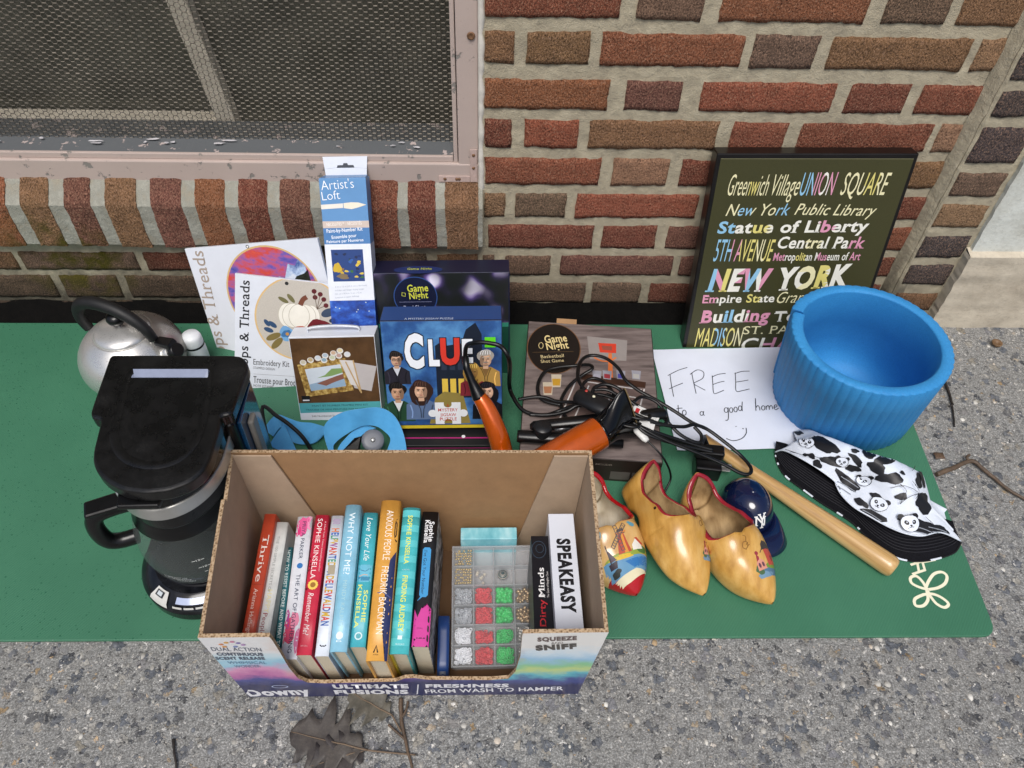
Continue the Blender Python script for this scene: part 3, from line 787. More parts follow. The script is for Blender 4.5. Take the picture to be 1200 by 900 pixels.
mb = MB(); mb.lathe([(.001,.1568),(.010,.1572),(.0150,.1635),(.0165,.169),(.015,.175),(.010,.179),(.0005,.1805)], 24, M); mb.build('knob', [BLACK], ket)
hd = Vector((.95, -.31, 0)).normalized(); c3 = Vector((KX, KY, MZ))
def hp(u, z): return c3+hd*u+Vector((0,0,z))
arc = [hp(-.074,.122), hp(-.081,.142), hp(-.078,.166), hp(-.062,.186), hp(-.032,.195), hp(.005,.191), hp(.036,.177), hp(.056,.157), hp(.064,.136)]
mb = MB(); P_ = bez(arc, 6); n = len(P_)
mb.tube(P_, [.0088+.0028*sin(pi*i/(n-1)) for i in range(n)], 14); mb.build('handle', [RUBBER], ket)
mb = MB(); mb.tube([hp(-.066,.106), hp(-.071,.116), hp(-.074,.124)], .0050, 8); mb.build('handle_bracket', [STEEL], ket)
mb = MB(); mb.tube([hp(.052,.124), hp(.061,.131), hp(.0643,.139)], .0055, 8)
for s_ in (-1, 1): mb.tube([hp(.052,.124)+hd.cross(Vector((0,0,1)))*.008*s_, hp(.086,.112)+hd.cross(Vector((0,0,1)))*.006*s_], .0022, 6)
mb.build('handle_bracket', [STEEL], ket)
mb = MB(); mb.tube([hp(.066,.093), hp(.085,.108), hp(.100,.118)], [.017,.0145,.0135], 18); mb.build('spout', [KS], ket)
mb = MB(); mb.tube([hp(.098,.1165), hp(.104,.121), hp(.110,.1255)], [.0152,.0158,.0125], 16)
side = hd.cross(Vector((0,0,1)))
a_ = hp(.070,.132); mb.hexa([a_-side*.010, a_+side*.010, hp(.104,.132)+side*.012, hp(.104,.132)-side*.012], [a_-side*.009+Vector((0,0,.006)), a_+side*.009+Vector((0,0,.006)), hp(.100,.141)+side*.010, hp(.100,.141)-side*.010])
mb.build('spout_cap', [BLACK], ket, bevel=.0015)

ket.scale = (.88, .88, .88)

# ------------------------------------------------------------------ small white bottle
bp = gz(234, 425, MZ); bt = Vector((-.482, .925, MZ))
bot = thing('plastic_bottle', 'small white plastic bottle with a dark ring, tucked between the kettle and the embroidery kits', 'bottle', bt)
M = Matrix.Translation(bt)
BW = mat('white_plastic', '#dfe3e6', .3, var=.04)
mb = MB(); mb.lathe([(0,.001),(.015,.001),(.017,.004),(.0172,.05),(.0165,.056)], 24, M); mb.build('body', [BW], bot)
mb = MB(); mb.lathe([(.0168,.0562),(.0172,.058),(.0168,.0598)], 24, M); mb.build('neck_ring', [RUBBER], bot)
mb = MB(); mb.lathe([(.0164,.060),(.0160,.073),(.0135,.079),(.0005,.0805)], 24, M); mb.build('cap', [BW], bot)

# ------------------------------------------------------------------ coffee maker and its carafe
LZ = .298
def gl(px, py, z=LZ): q = gz(px, py, z); return (q.x, q.y)
cof = thing('coffee_maker', 'black drip coffee maker with dusty lid and steel band, left of the book box', 'coffee maker', (-.375, .56, MZ))
lid = [(129,415),(109,472),(105.5,483),(107,489),(118,491),(109,527),(108,540),(113,553),(124,564),(143,573.5),(170,577),(198,574),(222,565),(238,552),(246,538),(252,518),(258,497),(258,487),(271,485),(290,431),(290,424),(284,417),(272,415.5)]
lp_ = [gl(*q) for q in lid]
def smooth_poly(p, it=2):
    for _ in range(it):
        q = []
        for i in range(len(p)):
            a, b = Vector(p[i]), Vector(p[(i+1) % len(p)])
            q += [tuple(a*.75+b*.25), tuple(a*.25+b*.75)]
        p = q
    return p
def fillet(p, r, n=5):
    out = []
    for i in range(len(p)):
        c = Vector(p[i]); a = Vector(p[i-1])-c; b = Vector(p[(i+1) % len(p)])-c
        k = min(r, a.length*.45, b.length*.45); p0, p2 = c+a.normalized()*k, c+b.normalized()*k
        out += [tuple(p0*(1-t)**2+c*2*t*(1-t)+p2*t*t) for t in [j/n for j in range(n+1)]]
    return out
lps = fillet(lp_, .007)
LCx = sum(p[0] for p in lps)/len(lps); LCy = sum(p[1] for p in lps)/len(lps)
def shrink(p, k, ky=None, cx_=None, cy_=None):
    cx_ = LCx if cx_ is None else cx_; cy_ = LCy if cy_ is None else cy_
    return [(cx_+(x-cx_)*k, cy_+(y-cy_)*(ky or k)) for x, y in p]
def dusty():
    m, t, p = newmat('dusty_black_lid'); v = coords(t); n = noisen(t, v, 22, 6, .7); f = noisen(t, v, 500, 2, .8)
    k = mth(t, 'MULTIPLY', ramp(t, n.outputs[0], [(.45, (0,0,0)), (.75, (1,1,1))]), ramp(t, f.outputs[0], [(.45, (0,0,0)), (.7, (1,1,1))]))
    t.links.new(mixc(t, mth(t, 'MULTIPLY', k, .22), L('#090909'), L('#5a5652')), p.inputs['Base Color'])
    t.links.new(ramp(t, n.outputs[0], [(.3, (.16,)*3), (.65, (.42,)*3)]), p.inputs['Roughness'])
    t.links.new(bumpn(t, f.outputs[0], .05, .001), p.inputs['Normal']); return m
DUST = dusty()
mb = MB(); mb.prism(lps, LZ-.020, LZ); 
lidob = mb.build('lid', [DUST], cof, bevel=.004, seg=3)
# shallow recess in the lid, framed by a raised lip
rec = smooth_poly([gl(*q) for q in [(150,437),(156,436),(200,436),(241,436),(247,437),(246,445),(240,490),(234,512),(222,530),(204,543),(178,548),(152,543),(137,530),(131,510),(135,490),(148,445)]], 1)
rc = (sum(p[0] for p in rec)/len(rec), sum(p[1] for p in rec)/len(rec))
outer = [(Vector(p)+ (Vector(p)-Vector(rc)).normalized()*.004) for p in rec]; inner = [(Vector(p)-(Vector(p)-Vector(rc)).normalized()*.007) for p in rec]
mb = MB()
rr = [[Vector((p[0], p[1], LZ+.0004)) for p in outer], [Vector((p[0], p[1], LZ+.0016)) for p in rec], [Vector((p[0], p[1], LZ+.0003)) for p in inner]]
mb.grid(rr, 0, True, closed_u=True); mb.build('lid_moulding', [DUST], cof)
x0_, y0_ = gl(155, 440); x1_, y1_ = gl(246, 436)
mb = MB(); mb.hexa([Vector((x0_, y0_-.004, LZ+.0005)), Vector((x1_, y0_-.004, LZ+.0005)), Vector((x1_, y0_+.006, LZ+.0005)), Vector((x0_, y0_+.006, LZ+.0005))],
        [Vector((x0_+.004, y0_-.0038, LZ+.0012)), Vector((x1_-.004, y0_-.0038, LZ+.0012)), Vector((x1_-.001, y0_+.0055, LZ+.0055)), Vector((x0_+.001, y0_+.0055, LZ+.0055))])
mb.build('hinge_ridge', [mat('blue_grey_ridge', '#858da3', .25, var=.15)], cof)  # ridge coloured paler and bluer than the lid
# basket housing: straight-sided round front under the lid
front = [p for p in lps if p[1] < gl(118, 491)[1]+.002]
hs = shrink(lps, .955)
fr = [(x, y) for x, y in shrink(lps, .965) if y < gl(112, 505)[1]]
bx0, bx1 = min(p[0] for p in fr), max(p[0] for p in fr)
hpoly = sorted(fr, key=lambda p: atan2(p[1]-(gl(180,510)[1]), p[0]-gl(180,510)[0]))
fcx, fcy = (bx0+bx1)/2, gl(180, 505)[1]
RB = (bx1-bx0)/2; FY0 = min(p[1] for p in fr)
def arcpoly(r, ry, ex=0, n=40, y1=None):
    pts = [(fcx+r*cos(pi+pi*k/n), fcy+ry*sin(pi+pi*k/n)) for k in range(n+1)]
    return pts+[(fcx+r, (y1 or gl(180, 480)[1])), (fcx-r, (y1 or gl(180, 480)[1]))]
ry = fcy-FY0
mb = MB(); mb.prism(arcpoly(RB-.001, ry-.001), .258, LZ-.0202); mb.build('filter_housing', [GLOSSBLK], cof, bevel=.0015)
mb = MB(); mb.prism(arcpoly(RB+.0005, ry+.0005), .236, .2575); band = mb.build('steel_band', [STEEL], cof, bevel=.0015)
mb = MB(); mb.prism(arcpoly(RB-.006, ry-.006), .206, .2355); mb.build('filter_skirt', [BLACK], cof, bevel=.004)
mb = MB(); fx, fy = gl(165, 577, .279)
mb.prism([(fx-.022, FY0-.008), (fx+.022, FY0-.007), (fx+.026, FY0+.014), (fx-.026, FY0+.012)], .270, .2775); mb.build('lid_tab', [BLACK], cof, bevel=.002)
# tank column behind
tx0, tx1 = gl(112, 480)[0]+.004, gl(284, 440)[0]-.004; ty0, ty1 = gl(118, 489)[1]+.004, gl(200, 416)[1]-.004
mb = MB(); mb.box(tx0, tx1, ty0, ty1, MZ+.03, LZ-.0205); mb.build('tank_column', [BLACK], cof, bevel=.006, seg=3)
BLUEW = mat('blue_water_window', '#103a5c', .08, var=.3, vs=30, coat=.5)
mb = MB(); mb.box(tx1-.0005, tx1+.004, ty0+.012, ty1-.014, .09, LZ-.03); mb.build('water_window', [BLUEW], cof, bevel=.0015)
mb = MB(); mb.box(tx1+.0042, tx1+.012, ty0+.028, ty0+.046, .14, LZ-.05); mb.build('side_latch', [mat('grey_plastic', '#77736d', .4)], cof, bevel=.003)
# base with control panel
bcx, bcy, br = -.384, .548, .083
def bpoly(k=0, n=44): 
    r = br+k; return [(bcx+r*cos(pi+pi*i/n), bcy+(r+.004)*sin(pi+pi*i/n)) for i in range(n+1)]+[(bcx+r, ty1), (bcx-r, ty1)]
mb = MB(); mb.prism(bpoly(0), MZ, .026); mb.build('base', [GLOSSBLK], cof, bevel=.004, seg=3)
mb = MB()                                        # sloping apron round the front of the base
rr = []
for k, z in ((.0005, .0245), (-.004, .033), (-.018, .041), (-.021, .042)):
    rr.append([Vector((x, y, z)) for x, y in bpoly(k)[:45]])
mb.grid(rr, 0, True); mb.prism(bpoly(-.0205), .024, .0418); mb.build('control_apron', [mat('worn_black_panel', '#15161a', .16, var=.8, vs=60)], cof, weld=False)
mb = MB(); mb.lathe([(0,.042),(.052,.042),(.056,.0435),(.058,.0425),(.060,.042)], 40, Matrix.Translation((bcx+.004, bcy+.003, 0))); mb.build('hotplate', [mat('dark_enamel', '#101013', .2)], cof)
def arc_pt(a, k): r = br+k; return Vector((bcx+r*cos(a), bcy+(r+.004)*sin(a)))
def apron(a, f):                                 # point on the apron at angle a, f = 0 outer to 1 inner
    ks = [(.0012, .0250), (-.003, .0342), (-.0172, .0424)]
    if f < .33: q = f/.33; k0, k1 = ks[0], ks[1]
    else: q = (f-.33)/.67; k0, k1 = ks[1], ks[2]
    k = k0[0]+(k1[0]-k0[0])*q; z = k0[1]+(k1[1]-k0[1])*q; p_ = arc_pt(a, k); return Vector((p_.x, p_.y, z+.0004))
def patch(mb, a0, a1, f0, f1, lift, mi=0, n=8, taper=0):
    rows_ = []
    for j in range(5):
        f = f0+(f1-f0)*j/4; tt = taper*(j/4)
        rows_.append([apron(a0+(a1-a0)*(tt+(1-2*tt)*i/n), f)+Vector((0,0,lift)) for i in range(n+1)])
    mb.grid(rows_, mi, True)
A = radians
mb = MB(); patch(mb, A(227), A(249), .14, .96, .0004, taper=.14); mb.build('brew_panel', [mat('silver_plastic', '#c3c2bd', .35)], cof, weld=False)
mb = MB(); patch(mb, A(232), A(242), .50, .84, .0010); patch(mb, A(234), A(240), .56, .78, .0016, 1)
mb.build('button', [mat('dark_line', '#26272b', .4), mat('pale_button', '#b9c0c4', .3)], cof, weld=False)
mb = MB(); patch(mb, A(257), A(288), .50, .86, .0006); mb.build('display', [mat('pale_lcd', '#a9b4cf', .12)], cof, weld=False)
for q in range(4):
    mb = MB(); patch(mb, A(255+q*11), A(264+q*11), .24, .34, .0012); mb.build('button', [mat('silver_plastic', '#c3c2bd', .35)], cof, weld=False)
# carafe
CX, CY = bcx+.004, bcy+.003
car = thing('glass_carafe', 'round glass coffee carafe with a black handle standing on the coffee maker base', 'carafe', (CX, CY, .0435))
M = Matrix.Translation((CX, CY, .0437))
def glass_mat(name, tint, alpha, rough=.03, graze=.55):
    m, t, p = newmat(name); p.inputs['Base Color'].default_value = tint; p.inputs['Roughness'].default_value = rough
    p.inputs['Specular IOR Level'].default_value = .8
    fr_ = nd(t, "ShaderNodeLayerWeight"); fr_.inputs[0].default_value = .35
    mr = nd(t, "ShaderNodeMapRange"); t.links.new(fr_.outputs['Facing'], mr.inputs[0]); mr.inputs[3].default_value = alpha; mr.inputs[4].default_value = min(1, alpha+graze)
    t.links.new(mr.outputs[0], p.inputs['Alpha']); return m
GL = glass_mat('smoky_clear_glass', L('#7d8683'), .05, .02, .38)
cp = [(.001,.0),(.045,.0),(.056,.004),(.065,.018),(.0695,.042),(.0695,.066),(.066,.090),(.058,.113),(.052,.125)]
mb = MB(); mb.lathe([(r_, z_) for r_, z_ in [tuple(p_.to_2d()) for p_ in bez([(a, b, 0) for a, b in cp], 4)]], 56, M); gls = mb.build('glass', [GL], car)
mb = MB(); mb.lathe([(.0585,.112),(.0592,.115),(.0560,.122),(.054,.130),(.052,.138),(.046,.146),(.030,.150),(.001,.151)], 48, M); mb.build('collar', [BLACK], car)
hx = Vector((-.94, -.34, 0)).normalized(); ox = Vector((CX, CY, .0437))
def cp_(u, z, s=0): return ox+hx*u+Vector((0,0,z))+hx.cross(Vector((0,0,1)))*s
mb = MB()
outer = [(.045,.140),(.075,.143),(.100,.141),(.113,.132),(.118,.112),(.117,.085),(.108,.066),(.094,.060),(.072,.061)]
inner = [(.066,.078),(.088,.077),(.096,.083),(.099,.098),(.098,.112),(.090,.120),(.070,.122),(.050,.120)]
hpol = outer+inner
Mh = Matrix(((hx.x,0,-hx.cross(Vector((0,0,1))).x,ox.x),(hx.y,0,-hx.cross(Vector((0,0,1))).y,ox.y),(0,1,0,ox.z),(0,0,0,1)))
# handle as swept loop of cross sections from the collar out and back to the glass
hpth = bez([cp_(.045,.137), cp_(.072,.137), cp_(.092,.132), cp_(.101,.118), cp_(.103,.096), cp_(.099,.076), cp_(.086,.068), cp_(.066,.068)], 6)
mb.tube(hpth, [.0105]*len(hpth), 12, flat=1.0); mb.build('handle', [BLACK], car)
mb = MB(); q = [cp_(.044,.145,-.013), cp_(.044,.145,.013), cp_(.103,.142,.012), cp_(.103,.142,-.012)]
mb.hexa(q, [v_+Vector((0,0,.006)) for v_ in q]); mb.build('thumb_lid', [BLACK], car, bevel=.003)
bm_ = bmesh.new(); bm_.from_mesh(gls.data); bm_.transform(Matrix.Translation((CX, CY, .0435))); gb = BVHTree.FromBMesh(bm_); bm_.free()
vd = Vector((.18, -1, .28)).normalized(); ud = Vector((1, .18, 0)).normalized(); 
pr = Print((CX, CY, .095), ud, vd.cross(ud), bvh=gb, maxlen=.004)
for i, (s_, dy) in enumerate((('12', .004), ('10', -.011), ('8', -.022), ('6', -.032), ('4', -.041))):
    x = .012+i*.0045; pr.text(s_, (x, dy), (x+.0024*len(s_), dy), .0035, '#e8e8e4'); pr.rect(x-.005, dy+.0012, x-.001, dy+.002, '#e8e8e4'); pr.rect(x+.0055, dy+.0012, x+.0095, dy+.002, '#e8e8e4')
for i in range(3): pr.text(('DO NOT USE', 'ABRASIVE', 'CLEANERS')[i], (-.030+i*.004, -.026-i*.005), (-.008+i*.004, -.030-i*.005), .0028, '#c9ccc8')
pr.build('fill_marks', car)
mb = MB(); mb.tube(bez([Vector((tx1+.002, ty0+.06, .05)), gz(307,481,.05), gz(325,488,.055), gz(342,500,.05), gz(356,514,.035), gz(366,532,.012), gz(372,560,MZ+.004)], 6), .0032, 8); mb.build('power_cord', [RUBBER], cof)
# ------------------------------------------------------------------ packages leaning on the wall
def block(mb, O, U, V, N, w, h, t, mi=0):
    mb.add([O, O+U*w, O+U*w+V*h, O+V*h, O-N*t, O+U*w-N*t, O+U*w+V*h-N*t, O+V*h-N*t],
           [(0,1,2,3),(5,4,7,6),(3,2,6,7),(0,4,5,1),(1,5,6,2),(0,3,7,4)], mi)
def floss_mat(name, stops, sc=28, seed=0, stretch=(1,1,1), bump=.5):
    m, t, p = newmat(name); v = coords(t, stretch); n = noisen(t, v, sc, 5, .6)
    n.noise_dimensions = '4D'; n.inputs['W'].default_value = seed
    t.links.new(ramp(t, n.outputs[0], stops), p.inputs['Base Color']); p.inputs['Roughness'].default_value = .5
    t.links.new(bumpn(t, noisen(t, v, 700, 2).outputs[0], bump*.3, .0006), p.inputs['Normal']); return m
SUNSET = floss_mat('sunset_embroidery_print', [(.30, L('#2f3f8f')), (.42, L('#6a58a8')), (.5, L('#b05a83')), (.58, L('#c8463c')), (.68, L('#d9604a')), (.76, L('#8e3a50'))], 26, 3, (1,1,2.2))
LINEN = mat('linen_print', '#bcb5aa', .6, var=.12, vs=900)
GREY = '#4b4b4d'
def sheet_thing(name, label, cat, corners, yb, yt, t, m):
    O, U, V, N, w, h = pxface(*corners, yb, yt); th = thing(name, label, cat, O+U*w/2)
    mb = MB(); block(mb, O, U, V, N, w, h, t); mb.build('card', [m], th, bevel=.0004)
    return th, Print(O, U, V), w, h
# back kit: sunset mountain hoop
k1, pr, w, h = sheet_thing('embroidery_kit', 'white embroidery kit packet with a red and blue sunset mountain hoop, behind the other kit', 'craft kit',
    ((267,450),(414,445),(212,292),(365,280)), (.945,.905), (1.045,1.0), .006, WHITEC)
pr.clip = (.0005, .0005, w-.0005, h-.0005)
c = pr.uv(322, 347); R1 = .088
pr.ell(c.x, c.y, R1, R1, '#cfae78', n=56); pr.ell(c.x, c.y, R1-.003, R1-.003, SUNSET, n=56)
pr.clip = None
def incirc(pts, r=R1-.0035):
    out = []
    for x, y in pts:
        d = Vector((x, y)); 
        if d.length > r: d = d.normalized()*r
        out.append((max(0.0005, min(w-.0005, c.x+d.x)), max(.0005, min(h-.0005, c.y+d.y))))
    return out
pr.poly(incirc([(-.09,-.02),(-.07,-.005),(-.055,-.03),(-.03,-.02),(-.01,-.004),(.005,.012),(.018,.034),(.028,.030),(.040,.054),(.052,.050),(.066,.066),(.09,.06),(.09,-.08),(.03,-.085),(-.03,-.085),(-.08,-.06)]), floss_mat('mountain_print', [(.35, L('#3f5a96')), (.5, L('#a9bfdc')), (.65, L('#dfe7ef'))], 60, 5))
pr.poly(incirc([(.004,.002),(.02,.014),(.035,.016),(.05,.032),(.065,.036),(.09,.052),(.09,-.05),(.04,-.06),(.0,-.03)]), floss_mat('pine_print', [(.4, L('#15180f')), (.7, L('#2b3122'))], 80, 2))
pr.poly(incirc([(.045,.006),(.065,.014),(.09,.026),(.09,-.05),(.05,-.05)]), floss_mat('meadow_print', [(.35, L('#5c5a24')), (.6, L('#a08a3a'))], 70, 8))
pr.poly(incirc([(-.09,-.03),(-.06,-.05),(-.03,-.05),(-.02,-.085),(-.08,-.08)]), floss_mat('rock_print', [(.4, L('#3b2f24')), (.6, L('#6f5a42'))], 70, 9))
q = pr.uv(290, 289); pr.ell(q.x, q.y, .003, .003, '#2a2a2a'); pr.ell(q.x, q.y, .0018, .0018, '#e8e8e8')
pr.ptext('Hoops & Threads', (271, 440), (237.5, 294), (258, 443), '#a29487', bold=.004, serif=.06)
pr.build('cover_print', k1)
# front kit: pumpkin and flowers
k2, pr, w, h = sheet_thing('embroidery_kit', 'white embroidery kit packet with a pumpkin and flower hoop, in front of the other kit', 'craft kit',
    ((272,459),(392,470),(276,321),(392,333)), .872, .960, .006, WHITEC)
pr.clip = (.0005, .0005, w-.0005, h-.0005)
c = pr.uv(352, 374); R2 = .073
pr.ell(c.x, c.y, R2, R2, '#d3b27e', n=56); pr.ell(c.x, c.y, R2-.0028, R2-.0028, LINEN, n=56); pr.clip = None
U_ = lambda x, y: (c.x+x, c.y+y)
for a, s_ in ((-.022, .015), (.022, .015), (-.012, .017), (.012, .017), (0, .017)): pr.ell(c.x+a*.85-.002, c.y+.005, s_, .021, '#e6e2d6'); pr.ring(c.x+a*.85-.002, c.y+.005, s_, .021, .0009, '#b9b2a2')
pr.stroke([U_(-.001,.024), U_(.003,.034), U_(.009,.039)], .008, '#6f3f2d')
for x, y, r_, col, c2 in ((.030,-.016,.020,'#6d1d25','#3f0f18'), (.002,-.026,.014,'#b5573f','#8a3d2a'), (-.020,-.028,.013,'#6fa0cc','#3d6e9e')):
    pr.blob(*U_(x,y), r_, r_, col, seed=int(r_*1e4), am=.14); pr.blob(*U_(x,y), r_*.6, r_*.6, c2, seed=3, am=.3); pr.ell(*U_(x,y), r_*.22, r_*.22, '#c08b4a')
for x, y, rx, ry, ro, col in ((-.042,-.035,.013,.0055,.5,'#7a6a3d'), (-.036,-.046,.013,.0055,.9,'#7a6a3d'), (-.050,-.024,.008,.004,-.3,'#2f4a6b'), (-.044,-.014,.008,.004,-.6,'#2f4a6b'), (-.053,-.012,.007,.0035,-.9,'#2f4a6b'),
    (.044,.016,.012,.007,.5,'#39485e'), (.056,.004,.010,.005,.2,'#2d3b50'), (-.016,.034,.009,.0035,2.3,'#6f6a45'), (-.028,.030,.009,.0035,2.7,'#6f6a45')): pr.ell(*U_(x,y), rx, ry, col, ro)
for x, y in ((.022,.040),(.030,.046),(.036,.038),(.020,.050),(.040,.028)): pr.stroke([U_(.026,.020), U_(x,y)], .001, '#5a4536'); pr.ell(*U_(x,y), .004, .004, '#5b1c22')
q = pr.uv(336, 332); pr.ell(q.x, q.y, .003, .003, '#2a2a2a')
pr.ptext('Hoops & Threads', (290, 449), (292.5, 329), (279, 449), '#202022', bold=.006, serif=.06)
pr.ptext('Embroidery Kit', (297, 427), (339, 430), (297, 420), GREY, serif=.04)
pr.ptext('STAMPED DESIGN', (297, 432), (322, 434), (297, 429), '#7a7a7c')
a, b = pr.uv(297, 438), pr.uv(345, 441); pr.stroke([a, b], .0006, '#a5a5a8', 0)
pr.ptext('Trousse pour Broderie', (297, 448), (356, 453), (297, 440), GREY, serif=.04)
pr.ptext('MOTIF ESTAMPÉ', (297, 453), (320, 455), (297, 450), '#7a7a7c')
pr.ptext('SKILL LEVEL 1 / NIVEAU 1', (299, 459), (324, 462), (299, 457), '#8a8a8c')
pr.build('cover_print', k2)

# tall paint-by-number box with hang tab
O, U, V, N, w, h = pxface((397,466),(447,466),(373,210),(428.5,207.5), .862, 1.040)
pk = thing('paint_kit_box', 'tall narrow blue and white paint by number box with a white hang tab', 'box', O+U*w/2)
mb = MB(); T_ = .038; block(mb, O, U, V, N, w, h, T_)
tw = mb.build('carton', [mat('blue_carton', '#5f8fbf', .4, var=.05)], pk, bevel=.0006)
mb = MB(); TT = O+V*(h+.0003)
top = [TT+U*.001-N*.002, TT+U*(w-.001)-N*.002, TT+U*(w-.002)-N*(T_-.002)+V*.002, TT+U*.003-N*(T_-.002)+V*.002]
mb.add(top, [(0,1,2,3)], 0)
mb.build('top_flap', [mat('mid_blue_flap', '#4a7fb4', .35, var=.04)], pk, weld=False, solid=.0006)
mb = MB(); b0 = O+V*(h+.001)-N*(T_-.0005)
tabp = [(.004,0),(w-.004,0),(w-.002,.010),(w-.006,.030),(.002,.030),(.000,.010)]
Mt = fmat(b0, U, V, N); sl = (w/2)
mb.prism([(0.004,0),(w-.004,0),(w-.003,.011),(sl+.014,.013),(sl+.012,.0165),(sl+.004,.0165),(sl+.003,.0195),(sl-.003,.0195),(sl-.004,.0165),(sl-.012,.0165),(sl-.014,.013),(.003,.011)], 0, .0006, Mt)
mb.prism([(.003,.0112),(sl-.0142,.0132),(sl-.012,.0167),(sl-.004,.0167),(sl-.003,.0197),(sl+.003,.0197),(sl+.004,.0167),(sl+.012,.0167),(sl+.0142,.0132),(w-.003,.0112),(w-.001,.030),(.001,.030)], 0, .0006, Mt)
mb.build('hang_tab', [WHITEC], pk, weld=False)
pr = Print(b0+N*.0007, U, V); pr.poly([(sl-.014,.0128),(sl+.014,.0128),(sl+.0125,.0168),(sl+.004,.0168),(sl+.003,.0198),(sl-.003,.0198),(sl-.004,.0168),(sl-.0125,.0168)], '#3c4048'); pr.build('slot_shade_print', pk)  # shade inside the tab's slot, painted as a dark print over it
pr = Print(O, U, V)
def y_(py, px=405): return pr.uv(px, py).y
pr.rect(0, y_(259), w, y_(267), '#c9b9ae'); pr.rect(0, y_(352,412), w, y_(286), '#dfe3ea'); pr.rect(0, 0, w, y_(352,412), floss_mat('night_blue_print', [(.35, L('#10205c')), (.5, L('#1f4fb0')), (.66, L('#4f86d8')), (.8, L('#b9c77a'))], 40, 4, (1,1,1.6)))
pr.rect(0, y_(286), w, y_(267), '#4b7bb0')
pr.ptext("Artist's", (377, 223), (415, 220), (377, 211), '#f2f4f6', bold=-.012); pr.ptext('Loft', (378, 235), (399, 233), (377.5, 224), '#f2f4f6', bold=-.012)
a, b = pr.uv(378, 243), pr.uv(402, 241); pr.poly([(0, a.y-.003), (b.x, b.y-.0035), (b.x, b.y+.0035), (0, a.y+.004)], '#e3ddd2')
pr.poly([(b.x+.001, b.y-.0038), (b.x+.013, b.y-.0055), (b.x+.024, b.y-.003), (w-.002, b.y+.001), (b.x+.024, b.y+.0045), (b.x+.013, b.y+.005), (b.x+.001, b.y+.0038)], '#e8ddc9')
pr.ptext('NECESSITIES™ / NÉCESSITÉS', (383, 265), (424, 263), (383, 261), '#efe9e4')
pr.ptext('Paint-by-Number Kit', (383, 273), (425, 270), (383, 268.5), '#f4f6f8', bold=.01)
pr.ptext('Ensemble pour', (389, 280), (418, 277.5), (389, 276), '#f4f6f8', bold=.01); pr.ptext('Peinture par Numéros', (383, 285), (426, 282.5), (383, 281.5), '#f4f6f8', bold=.01)
a, b = pr.uv(391, 330), pr.uv(425, 292); pr.rect(a.x, a.y, b.x, b.y, '#24407a')
PR_ = random.Random(4)
for i in range(26): pr.blob(a.x+(b.x-a.x)*PR_.uniform(.08,.92), a.y+(b.y-a.y)*PR_.uniform(.08,.92), .003, .002, PR_.choice(['#1b2f66','#2f5aa5','#c9a832','#d3b84a','#3b6b3a','#8a6a3a','#19264a']), seed=i)
pr.blob(a.x+.008, a.y+.022, .006, .009, '#c9a832', 3); pr.blob(a.x+.016, a.y+.008, .010, .004, '#7c6a4c', 5)
for i in range(4): pr.ptext(('6 in x 12 in (15.2 cm x 30.4 cm)','Includes wall hanger display hanger','15.2 cm x 30.4 cm / 6 po x 12 po','Comprend un support d’affichage')[i], (393, 337+i*4.2), (430-i*3, 335+i*4.2), (393, 335.2+i*4.2), '#9aa4b4')
for i in range(30): pr.ell(w*PR_.random(), y_(352,412)*PR_.uniform(.3,.98), .0009, .0009, '#dfe8c8', n=8)
pr.build('carton_print', pk)
prs = Print(O+U*(w+.0002), -N, V); prs.rect(.001, .001, T_-.001, y_(352,412), '#17358a'); prs.rect(.001, y_(352,412), T_-.001, y_(286), '#c9d3e2'); prs.build('side_print', pk)

# framed-picture paint kit (brown scene, teal band)
O, U, V, N, w, h = pxface((355,500),(448,494),(343,393),(446,395), .803, .862)
fk = thing('paint_kit_box', 'brown and teal paint by number frame kit box with a white carry handle on top', 'box', O+U*w/2)
mb = MB(); block(mb, O, U, V, N, w, h, .042); mb.build('carton', [WHITEC], fk, bevel=.0006)
mb = MB(); tO = O+V*h-N*.021; pts = [tO+U*(w*.20), tO+U*(w*.22)+V*.007, tO+U*(w*.50)+V*.010, tO+U*(w*.78)+V*.007, tO+U*(w*.80)]
rr = [[q-N*.004 for q in bez(pts, 5)], [q+N*.004 for q in bez(pts, 5)]]; mb.grid(rr); mb.build('carry_handle', [mat('clear_white_handle', '#dfe4ea', .2)], fk, solid=.0012)
pr = Print(O, U, V)
v0, v1 = .26*h, .985*h
pr.rect(.001, v0, w-.001, v1, mat('brown_tabletop_print', '#553c24', .4, var=.35, vs=40))
pr.rect(.001, .145*h, w-.001, v0, '#4f9fa5')
P2 = lambda a, b: (a*w, b*h)
# gilt frame, turned a little
c = Vector((.37*w, .545*h)); ro = .13
def rot(p): return (c.x+p[0]*cos(ro)-p[1]*sin(ro), c.y+p[0]*sin(ro)+p[1]*cos(ro))
def rr_(a, b, m): pr.poly([rot(q) for q in ((-a,-b),(a,-b),(a,b),(-a,b))], m)
rr_(.29*w, .185*h, floss_mat('gilt_print', [(.35, L('#5b4420')), (.5, L('#a17f3e')), (.68, L('#d8bf78'))], 160, 1)); rr_(.215*w, .125*h, '#c9d2da')
pr.poly([rot((x*w, y*h)) for x, y in ((-.215,-.125),(.215,-.125),(.215,-.03),(.05,-.02),(-.215,-.05))], '#8fa9bf'); pr.poly([rot((x*w, y*h)) for x, y in ((-.10,.01),(.0,.03),(.10,.09),(.215,.08),(.215,.03),(.08,.01))], '#7d9a5e')
pr.poly([rot((x*w, y*h)) for x, y in ((-.12,-.05),(.02,-.02),(.12,.0),(.215,.015),(.215,-.04),(.10,-.06),(-.02,-.09))], '#84584a')
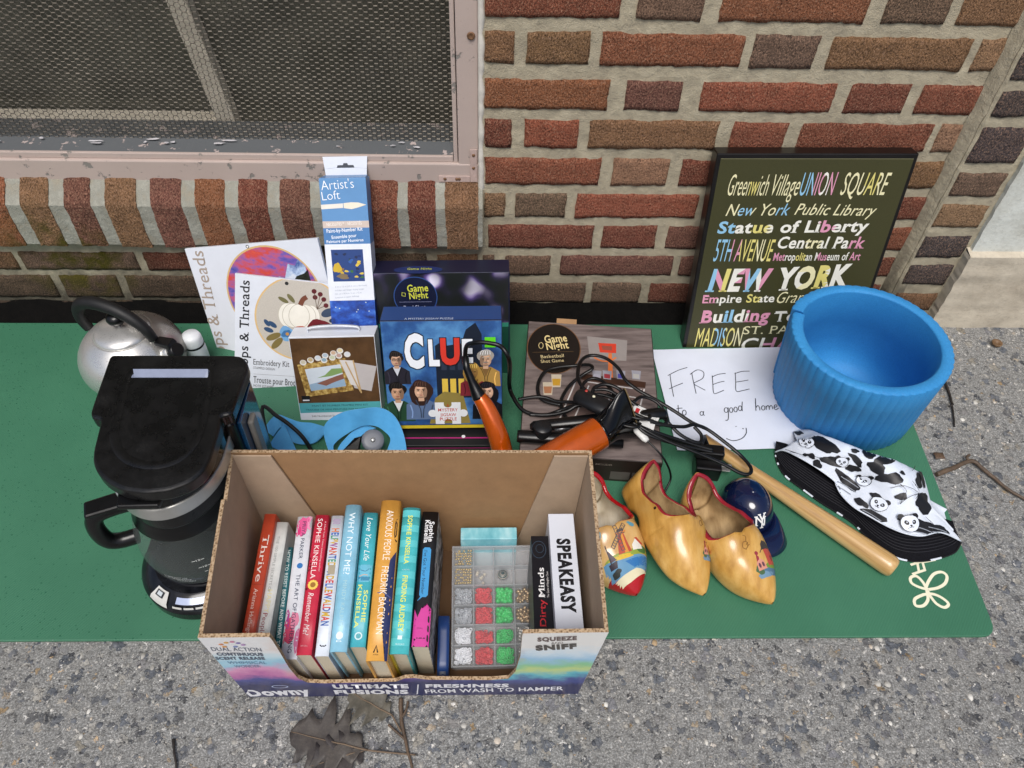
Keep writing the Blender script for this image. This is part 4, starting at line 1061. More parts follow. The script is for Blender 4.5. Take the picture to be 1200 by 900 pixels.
pr.poly([P2(*q) for q in ((.60,.73),(.99,.66),(.90,.38),(.70,.42))], '#b9b3b2'); pr.poly([P2(*q) for q in ((.56,.74),(.72,.73),(.75,.44),(.66,.46))], '#d2cdc9')
for a_, b_ in (((.63,.72),(.765,.38)), ((.72,.735),(.775,.36))): pr.stroke([P2(*a_), P2(*b_)], .0022, '#b99a6a', 0)
for i, (x, y) in enumerate(((.13,.72),(.22,.745),(.31,.765),(.40,.79),(.50,.815),(.58,.84),(.38,.74),(.48,.765),(.56,.785),(.66,.80))):
    pr.ell(x*w, y*h, .0052, .0048, '#d8d6d0'); pr.ell(x*w, y*h+.0008, .0038, .0032, ('#c2b9a3','#b7a37e','#c9cfd6','#a9b7c4','#c7a98f','#d9c9a0','#8aa3b2','#c0c5a8','#b89a90','#d0d2d8')[i])
pr.rect(.05*w, .275*h, .15*w, .345*h, '#17181a'); pr.rect(.06*w, .285*h, .14*w, .30*h, '#dddddd')
pr.text('PAINT BY NUMBER FRAMED MINI KIT', (.16*w, .215*h), (.84*w, .215*h), .0035, '#1f4d52'); pr.text('TROUSSE DE MINI PEINTURE PAR NUMÉROS', (.08*w, .17*h), (.86*w, .17*h), .0032, '#1f4d52')
pr.text('240 Numbered Sections', (.14*w, .095*h), (.52*w, .095*h), .0032, '#55585c'); pr.text('8 in x 6 in (20.3 cm x 15.2 cm)', (.05*w, .03*h), (.26*w, .03*h), .002, '#7b7e82')
pr.build('carton_print', fk)

# ------------------------------------------------------------------ game boxes
O, U, V, N, w, h = pxface((449,462),(598,458),(444,319),(604,320), .90, .968)
gp = thing('game_box', 'green and purple drinking game box standing behind the jigsaw box', 'game box', O+U*w/2)
mb = MB(); block(mb, O, U, V, N, w, h, .055); mb.build('carton', [mat('navy_carton', '#161b35', .4, var=.1)], gp, bevel=.001)
pr = Print(O, U, V)
def bokeh():
    m, t, p = newmat('blurred_lights_print'); v = coords(t); n = noisen(t, v, 34, 0, .5); n2 = noisen(t, v, 13, 1, .5)
    c = ramp(t, n.outputs[0], [(.40, L('#1b1c22')), (.52, L('#2d2745')), (.60, L('#5f4d8c')), (.67, L('#b3a3d8')), (.74, L('#e2dcf2'))])
    t.links.new(mixc(t, ramp(t, n2.outputs[0], [(.42, (.85,.85,.85)), (.56, (0,0,0))]), c, L('#1d211f')), p.inputs['Base Color']); p.inputs['Roughness'].default_value = .35; return m
BOK = bokeh()
pr.rect(.002, .58*h, w-.002, h-.001, BOK); pr.rect(.002, .001, w-.002, .58*h, mat('green_felt_print', '#174a3a', .4, var=.2, vs=12)); pr.rect(.002, .565*h, w-.002, .60*h, '#2f7f68')
PR_ = random.Random(3)
c = pr.uv(487, 348); pr.ell(c.x, c.y, .036, .036, '#2f4e8a', n=40); pr.ell(c.x, c.y, .0345, .0345, '#101733', n=40)
pr.ptext('Game', (477.5, 342), (502, 341), (477.5, 333.5), '#cfd24a', bold=.02); pr.ptext('Night', (480, 350.5), (502, 349), (480, 342.5), '#cfd24a', bold=.02)
a = pr.uv(473, 345); pr.ring(a.x, a.y, .0042, .0048, .001, '#cfd24a', 4, .6)
a, b = pr.uv(468, 354), pr.uv(506, 353.5); pr.stroke([a, b], .0005, '#8d93b8', 0)
pr.ptext('Pool Shot', (473.5, 362.5), (499, 361.5), (473.5, 358), '#b9bdd6'); pr.ptext('Set', (482, 368.5), (490, 368), (482, 364), '#b9bdd6')
pr.build('carton_print', gp)
pt = Print(O+V*(h+.0002), U, -N); pt.ell(w*.33, .012, .040, .016, '#1d2f63', n=30); pt.text('Game Night', (w*.25, .012), (w*.43, .012), .009, '#b9bf3f', bold=.02); pt.build('top_print', gp)

O, U, V, N, w, h = pxface((455,503),(590,501),(449,376),(590,375), .766, .824)
gc = thing('puzzle_box', 'blue mystery jigsaw puzzle box with white and red block lettering', 'puzzle box', O+U*w/2)
mb = MB(); block(mb, O, U, V, N, w, h, .05); mb.build('carton', [mat('navy_carton', '#161b35', .4, var=.1)], gc, bevel=.001)
pr = Print(O, U, V); P2 = lambda a, b: (a*w, b*h)
pr.rect(.001, .04*h, w-.001, h-.001, floss_mat('stormy_night_print', [(.3, L('#10254a')), (.5, L('#2a5590')), (.7, L('#5b96c8'))], 16, 6, (1,1,1), .1)); pr.rect(.001, .001, w-.001, .035*h, '#c9b22a')
pr.poly([P2(*q) for q in ((.44,.30),(.44,.78),(.50,.82),(.53,.78),(.66,.80),(.70,.92),(.78,.98),(.83,.88),(.84,.30))], '#17202f')
for i in range(3): pr.rect((.485+i*.07)*w, .34*h, (.535+i*.07)*w, .48*h, '#d9b84a'); pr.rect((.485+i*.07)*w, .56*h, (.53+i*.07)*w, .66*h, '#2c3547')
pr.poly([P2(*q) for q in ((.36,.05),(.42,.30),(.50,.36),(.66,.34),(.72,.05))], '#8a7a3f')
def portrait(x, y, s, skin, hair, cloth, shirt=None, long=False, tash=None, glasses=False):
    s = s*1.4
    X, Y = x*w, y*h
    pr.poly([(X-s*1.7, max(.042*h, Y-s*3.6)), (X+s*1.7, max(.042*h, Y-s*3.6)), (X+s*1.6, Y-s*1.7), (X+s*.6, Y-s*1.05), (X-s*.6, Y-s*1.05), (X-s*1.6, Y-s*1.7)], cloth)
    if shirt: pr.poly([(X-s*.5, Y-s*1.1), (X+s*.5, Y-s*1.1), (X, Y-s*2.4)], shirt)
    if long: pr.blob(X, Y-s*.35, s*1.25, s*1.5, hair, seed=int(s*1e5), am=.12)
    pr.rect(X-s*.3, Y-s*1.3, X+s*.3, Y-s*.5, skin); pr.blob(X, Y+s*.42, s*.92, s*.82, hair, seed=int(x*99), am=.12); pr.ell(X, Y-s*.12, s*.66, s*.88, skin)
    pr.blob(X, Y+s*.72, s*.72, s*.34, hair, seed=int(x*37), am=.2)
    dk = '#%02x%02x%02x' % tuple(int(int(skin[i:i+2], 16)*.72) for i in (1, 3, 5)); lt = '#%02x%02x%02x' % tuple(min(255, int(int(skin[i:i+2], 16)*1.12)) for i in (1, 3, 5))
    hl = '#%02x%02x%02x' % tuple(min(255, int(int(hair[i:i+2], 16)*1.5+22)) for i in (1, 3, 5)); ck = '#%02x%02x%02x' % tuple(int(int(cloth[i:i+2], 16)*.6) for i in (1, 3, 5)); cl_ = '#%02x%02x%02x' % tuple(min(255, int(int(cloth[i:i+2], 16)*1.35+8)) for i in (1, 3, 5))
    sd_s = 1 if x < .5 else -1
    pr.blob(X+sd_s*s*.42, Y-s*.22, s*.24, s*.62, dk, seed=2, am=.1); pr.blob(X, Y-s*.82, s*.34, s*.12, dk, seed=4, am=.1); pr.ell(X-sd_s*s*.3, Y-s*.28, s*.16, s*.14, lt, n=10); pr.ell(X-sd_s*s*.1, Y+s*.3, s*.3, s*.12, lt, n=10)
    for q in range(5): pr.stroke([(X+s*(-.6+.28*q), Y+s*.55), (X+s*(-.5+.25*q), Y+s*.95), (X+s*(-.3+.2*q), Y+s*1.08)], s*.07, hl, 2)
    pr.stroke([(X-s*.6, Y-s*1.15), (X-s*.15, Y-s*2.3), (X-s*.1, Y-s*3.4)], s*.12, ck, 2); pr.stroke([(X+s*.6, Y-s*1.15), (X+s*.2, Y-s*2.3), (X+s*.1, Y-s*3.4)], s*.12, ck, 2)
    for q in (-1, 1): pr.stroke([(X+q*s*1.2, Y-s*1.75), (X+q*s*1.0, Y-s*2.6), (X+q*s*1.1, Y-s*3.4)], s*.14, ck if q == sd_s else cl_, 2)
    for e in (-1, 1): pr.ell(X+e*s*.27, Y-s*.02, s*.12, s*.06, '#2a1c16', n=8); pr.stroke([(X+e*s*.12, Y+s*.14), (X+e*s*.42, Y+s*.16)], s*.09, hair, 0)
    pr.stroke([(X+s*.05, Y), (X+s*.12, Y-s*.32), (X-s*.02, Y-s*.34)], s*.06, '#9a6a50', 2); pr.ell(X, Y-s*.55, s*.2, s*.06, '#8a3f3a', n=8)
    if tash: pr.ell(X, Y-s*.44, s*.32, s*.09, tash, n=10)
    if glasses:
        for e in (-1, 1): pr.ring(X+e*s*.28, Y-s*.02, s*.25, s*.2, s*.06, '#161616', 12)
portrait(.11, .66, .0085, '#c09a80', '#1c1613', '#26242e', '#c9cdd4', glasses=True); portrait(.86, .66, .0095, '#c7a284', '#a8a39a', '#a98646', '#7a5c34', tash='#8d877c')
portrait(.75, .545, .0085, '#8d6a3a', '#a8823f', '#7a2631', long=True); portrait(.10, .36, .0105, '#bb9275', '#14100e', '#24452f', '#d5d8d8')
portrait(.30, .375, .0105, '#cfa68a', '#33201a', '#5a6f92', long=True); portrait(.87, .36, .0100, '#d2ab90', '#141319', '#15141a', long=True)
def fat(t, a, b, hh, col, o=.016):
    for dx in (-1, 0, 1):
        for dy in (-1, 0, 1):
            if dx or dy: pr.text(t, (a[0]+dx*.0013, a[1]+dy*.0013), (b[0]+dx*.0013, b[1]+dy*.0013), hh, '#10131c', bold=o)
    pr.text(t, a, b, hh, col, bold=o)
pr.lay += 2
fat('C', P2(.185,.60), P2(.345,.60), .29*h, '#e9edf2', .05); fat('L', P2(.385,.615), P2(.475,.615), .225*h, '#e9edf2', .05); fat('U', P2(.485,.625), P2(.645,.625), .225*h, '#d33a2c', .05); fat('E', P2(.665,.64), P2(.755,.64), .20*h, '#e9edf2', .05)
pr.poly([P2(*q) for q in ((.855,.765),(.945,.765),(.945,.855),(.855,.855))], '#62d621')
# jigsaw-piece badge
jp = []
def knob_(cx_, cy_, r, a0, a1): return [(cx_+r*cos(a0+(a1-a0)*k/10)/1., cy_+r*sin(a0+(a1-a0)*k/10)) for k in range(11)]
X0, Y0, S_ = .525*w, .155*h, .020
jp = [(X0-S_, Y0-S_), (X0-.3*S_, Y0-S_)]+knob_(X0, Y0-.85*S_, .32*S_, radians(200), radians(-20))[::1]+[(X0+.3*S_, Y0-S_), (X0+S_, Y0-S_), (X0+S_, Y0-.3*S_)]+knob_(X0+1.2*S_, Y0, .34*S_, radians(-130), radians(130))+[(X0+S_, Y0+.3*S_), (X0+S_, Y0+S_), (X0+.3*S_, Y0+S_)]+knob_(X0, Y0+.85*S_, .32*S_, radians(-20), radians(-160))+[(X0-.3*S_, Y0+S_), (X0-S_, Y0+S_), (X0-S_, Y0+.3*S_)]+knob_(X0-1.2*S_, Y0, .34*S_, radians(50), radians(310))+[(X0-S_, Y0-.3*S_)]
pr.poly(jp, '#dfe2e6')
for i, s_ in enumerate(('A', 'MYSTERY', 'JIGSAW', 'PUZZLE')):
    hw = (.002, .0155, .0125, .0135)[i]; yy = Y0+(.0115, .0035, -.0055, -.0135)[i]; pr.text(s_, (X0-hw, yy), (X0+hw, yy), .0058, '#b8332c', bold=.01, serif=.04)
pr.build('carton_print', gc)
pt = Print(O+V*(h+.0002), U, -N); pt.rect(.001, .001, w-.001, .049, '#24447c'); pt.text('A MYSTERY JIGSAW PUZZLE', (w*.2, .003), (w*.6, .003), .006, '#c9d3e0'); pt.build('top_print', gc)

fb0, fb1 = gy(470, 526, .737), gy(578, 526, .737)
bk = thing('flat_game_box', 'flat black box with a thin magenta line lying under the jigsaw box', 'box', (-.05, .78, MZ))
mb = MB(); mb.box(fb0.x, fb1.x, .737, .84, MZ, MZ+.020); mb.build('carton', [mat('matt_black_carton', '#121214', .45)], bk, bevel=.001)
pr = Print((fb0.x, .737, MZ), (1,0,0), (0,0,1)); pr.rect(.002, .013, fb1.x-fb0.x-.002, .0152, '#a3206a'); pr.build('carton_print', bk)
pr = Print((fb0.x, .737, MZ+.0202), (1,0,0), (0,1,0)); pr.rect(.002, .014, fb1.x-fb0.x-.002, .0165, '#a3206a'); pr.ell(.098, .018, .003, .003, '#d9d9dd'); pr.build('top_print', bk)

# basketball game box lying flat
GZ = .060
a, b, c_, d_ = gz(606,520,GZ), gz(777,543,GZ), gz(757,382,GZ), gz(610,381,GZ)
U = ((b-a)+(c_-d_)); U.z = 0; U.normalize(); V = Vector((-U.y, U.x, 0)); O = Vector((.062, .685, MZ)); w = .217; h = .292
O = b-U*w; O.z = MZ
bb = thing('game_box', 'flat wood patterned basketball drinking game box buried under hair tools and cables', 'game box', O+U*w/2)
mb = MB(); block(mb, O+Vector((0,0,GZ-MZ)), U, V, Vector((0,0,1)), w, h, GZ-MZ); mb.build('carton', [mat('dark_brown_carton', '#2a211d', .45, var=.25, vs=30)], bb, bevel=.0012)
pr = Print(O+Vector((0,0,GZ-MZ)), U, V)
def wood_print():
    m, t, p = newmat('grey_wood_print'); v = coords(t, (1, 9, 1), (0, 0, radians(3))); n = noisen(t, v, 11, 6, .65)
    t.links.new(ramp(t, n.outputs[0], [(.25, L('#3d3534')), (.45, L('#675c59')), (.6, L('#7c706c')), (.8, L('#5a4f4c'))]), p.inputs['Base Color']); p.inputs['Roughness'].default_value = .4; return m
pr.rect(.0015, .0015, w-.0015, h-.0015, wood_print())
c = pr.uv(649, 408); pr.ell(c.x, c.y, .046, .060, '#6a4a30', n=44); pr.ell(c.x, c.y, .0445, .0585, '#17120f', n=44)
pr.ptext('Game', (639, 402), (665, 400), (638.5, 393), '#d8c48a', bold=.02); pr.ptext('Night', (641, 410), (667, 408), (640.5, 401.5), '#d8c48a', bold=.02)
a, b = pr.uv(624, 413), pr.uv(672, 412); pr.stroke([a, b], .0006, '#6f5638', 0)
q = pr.uv(634, 405); pr.ring(q.x, q.y, .0045, .008, .001, '#d8c48a', 8)
pr.ptext('Basketball', (634, 420), (661, 418.5), (634, 416), '#cbb98a'); pr.ptext('Shot Game', (634, 425.5), (661, 424), (634, 421.5), '#cbb98a')
def Q(*pts): return [tuple(pr.uv(*p)) for p in pts]
pr.poly(Q((688,394),(735,399),(734,423),(691,421)), '#8d8682'); pr.poly(Q((701,402),(722,403),(722,414),(703,413)), '#c43c28'); pr.poly(Q((705,405),(717,406),(717,411),(706,410)), '#8d4a3c')
pr.poly(Q((713,414),(717,414),(719,455),(712,455)), '#d0703a'); pr.stroke(Q((696,419),(705,423),(715,423),(722,419)), .003, '#d0703a')
pr.poly(Q((684,438),(757,448),(756,455),(680,446)), '#3a2419')
for x in (694, 706, 722, 740):
    pr.poly(Q((x,434),(x+11,435),(x+10,445),(x+1,444)), '#8f8f98'); pr.poly(Q((x+2,438),(x+9,439),(x+9,444),(x+2,443)), ('#9b9aa6','#8b3038','#4a4a9c','#a5a39f')[(694,706,722,740).index(x)])
pr.poly(Q((676,444),(755,456),(742,500),(640,498)), '#6b5a55')
for a_ in (((676,444),(652,500)), ((755,456),(745,498)), ((684,447),(752,457)), ((716,462),(745,466)), ((716,462),(708,482)), ((745,466),(739,486)), ((690,452),(670,497))): pr.stroke(Q(*a_), .0022, '#c9c6c4', 0)
for x, y in ((642,456), (652,447)):
    pr.poly(Q((x-6,y-8),(x+6,y-8),(x+5,y+7),(x-5,y+7)), '#b7ab96'); pr.poly(Q((x-5,y-3),(x+5,y-3),(x+4,y+5),(x-4,y+5)), '#b58a2c' if x > 645 else '#9b6a4a')
pr.build('carton_print', bb)
pr = Print(O-V*.0002, U, Vector((0,0,1)))
pr.rect(w-.075, .006, w-.045, .026, '#5c5652'); pr.rect(w-.042, .006, w-.012, .026, '#5c5652'); pr.text('INCLUDES', (w-.10, .040), (w-.075, .040), .004, '#8f857a'); pr.build('side_print', bb)
mb = MB(); tO = O+V*h+Vector((0,0,GZ-MZ)); q = [tO+U*.05-V*.002, tO+U*.085-V*.002, tO+U*.085+V*.006+Vector((0,0,.004)), tO+U*.05+V*.006+Vector((0,0,.004))]
mb.add([v_+Vector((0,0,.0006)) for v_ in q], [(0,1,2,3)]); mb.build('lid_tab', [CARD], bb, solid=.0006)

# ------------------------------------------------------------------ framed New York word print
O, U, V, N, w, h = pxface((798,413),(998,413),(837,181),(1073,179), .972, 1.040)
ny = thing('word_art_panel', 'dark olive wall panel covered with New York place names, leaning on the brick wall', 'wall art', O+U*w/2)
mb = MB(); block(mb, O, U, V, N, w, h, .028); mb.build('frame', [mat('black_wrap_frame', '#110e0d', .35, var=.4, vs=25)], ny, bevel=.0015)
pr = Print(O, U, V); pr.rect(.007, .004, w-.006, h-.008, mat('olive_canvas', '#3d3c20', .45, var=.16, vs=700)); pr.stroke([(.0072, h-.0082), (w-.0062, h-.0082)], .0006, '#8a8766', 0)
CRM = '#e6dfb2'; PNK = '#d995ad'; SKY_ = '#8fc0dc'; YEL = '#dcd07a'; WHT = '#e8e6da'
def c7(x, y): return (780+x/2.857, 150+y/2.857)
def nyt(t, x0, yb0, x1, yb1, hh, cols, **kw):
    A_, B_ = c7(x0, yb0), c7(x1, yb1); a, b = pr.uv(*A_), pr.uv(*B_); tp = pr.uv(A_[0], A_[1]-hh/2.857)
    pr.text(t, a, b, abs(tp.y-a.y), cols, **kw)
nyt('Greenwich', 205, 226, 338, 226, 76, [CRM, CRM, YEL, CRM], shear=.3, bold=-.004); nyt('Village', 352, 226, 442, 226, 76, CRM, shear=.3, bold=-.004)
nyt('UNION', 446, 226, 560, 224, 82, [SKY_, SKY_, PNK, WHT, PNK], shear=.2); nyt('SQUARE', 582, 224, 735, 224, 80, [CRM, CRM, YEL, CRM], shear=.2)
nyt('New York', 200, 294, 412, 292, 42, [CRM, SKY_, CRM, CRM, SKY_], shear=.35); nyt('Public Library', 430, 290, 700, 294, 40, CRM, shear=.35)
nyt('Statue of Liberty', 172, 352, 675, 346, 40, [SKY_, WHT, YEL, WHT, WHT, WHT, PNK, WHT, WHT], bold=.028, shear=.08, serif=.07)
nyt('5TH AVENUE', 158, 446, 352, 446, 78, [SKY_, SKY_, PNK, YEL, YEL, CRM, YEL], shear=.15); nyt('Central Park', 372, 402, 662, 402, 40, [WHT, WHT, CRM, WHT, WHT, PNK], bold=.02, shear=.12, serif=.05)
nyt('Metropolitan Museum of Art', 358, 444, 648, 442, 28, [PNK, WHT, YEL, WHT, PNK, WHT, WHT, PNK], bold=.012, serif=.03)
nyt('NEW', 132, 544, 345, 542, 72, [SKY_, PNK, YEL, WHT, PNK, SKY_, WHT, PNK], bold=.05, shear=.16, serif=.09); nyt('YORK', 372, 540, 612, 526, 72, [WHT, WHT, CRM, YEL, WHT, WHT], bold=.05, shear=.16, serif=.09)
nyt('Empire State', 122, 586, 362, 582, 28, [PNK, WHT, WHT, YEL, WHT], bold=.02, serif=.06); nyt('Grand Central', 370, 586, 640, 580, 40, CRM, shear=.35, bold=-.006)
nyt('Building', 112, 652, 345, 646, 42, [PNK, WHT, SKY_, WHT, PNK, PNK], bold=.032, shear=.05, serif=.08); nyt('Terminal', 358, 648, 600, 640, 36, [WHT, WHT, PNK], bold=.015, serif=.05)
nyt('MADISON', 96, 732, 250, 730, 66, [YEL, YEL, SKY_, YEL, CRM], shear=.1); nyt('ST. PATRICKS', 258, 690, 590, 684, 28, CRM, serif=.05); nyt('CHAPEL', 250, 746, 545, 738, 44, [WHT, PNK, WHT, PNK], bold=.015, shear=.1, serif=.06)
nyt('Avenue', 150, 772, 235, 770, 28, [WHT, PNK], bold=.02, serif=.05)
pr.build('word_print', ny)
for t_ in (0,):
    PRn = random.Random(5)
# ------------------------------------------------------------------ FREE notice
PC = [gz(793,530,MZ+.001), gz(763.5,411,MZ+.001)]
O = PC[0]; V = (PC[1]-PC[0]); V.z = 0; h = V.length; V.normalize(); U = Vector((V.y, -V.x, 0)); w = .279*h/.216
pp = thing('paper_notice', 'white sheet of paper with handwritten FREE to a good home and a smile', 'notice', O+U*w/2)
mb = MB(); nx, ny_ = 44, 34; r = []
def pz(a, b):
    q = .0012+.0016*(1+noise.noise(Vector((a*3, b*3, 2))))+.0007*noise.noise(Vector((a*9, b*9, 4)))+.003*max(0, .12-a)*(1-b)*8
    return q
for j in range(ny_+1): r.append([O+U*w*i/nx+V*h*j/ny_+Vector((0,0,pz(i/nx, j/ny_))) for i in range(nx+1)])
mb.grid(r); po = mb.build('sheet', [mat('white_paper', '#d3d9e6', .6, var=.03, vs=20)], pp)
bm_ = bmesh.new(); bm_.from_mesh(po.data); bm_.transform(Matrix.Translation(origin(pp))); pb = BVHTree.FromBMesh(bm_); bm_.free()
pr = Print(O, U, V, bvh=pb, maxlen=.004, reach=.05, base=.0003)
INK = '#2a2f3a'
def hw_(pts, w_=.0014, sm=4): pr.stroke([tuple(pr.uv(*p)) for p in pts], w_, INK, sm)
def s7(x, y): return (740+x/3.077, 400+y/3.077)
def H7(*pts, sm=4, w_=.0014): hw_([s7(*p) for p in pts], w_, sm)
H7((138,125),(142,160),(150,206), sm=3); H7((130,128),(165,110),(200,99), sm=3); H7((134,178),(160,165),(184,155), sm=3)
H7((216,118),(222,150),(232,192), sm=3); H7((210,124),(235,108),(258,116),(255,138),(224,156),(245,170),(265,180))
H7((290,128),(292,160),(296,190),(312,188),(332,180)); H7((288,134),(310,124),(338,120), sm=3); H7((292,160),(315,152),(334,148), sm=3)
H7((372,118),(374,150),(376,183),(398,182),(424,176)); H7((370,122),(395,114),(424,112), sm=3); H7((374,152),(398,148),(420,144), sm=3)
def circ(x, y, rx, ry, a0=0, n=9): return [(x+rx*cos(a0+2*pi*k/n), y+ry*sin(a0+2*pi*k/n)) for k in range(n+1)]
H7((166,236),(168,258),(174,272),(180,268)); H7((160,250),(172,247),(182,246), sm=2); H7(*circ(189,262,7,9))
H7(*circ(252,264,6,7)); H7((259,256),(258,268),(263,271))
H7(*circ(340,252,7,9)); H7((347,242),(348,270),(346,288),(337,290)); H7(*circ(358,252,6,9)); H7(*circ(374,250,6,9)); H7(*circ(390,246,6,9)); H7((398,222),(397,240),(398,256))
H7((445,210),(446,232),(447,255)); H7((447,244),(454,236),(460,244),(461,254)); H7(*circ(473,245,6,8)); H7((483,238),(484,252)); H7((484,243),(490,236),(494,243),(495,252)); H7((495,243),(501,236),(506,243),(507,250)); H7((513,244),(522,240),(520,234),(514,236),(512,246),(518,252),(528,246))
H7((340,356),(365,364),(395,356),(411,338),(411,318)); H7((374,312),(375,314), sm=0, w_=.002); H7((398,320),(402,322), sm=0, w_=.002)
pr.build('handwriting', pp)

# ------------------------------------------------------------------ blue foam roll
FX, FYc, FR, FH = .618, .853, .1155, .207
fo = thing('foam_ring', 'bright blue ribbed foam sheet curled into a ring beside the handwritten notice', 'foam ring', (FX, FYc, MZ))
def foam_mat():
    m, t, p = newmat('blue_foam'); v = coords(t); n = noisen(t, v, 10, 4); f = noisen(t, v, 420, 3, .7)
    t.links.new(mixc(t, ramp(t, f.outputs[0], [(.35, (.35,.35,.35)), (.6, (0,0,0))]), ramp(t, n.outputs[0], [(.3, L('#2f84c2')), (.7, L('#3a92cd'))]), L('#1f659f')), p.inputs['Base Color'])
    p.inputs['Roughness'].default_value = .62; p.inputs['Specular IOR Level'].default_value = .35
    t.links.new(bumpn(t, f.outputs[0], .25, .001), p.inputs['Normal']); return m
mb = MB(); n = 720; TH = .0165; rows_ = [[] for _ in range(13)]
seam = radians(152)
for k in range(n+1):
    a = seam+2*pi*k/n*.9985; fr_ = k/n
    off = -.0025*(1-fr_)**6+.0015*max(0, fr_-.9)*10
    rib = .0017*abs(sin(54*pi*fr_))**.6
    ro_ = FR+off+rib; ri = FR+off-TH
    def P_(r_, z): return Vector((FX+r_*cos(a)-.045*z/FH, FYc+r_*sin(a)-.060*z/FH, MZ+z))
    zt = FH+.0006*sin(3*a)+(.004 if fr_ > .955 else 0)
    prof = [(ri+.002,0.0),(ri,.003),(ri,zt*.5),(ri,zt-.003),(ri+.002,zt-.0004),((ro_+ri)/2,zt),(ro_-.002,zt-.0004),(ro_,zt-.0025),(ro_,zt*.7),(ro_,zt*.42),(ro_,zt*.2),(ro_-.0005,.003),(ro_-.002,0)]
    for q, (r_, z) in enumerate(prof): rows_[q].append(P_(r_, z))
mb.grid(rows_, 0, True, closed_v=True)
for k in (0, n): mb.add([rw[k] for rw in rows_], [tuple(range(13))], 0)
mb.build('ribbed_wall', [foam_mat()], fo)
mb = MB(); mb.grid([[Vector((FX+r_*cos(2*pi*k/64)-.045*z/FH, FYc+r_*sin(2*pi*k/64)-.060*z/FH, MZ+z)) for k in range(64)] for r_, z in ((.0005,.003),(.03,.0035),(.05,.006),(.066,.012),(.080,.024),(.090,.044),(.0960,.074),(FR-TH+.0004,.120))], 0, True, closed_u=True); mb.build('inner_base', [foam_mat()], fo)
# ------------------------------------------------------------------ hair dryer, straightener, cables
ORANGE = mat('metallic_orange', '#c4560c', .22, .35, var=.1, vs=40, coat=.8)
UPZ = Vector((0,0,1))
dr = thing('hair_dryer', 'orange hair dryer with a black flared nozzle lying across the flat game box', 'hair dryer', gz(640,560,GZ))
a0 = gz(628,550,.088); a1 = gz(702,507,.104); ax_ = (a1-a0).normalized()
mb = MB(); L0 = (a1-a0).length
mb.tube([a0-ax_*.075, a0-ax_*.070, a0-ax_*.045, a0, a0+ax_*L0*.5, a1-ax_*.001, a1], [.010,.019,.025,.0258,.0255,.0252,.0248], 32)
mb.build('barrel', [ORANGE], dr)
mb = MB(); mb.tube([a1-ax_*.0008, a1+ax_*.004], [.0240,.0240], 32); mb.build('front_ring', [GLOSSBLK], dr)
# concentrator nozzle: round at the barrel, spreading to a flat slot
sl0, sl1 = gz(737,474,.150), gz(755,531,.070); sd1 = (sl1-sl0)/2; sd1 = (sd1-ax_*sd1.dot(ax_)*.8).normalized()*.043; mid = a1+ax_*.060-sd1*.06
sA = ax_.cross(UPZ).normalized(); sB = sA.cross(ax_).normalized()
rows_ = []
tgt_n = ax_.cross(sd1.normalized()).normalized()
for i in range(13):
    t_ = i/12; s_ = t_*t_*(3-2*t_); row = []
    cen = (a1+ax_*.003).lerp(mid, t_)
    for k in range(40):
        a = 2*pi*k/40
        circ_ = (sd1-ax_*sd1.dot(ax_)).normalized()*cos(a)*.0232 + tgt_n*sin(a)*.0232
        slot = sd1*cos(a)*1.0*(abs(cos(a))**-.0) + tgt_n*sin(a)*.0065
        row.append(cen+circ_*(1-s_)+slot*s_)
    rows_.append(row)
rin = [[mid+(q-mid)*.86-ax_*.002 for q in rows_[-1]], [mid+(q-mid)*.6-ax_*.03 for q in rows_[-1]]]
mb = MB(); mb.grid(rows_+rin, 0, True, closed_u=True)
mb.build('nozzle', [GLOSSBLK], dr)
EDGE = mat('worn_tan_edge', '#6b5a3c', .4, var=.5, vs=200)
fs_ = 1 if tgt_n.dot(CAMC-mid) > 0 else -1       # side of the nozzle that faces out
mb = MB(); mb.tube(rows_[-1]+[rows_[-1][0]], .0011, 6, 0, False); mb.build('mouth_edge', [EDGE], dr)
for k0 in (9, 16) if fs_ > 0 else (29, 22):
    mb = MB(); pth = [rows_[i][k0+(i//4)*(1 if k0 in (9, 29) else -1)]+tgt_n*fs_*.0004 for i in range(0, 12)]
    mb.tube(pth, [.0022-.0001*i for i in range(12)], 8); mb.build('nozzle_ridge', [GLOSSBLK], dr)
h0, h1, h2, h3 = gy(592,545,.690), gy(584,512,.715), gy(571,480,.742), gy(561,464,.755)
hb = a0-ax_*.045
mb = MB(); hp_ = bez([hb, hb.lerp(h0, .6), h0, h1, h2, h3], 8); n = len(hp_)
mb.tube(hp_, [.0160-.0062*min(1, max(0, (i/n-.55)/.45))**1.3 for i in range(n)], 24); mb.build('handle', [ORANGE], dr)
mb = MB(); g_ = hp_[-2:]; e1, e2 = gy(553,447,.768), gy(547,432,.778)
mb.tube([h3-(e1-h3).normalized()*.003, h3, h3.lerp(e1, .5), e1, e2, gy(545,417,.790)], [.0112,.0108,.0085,.0062,.0052,.0050], 16)
mb.build('cord_sleeve', [BLACK], dr)

def c7z(x, y, z): return gz(540+x/3.158, 370+y/3.158, z)
def c3z(x, y, z): return gz(640+x/4.615, 400+y/4.615, z)
CORD = mat('black_cord', '#0c0c0d', .38, var=.2, vs=60)
cord_pts = [gy(545,417,.790), gy(547,405,.79), gy(557,401.5,.78), gy(573,402,.775), gy(588,407,.77), gy(597,424,.765), c7z(180,260,.075), c7z(196,305,.068), c7z(228,348,.065), c7z(275,366,.066), c7z(335,366,.070), c7z(395,352,.078), c7z(435,332,.085), c7z(500,340,.09)]
mb = MB(); mb.tube(bez(cord_pts, 8), .0033, 8); mb.build('cord', [CORD], dr)

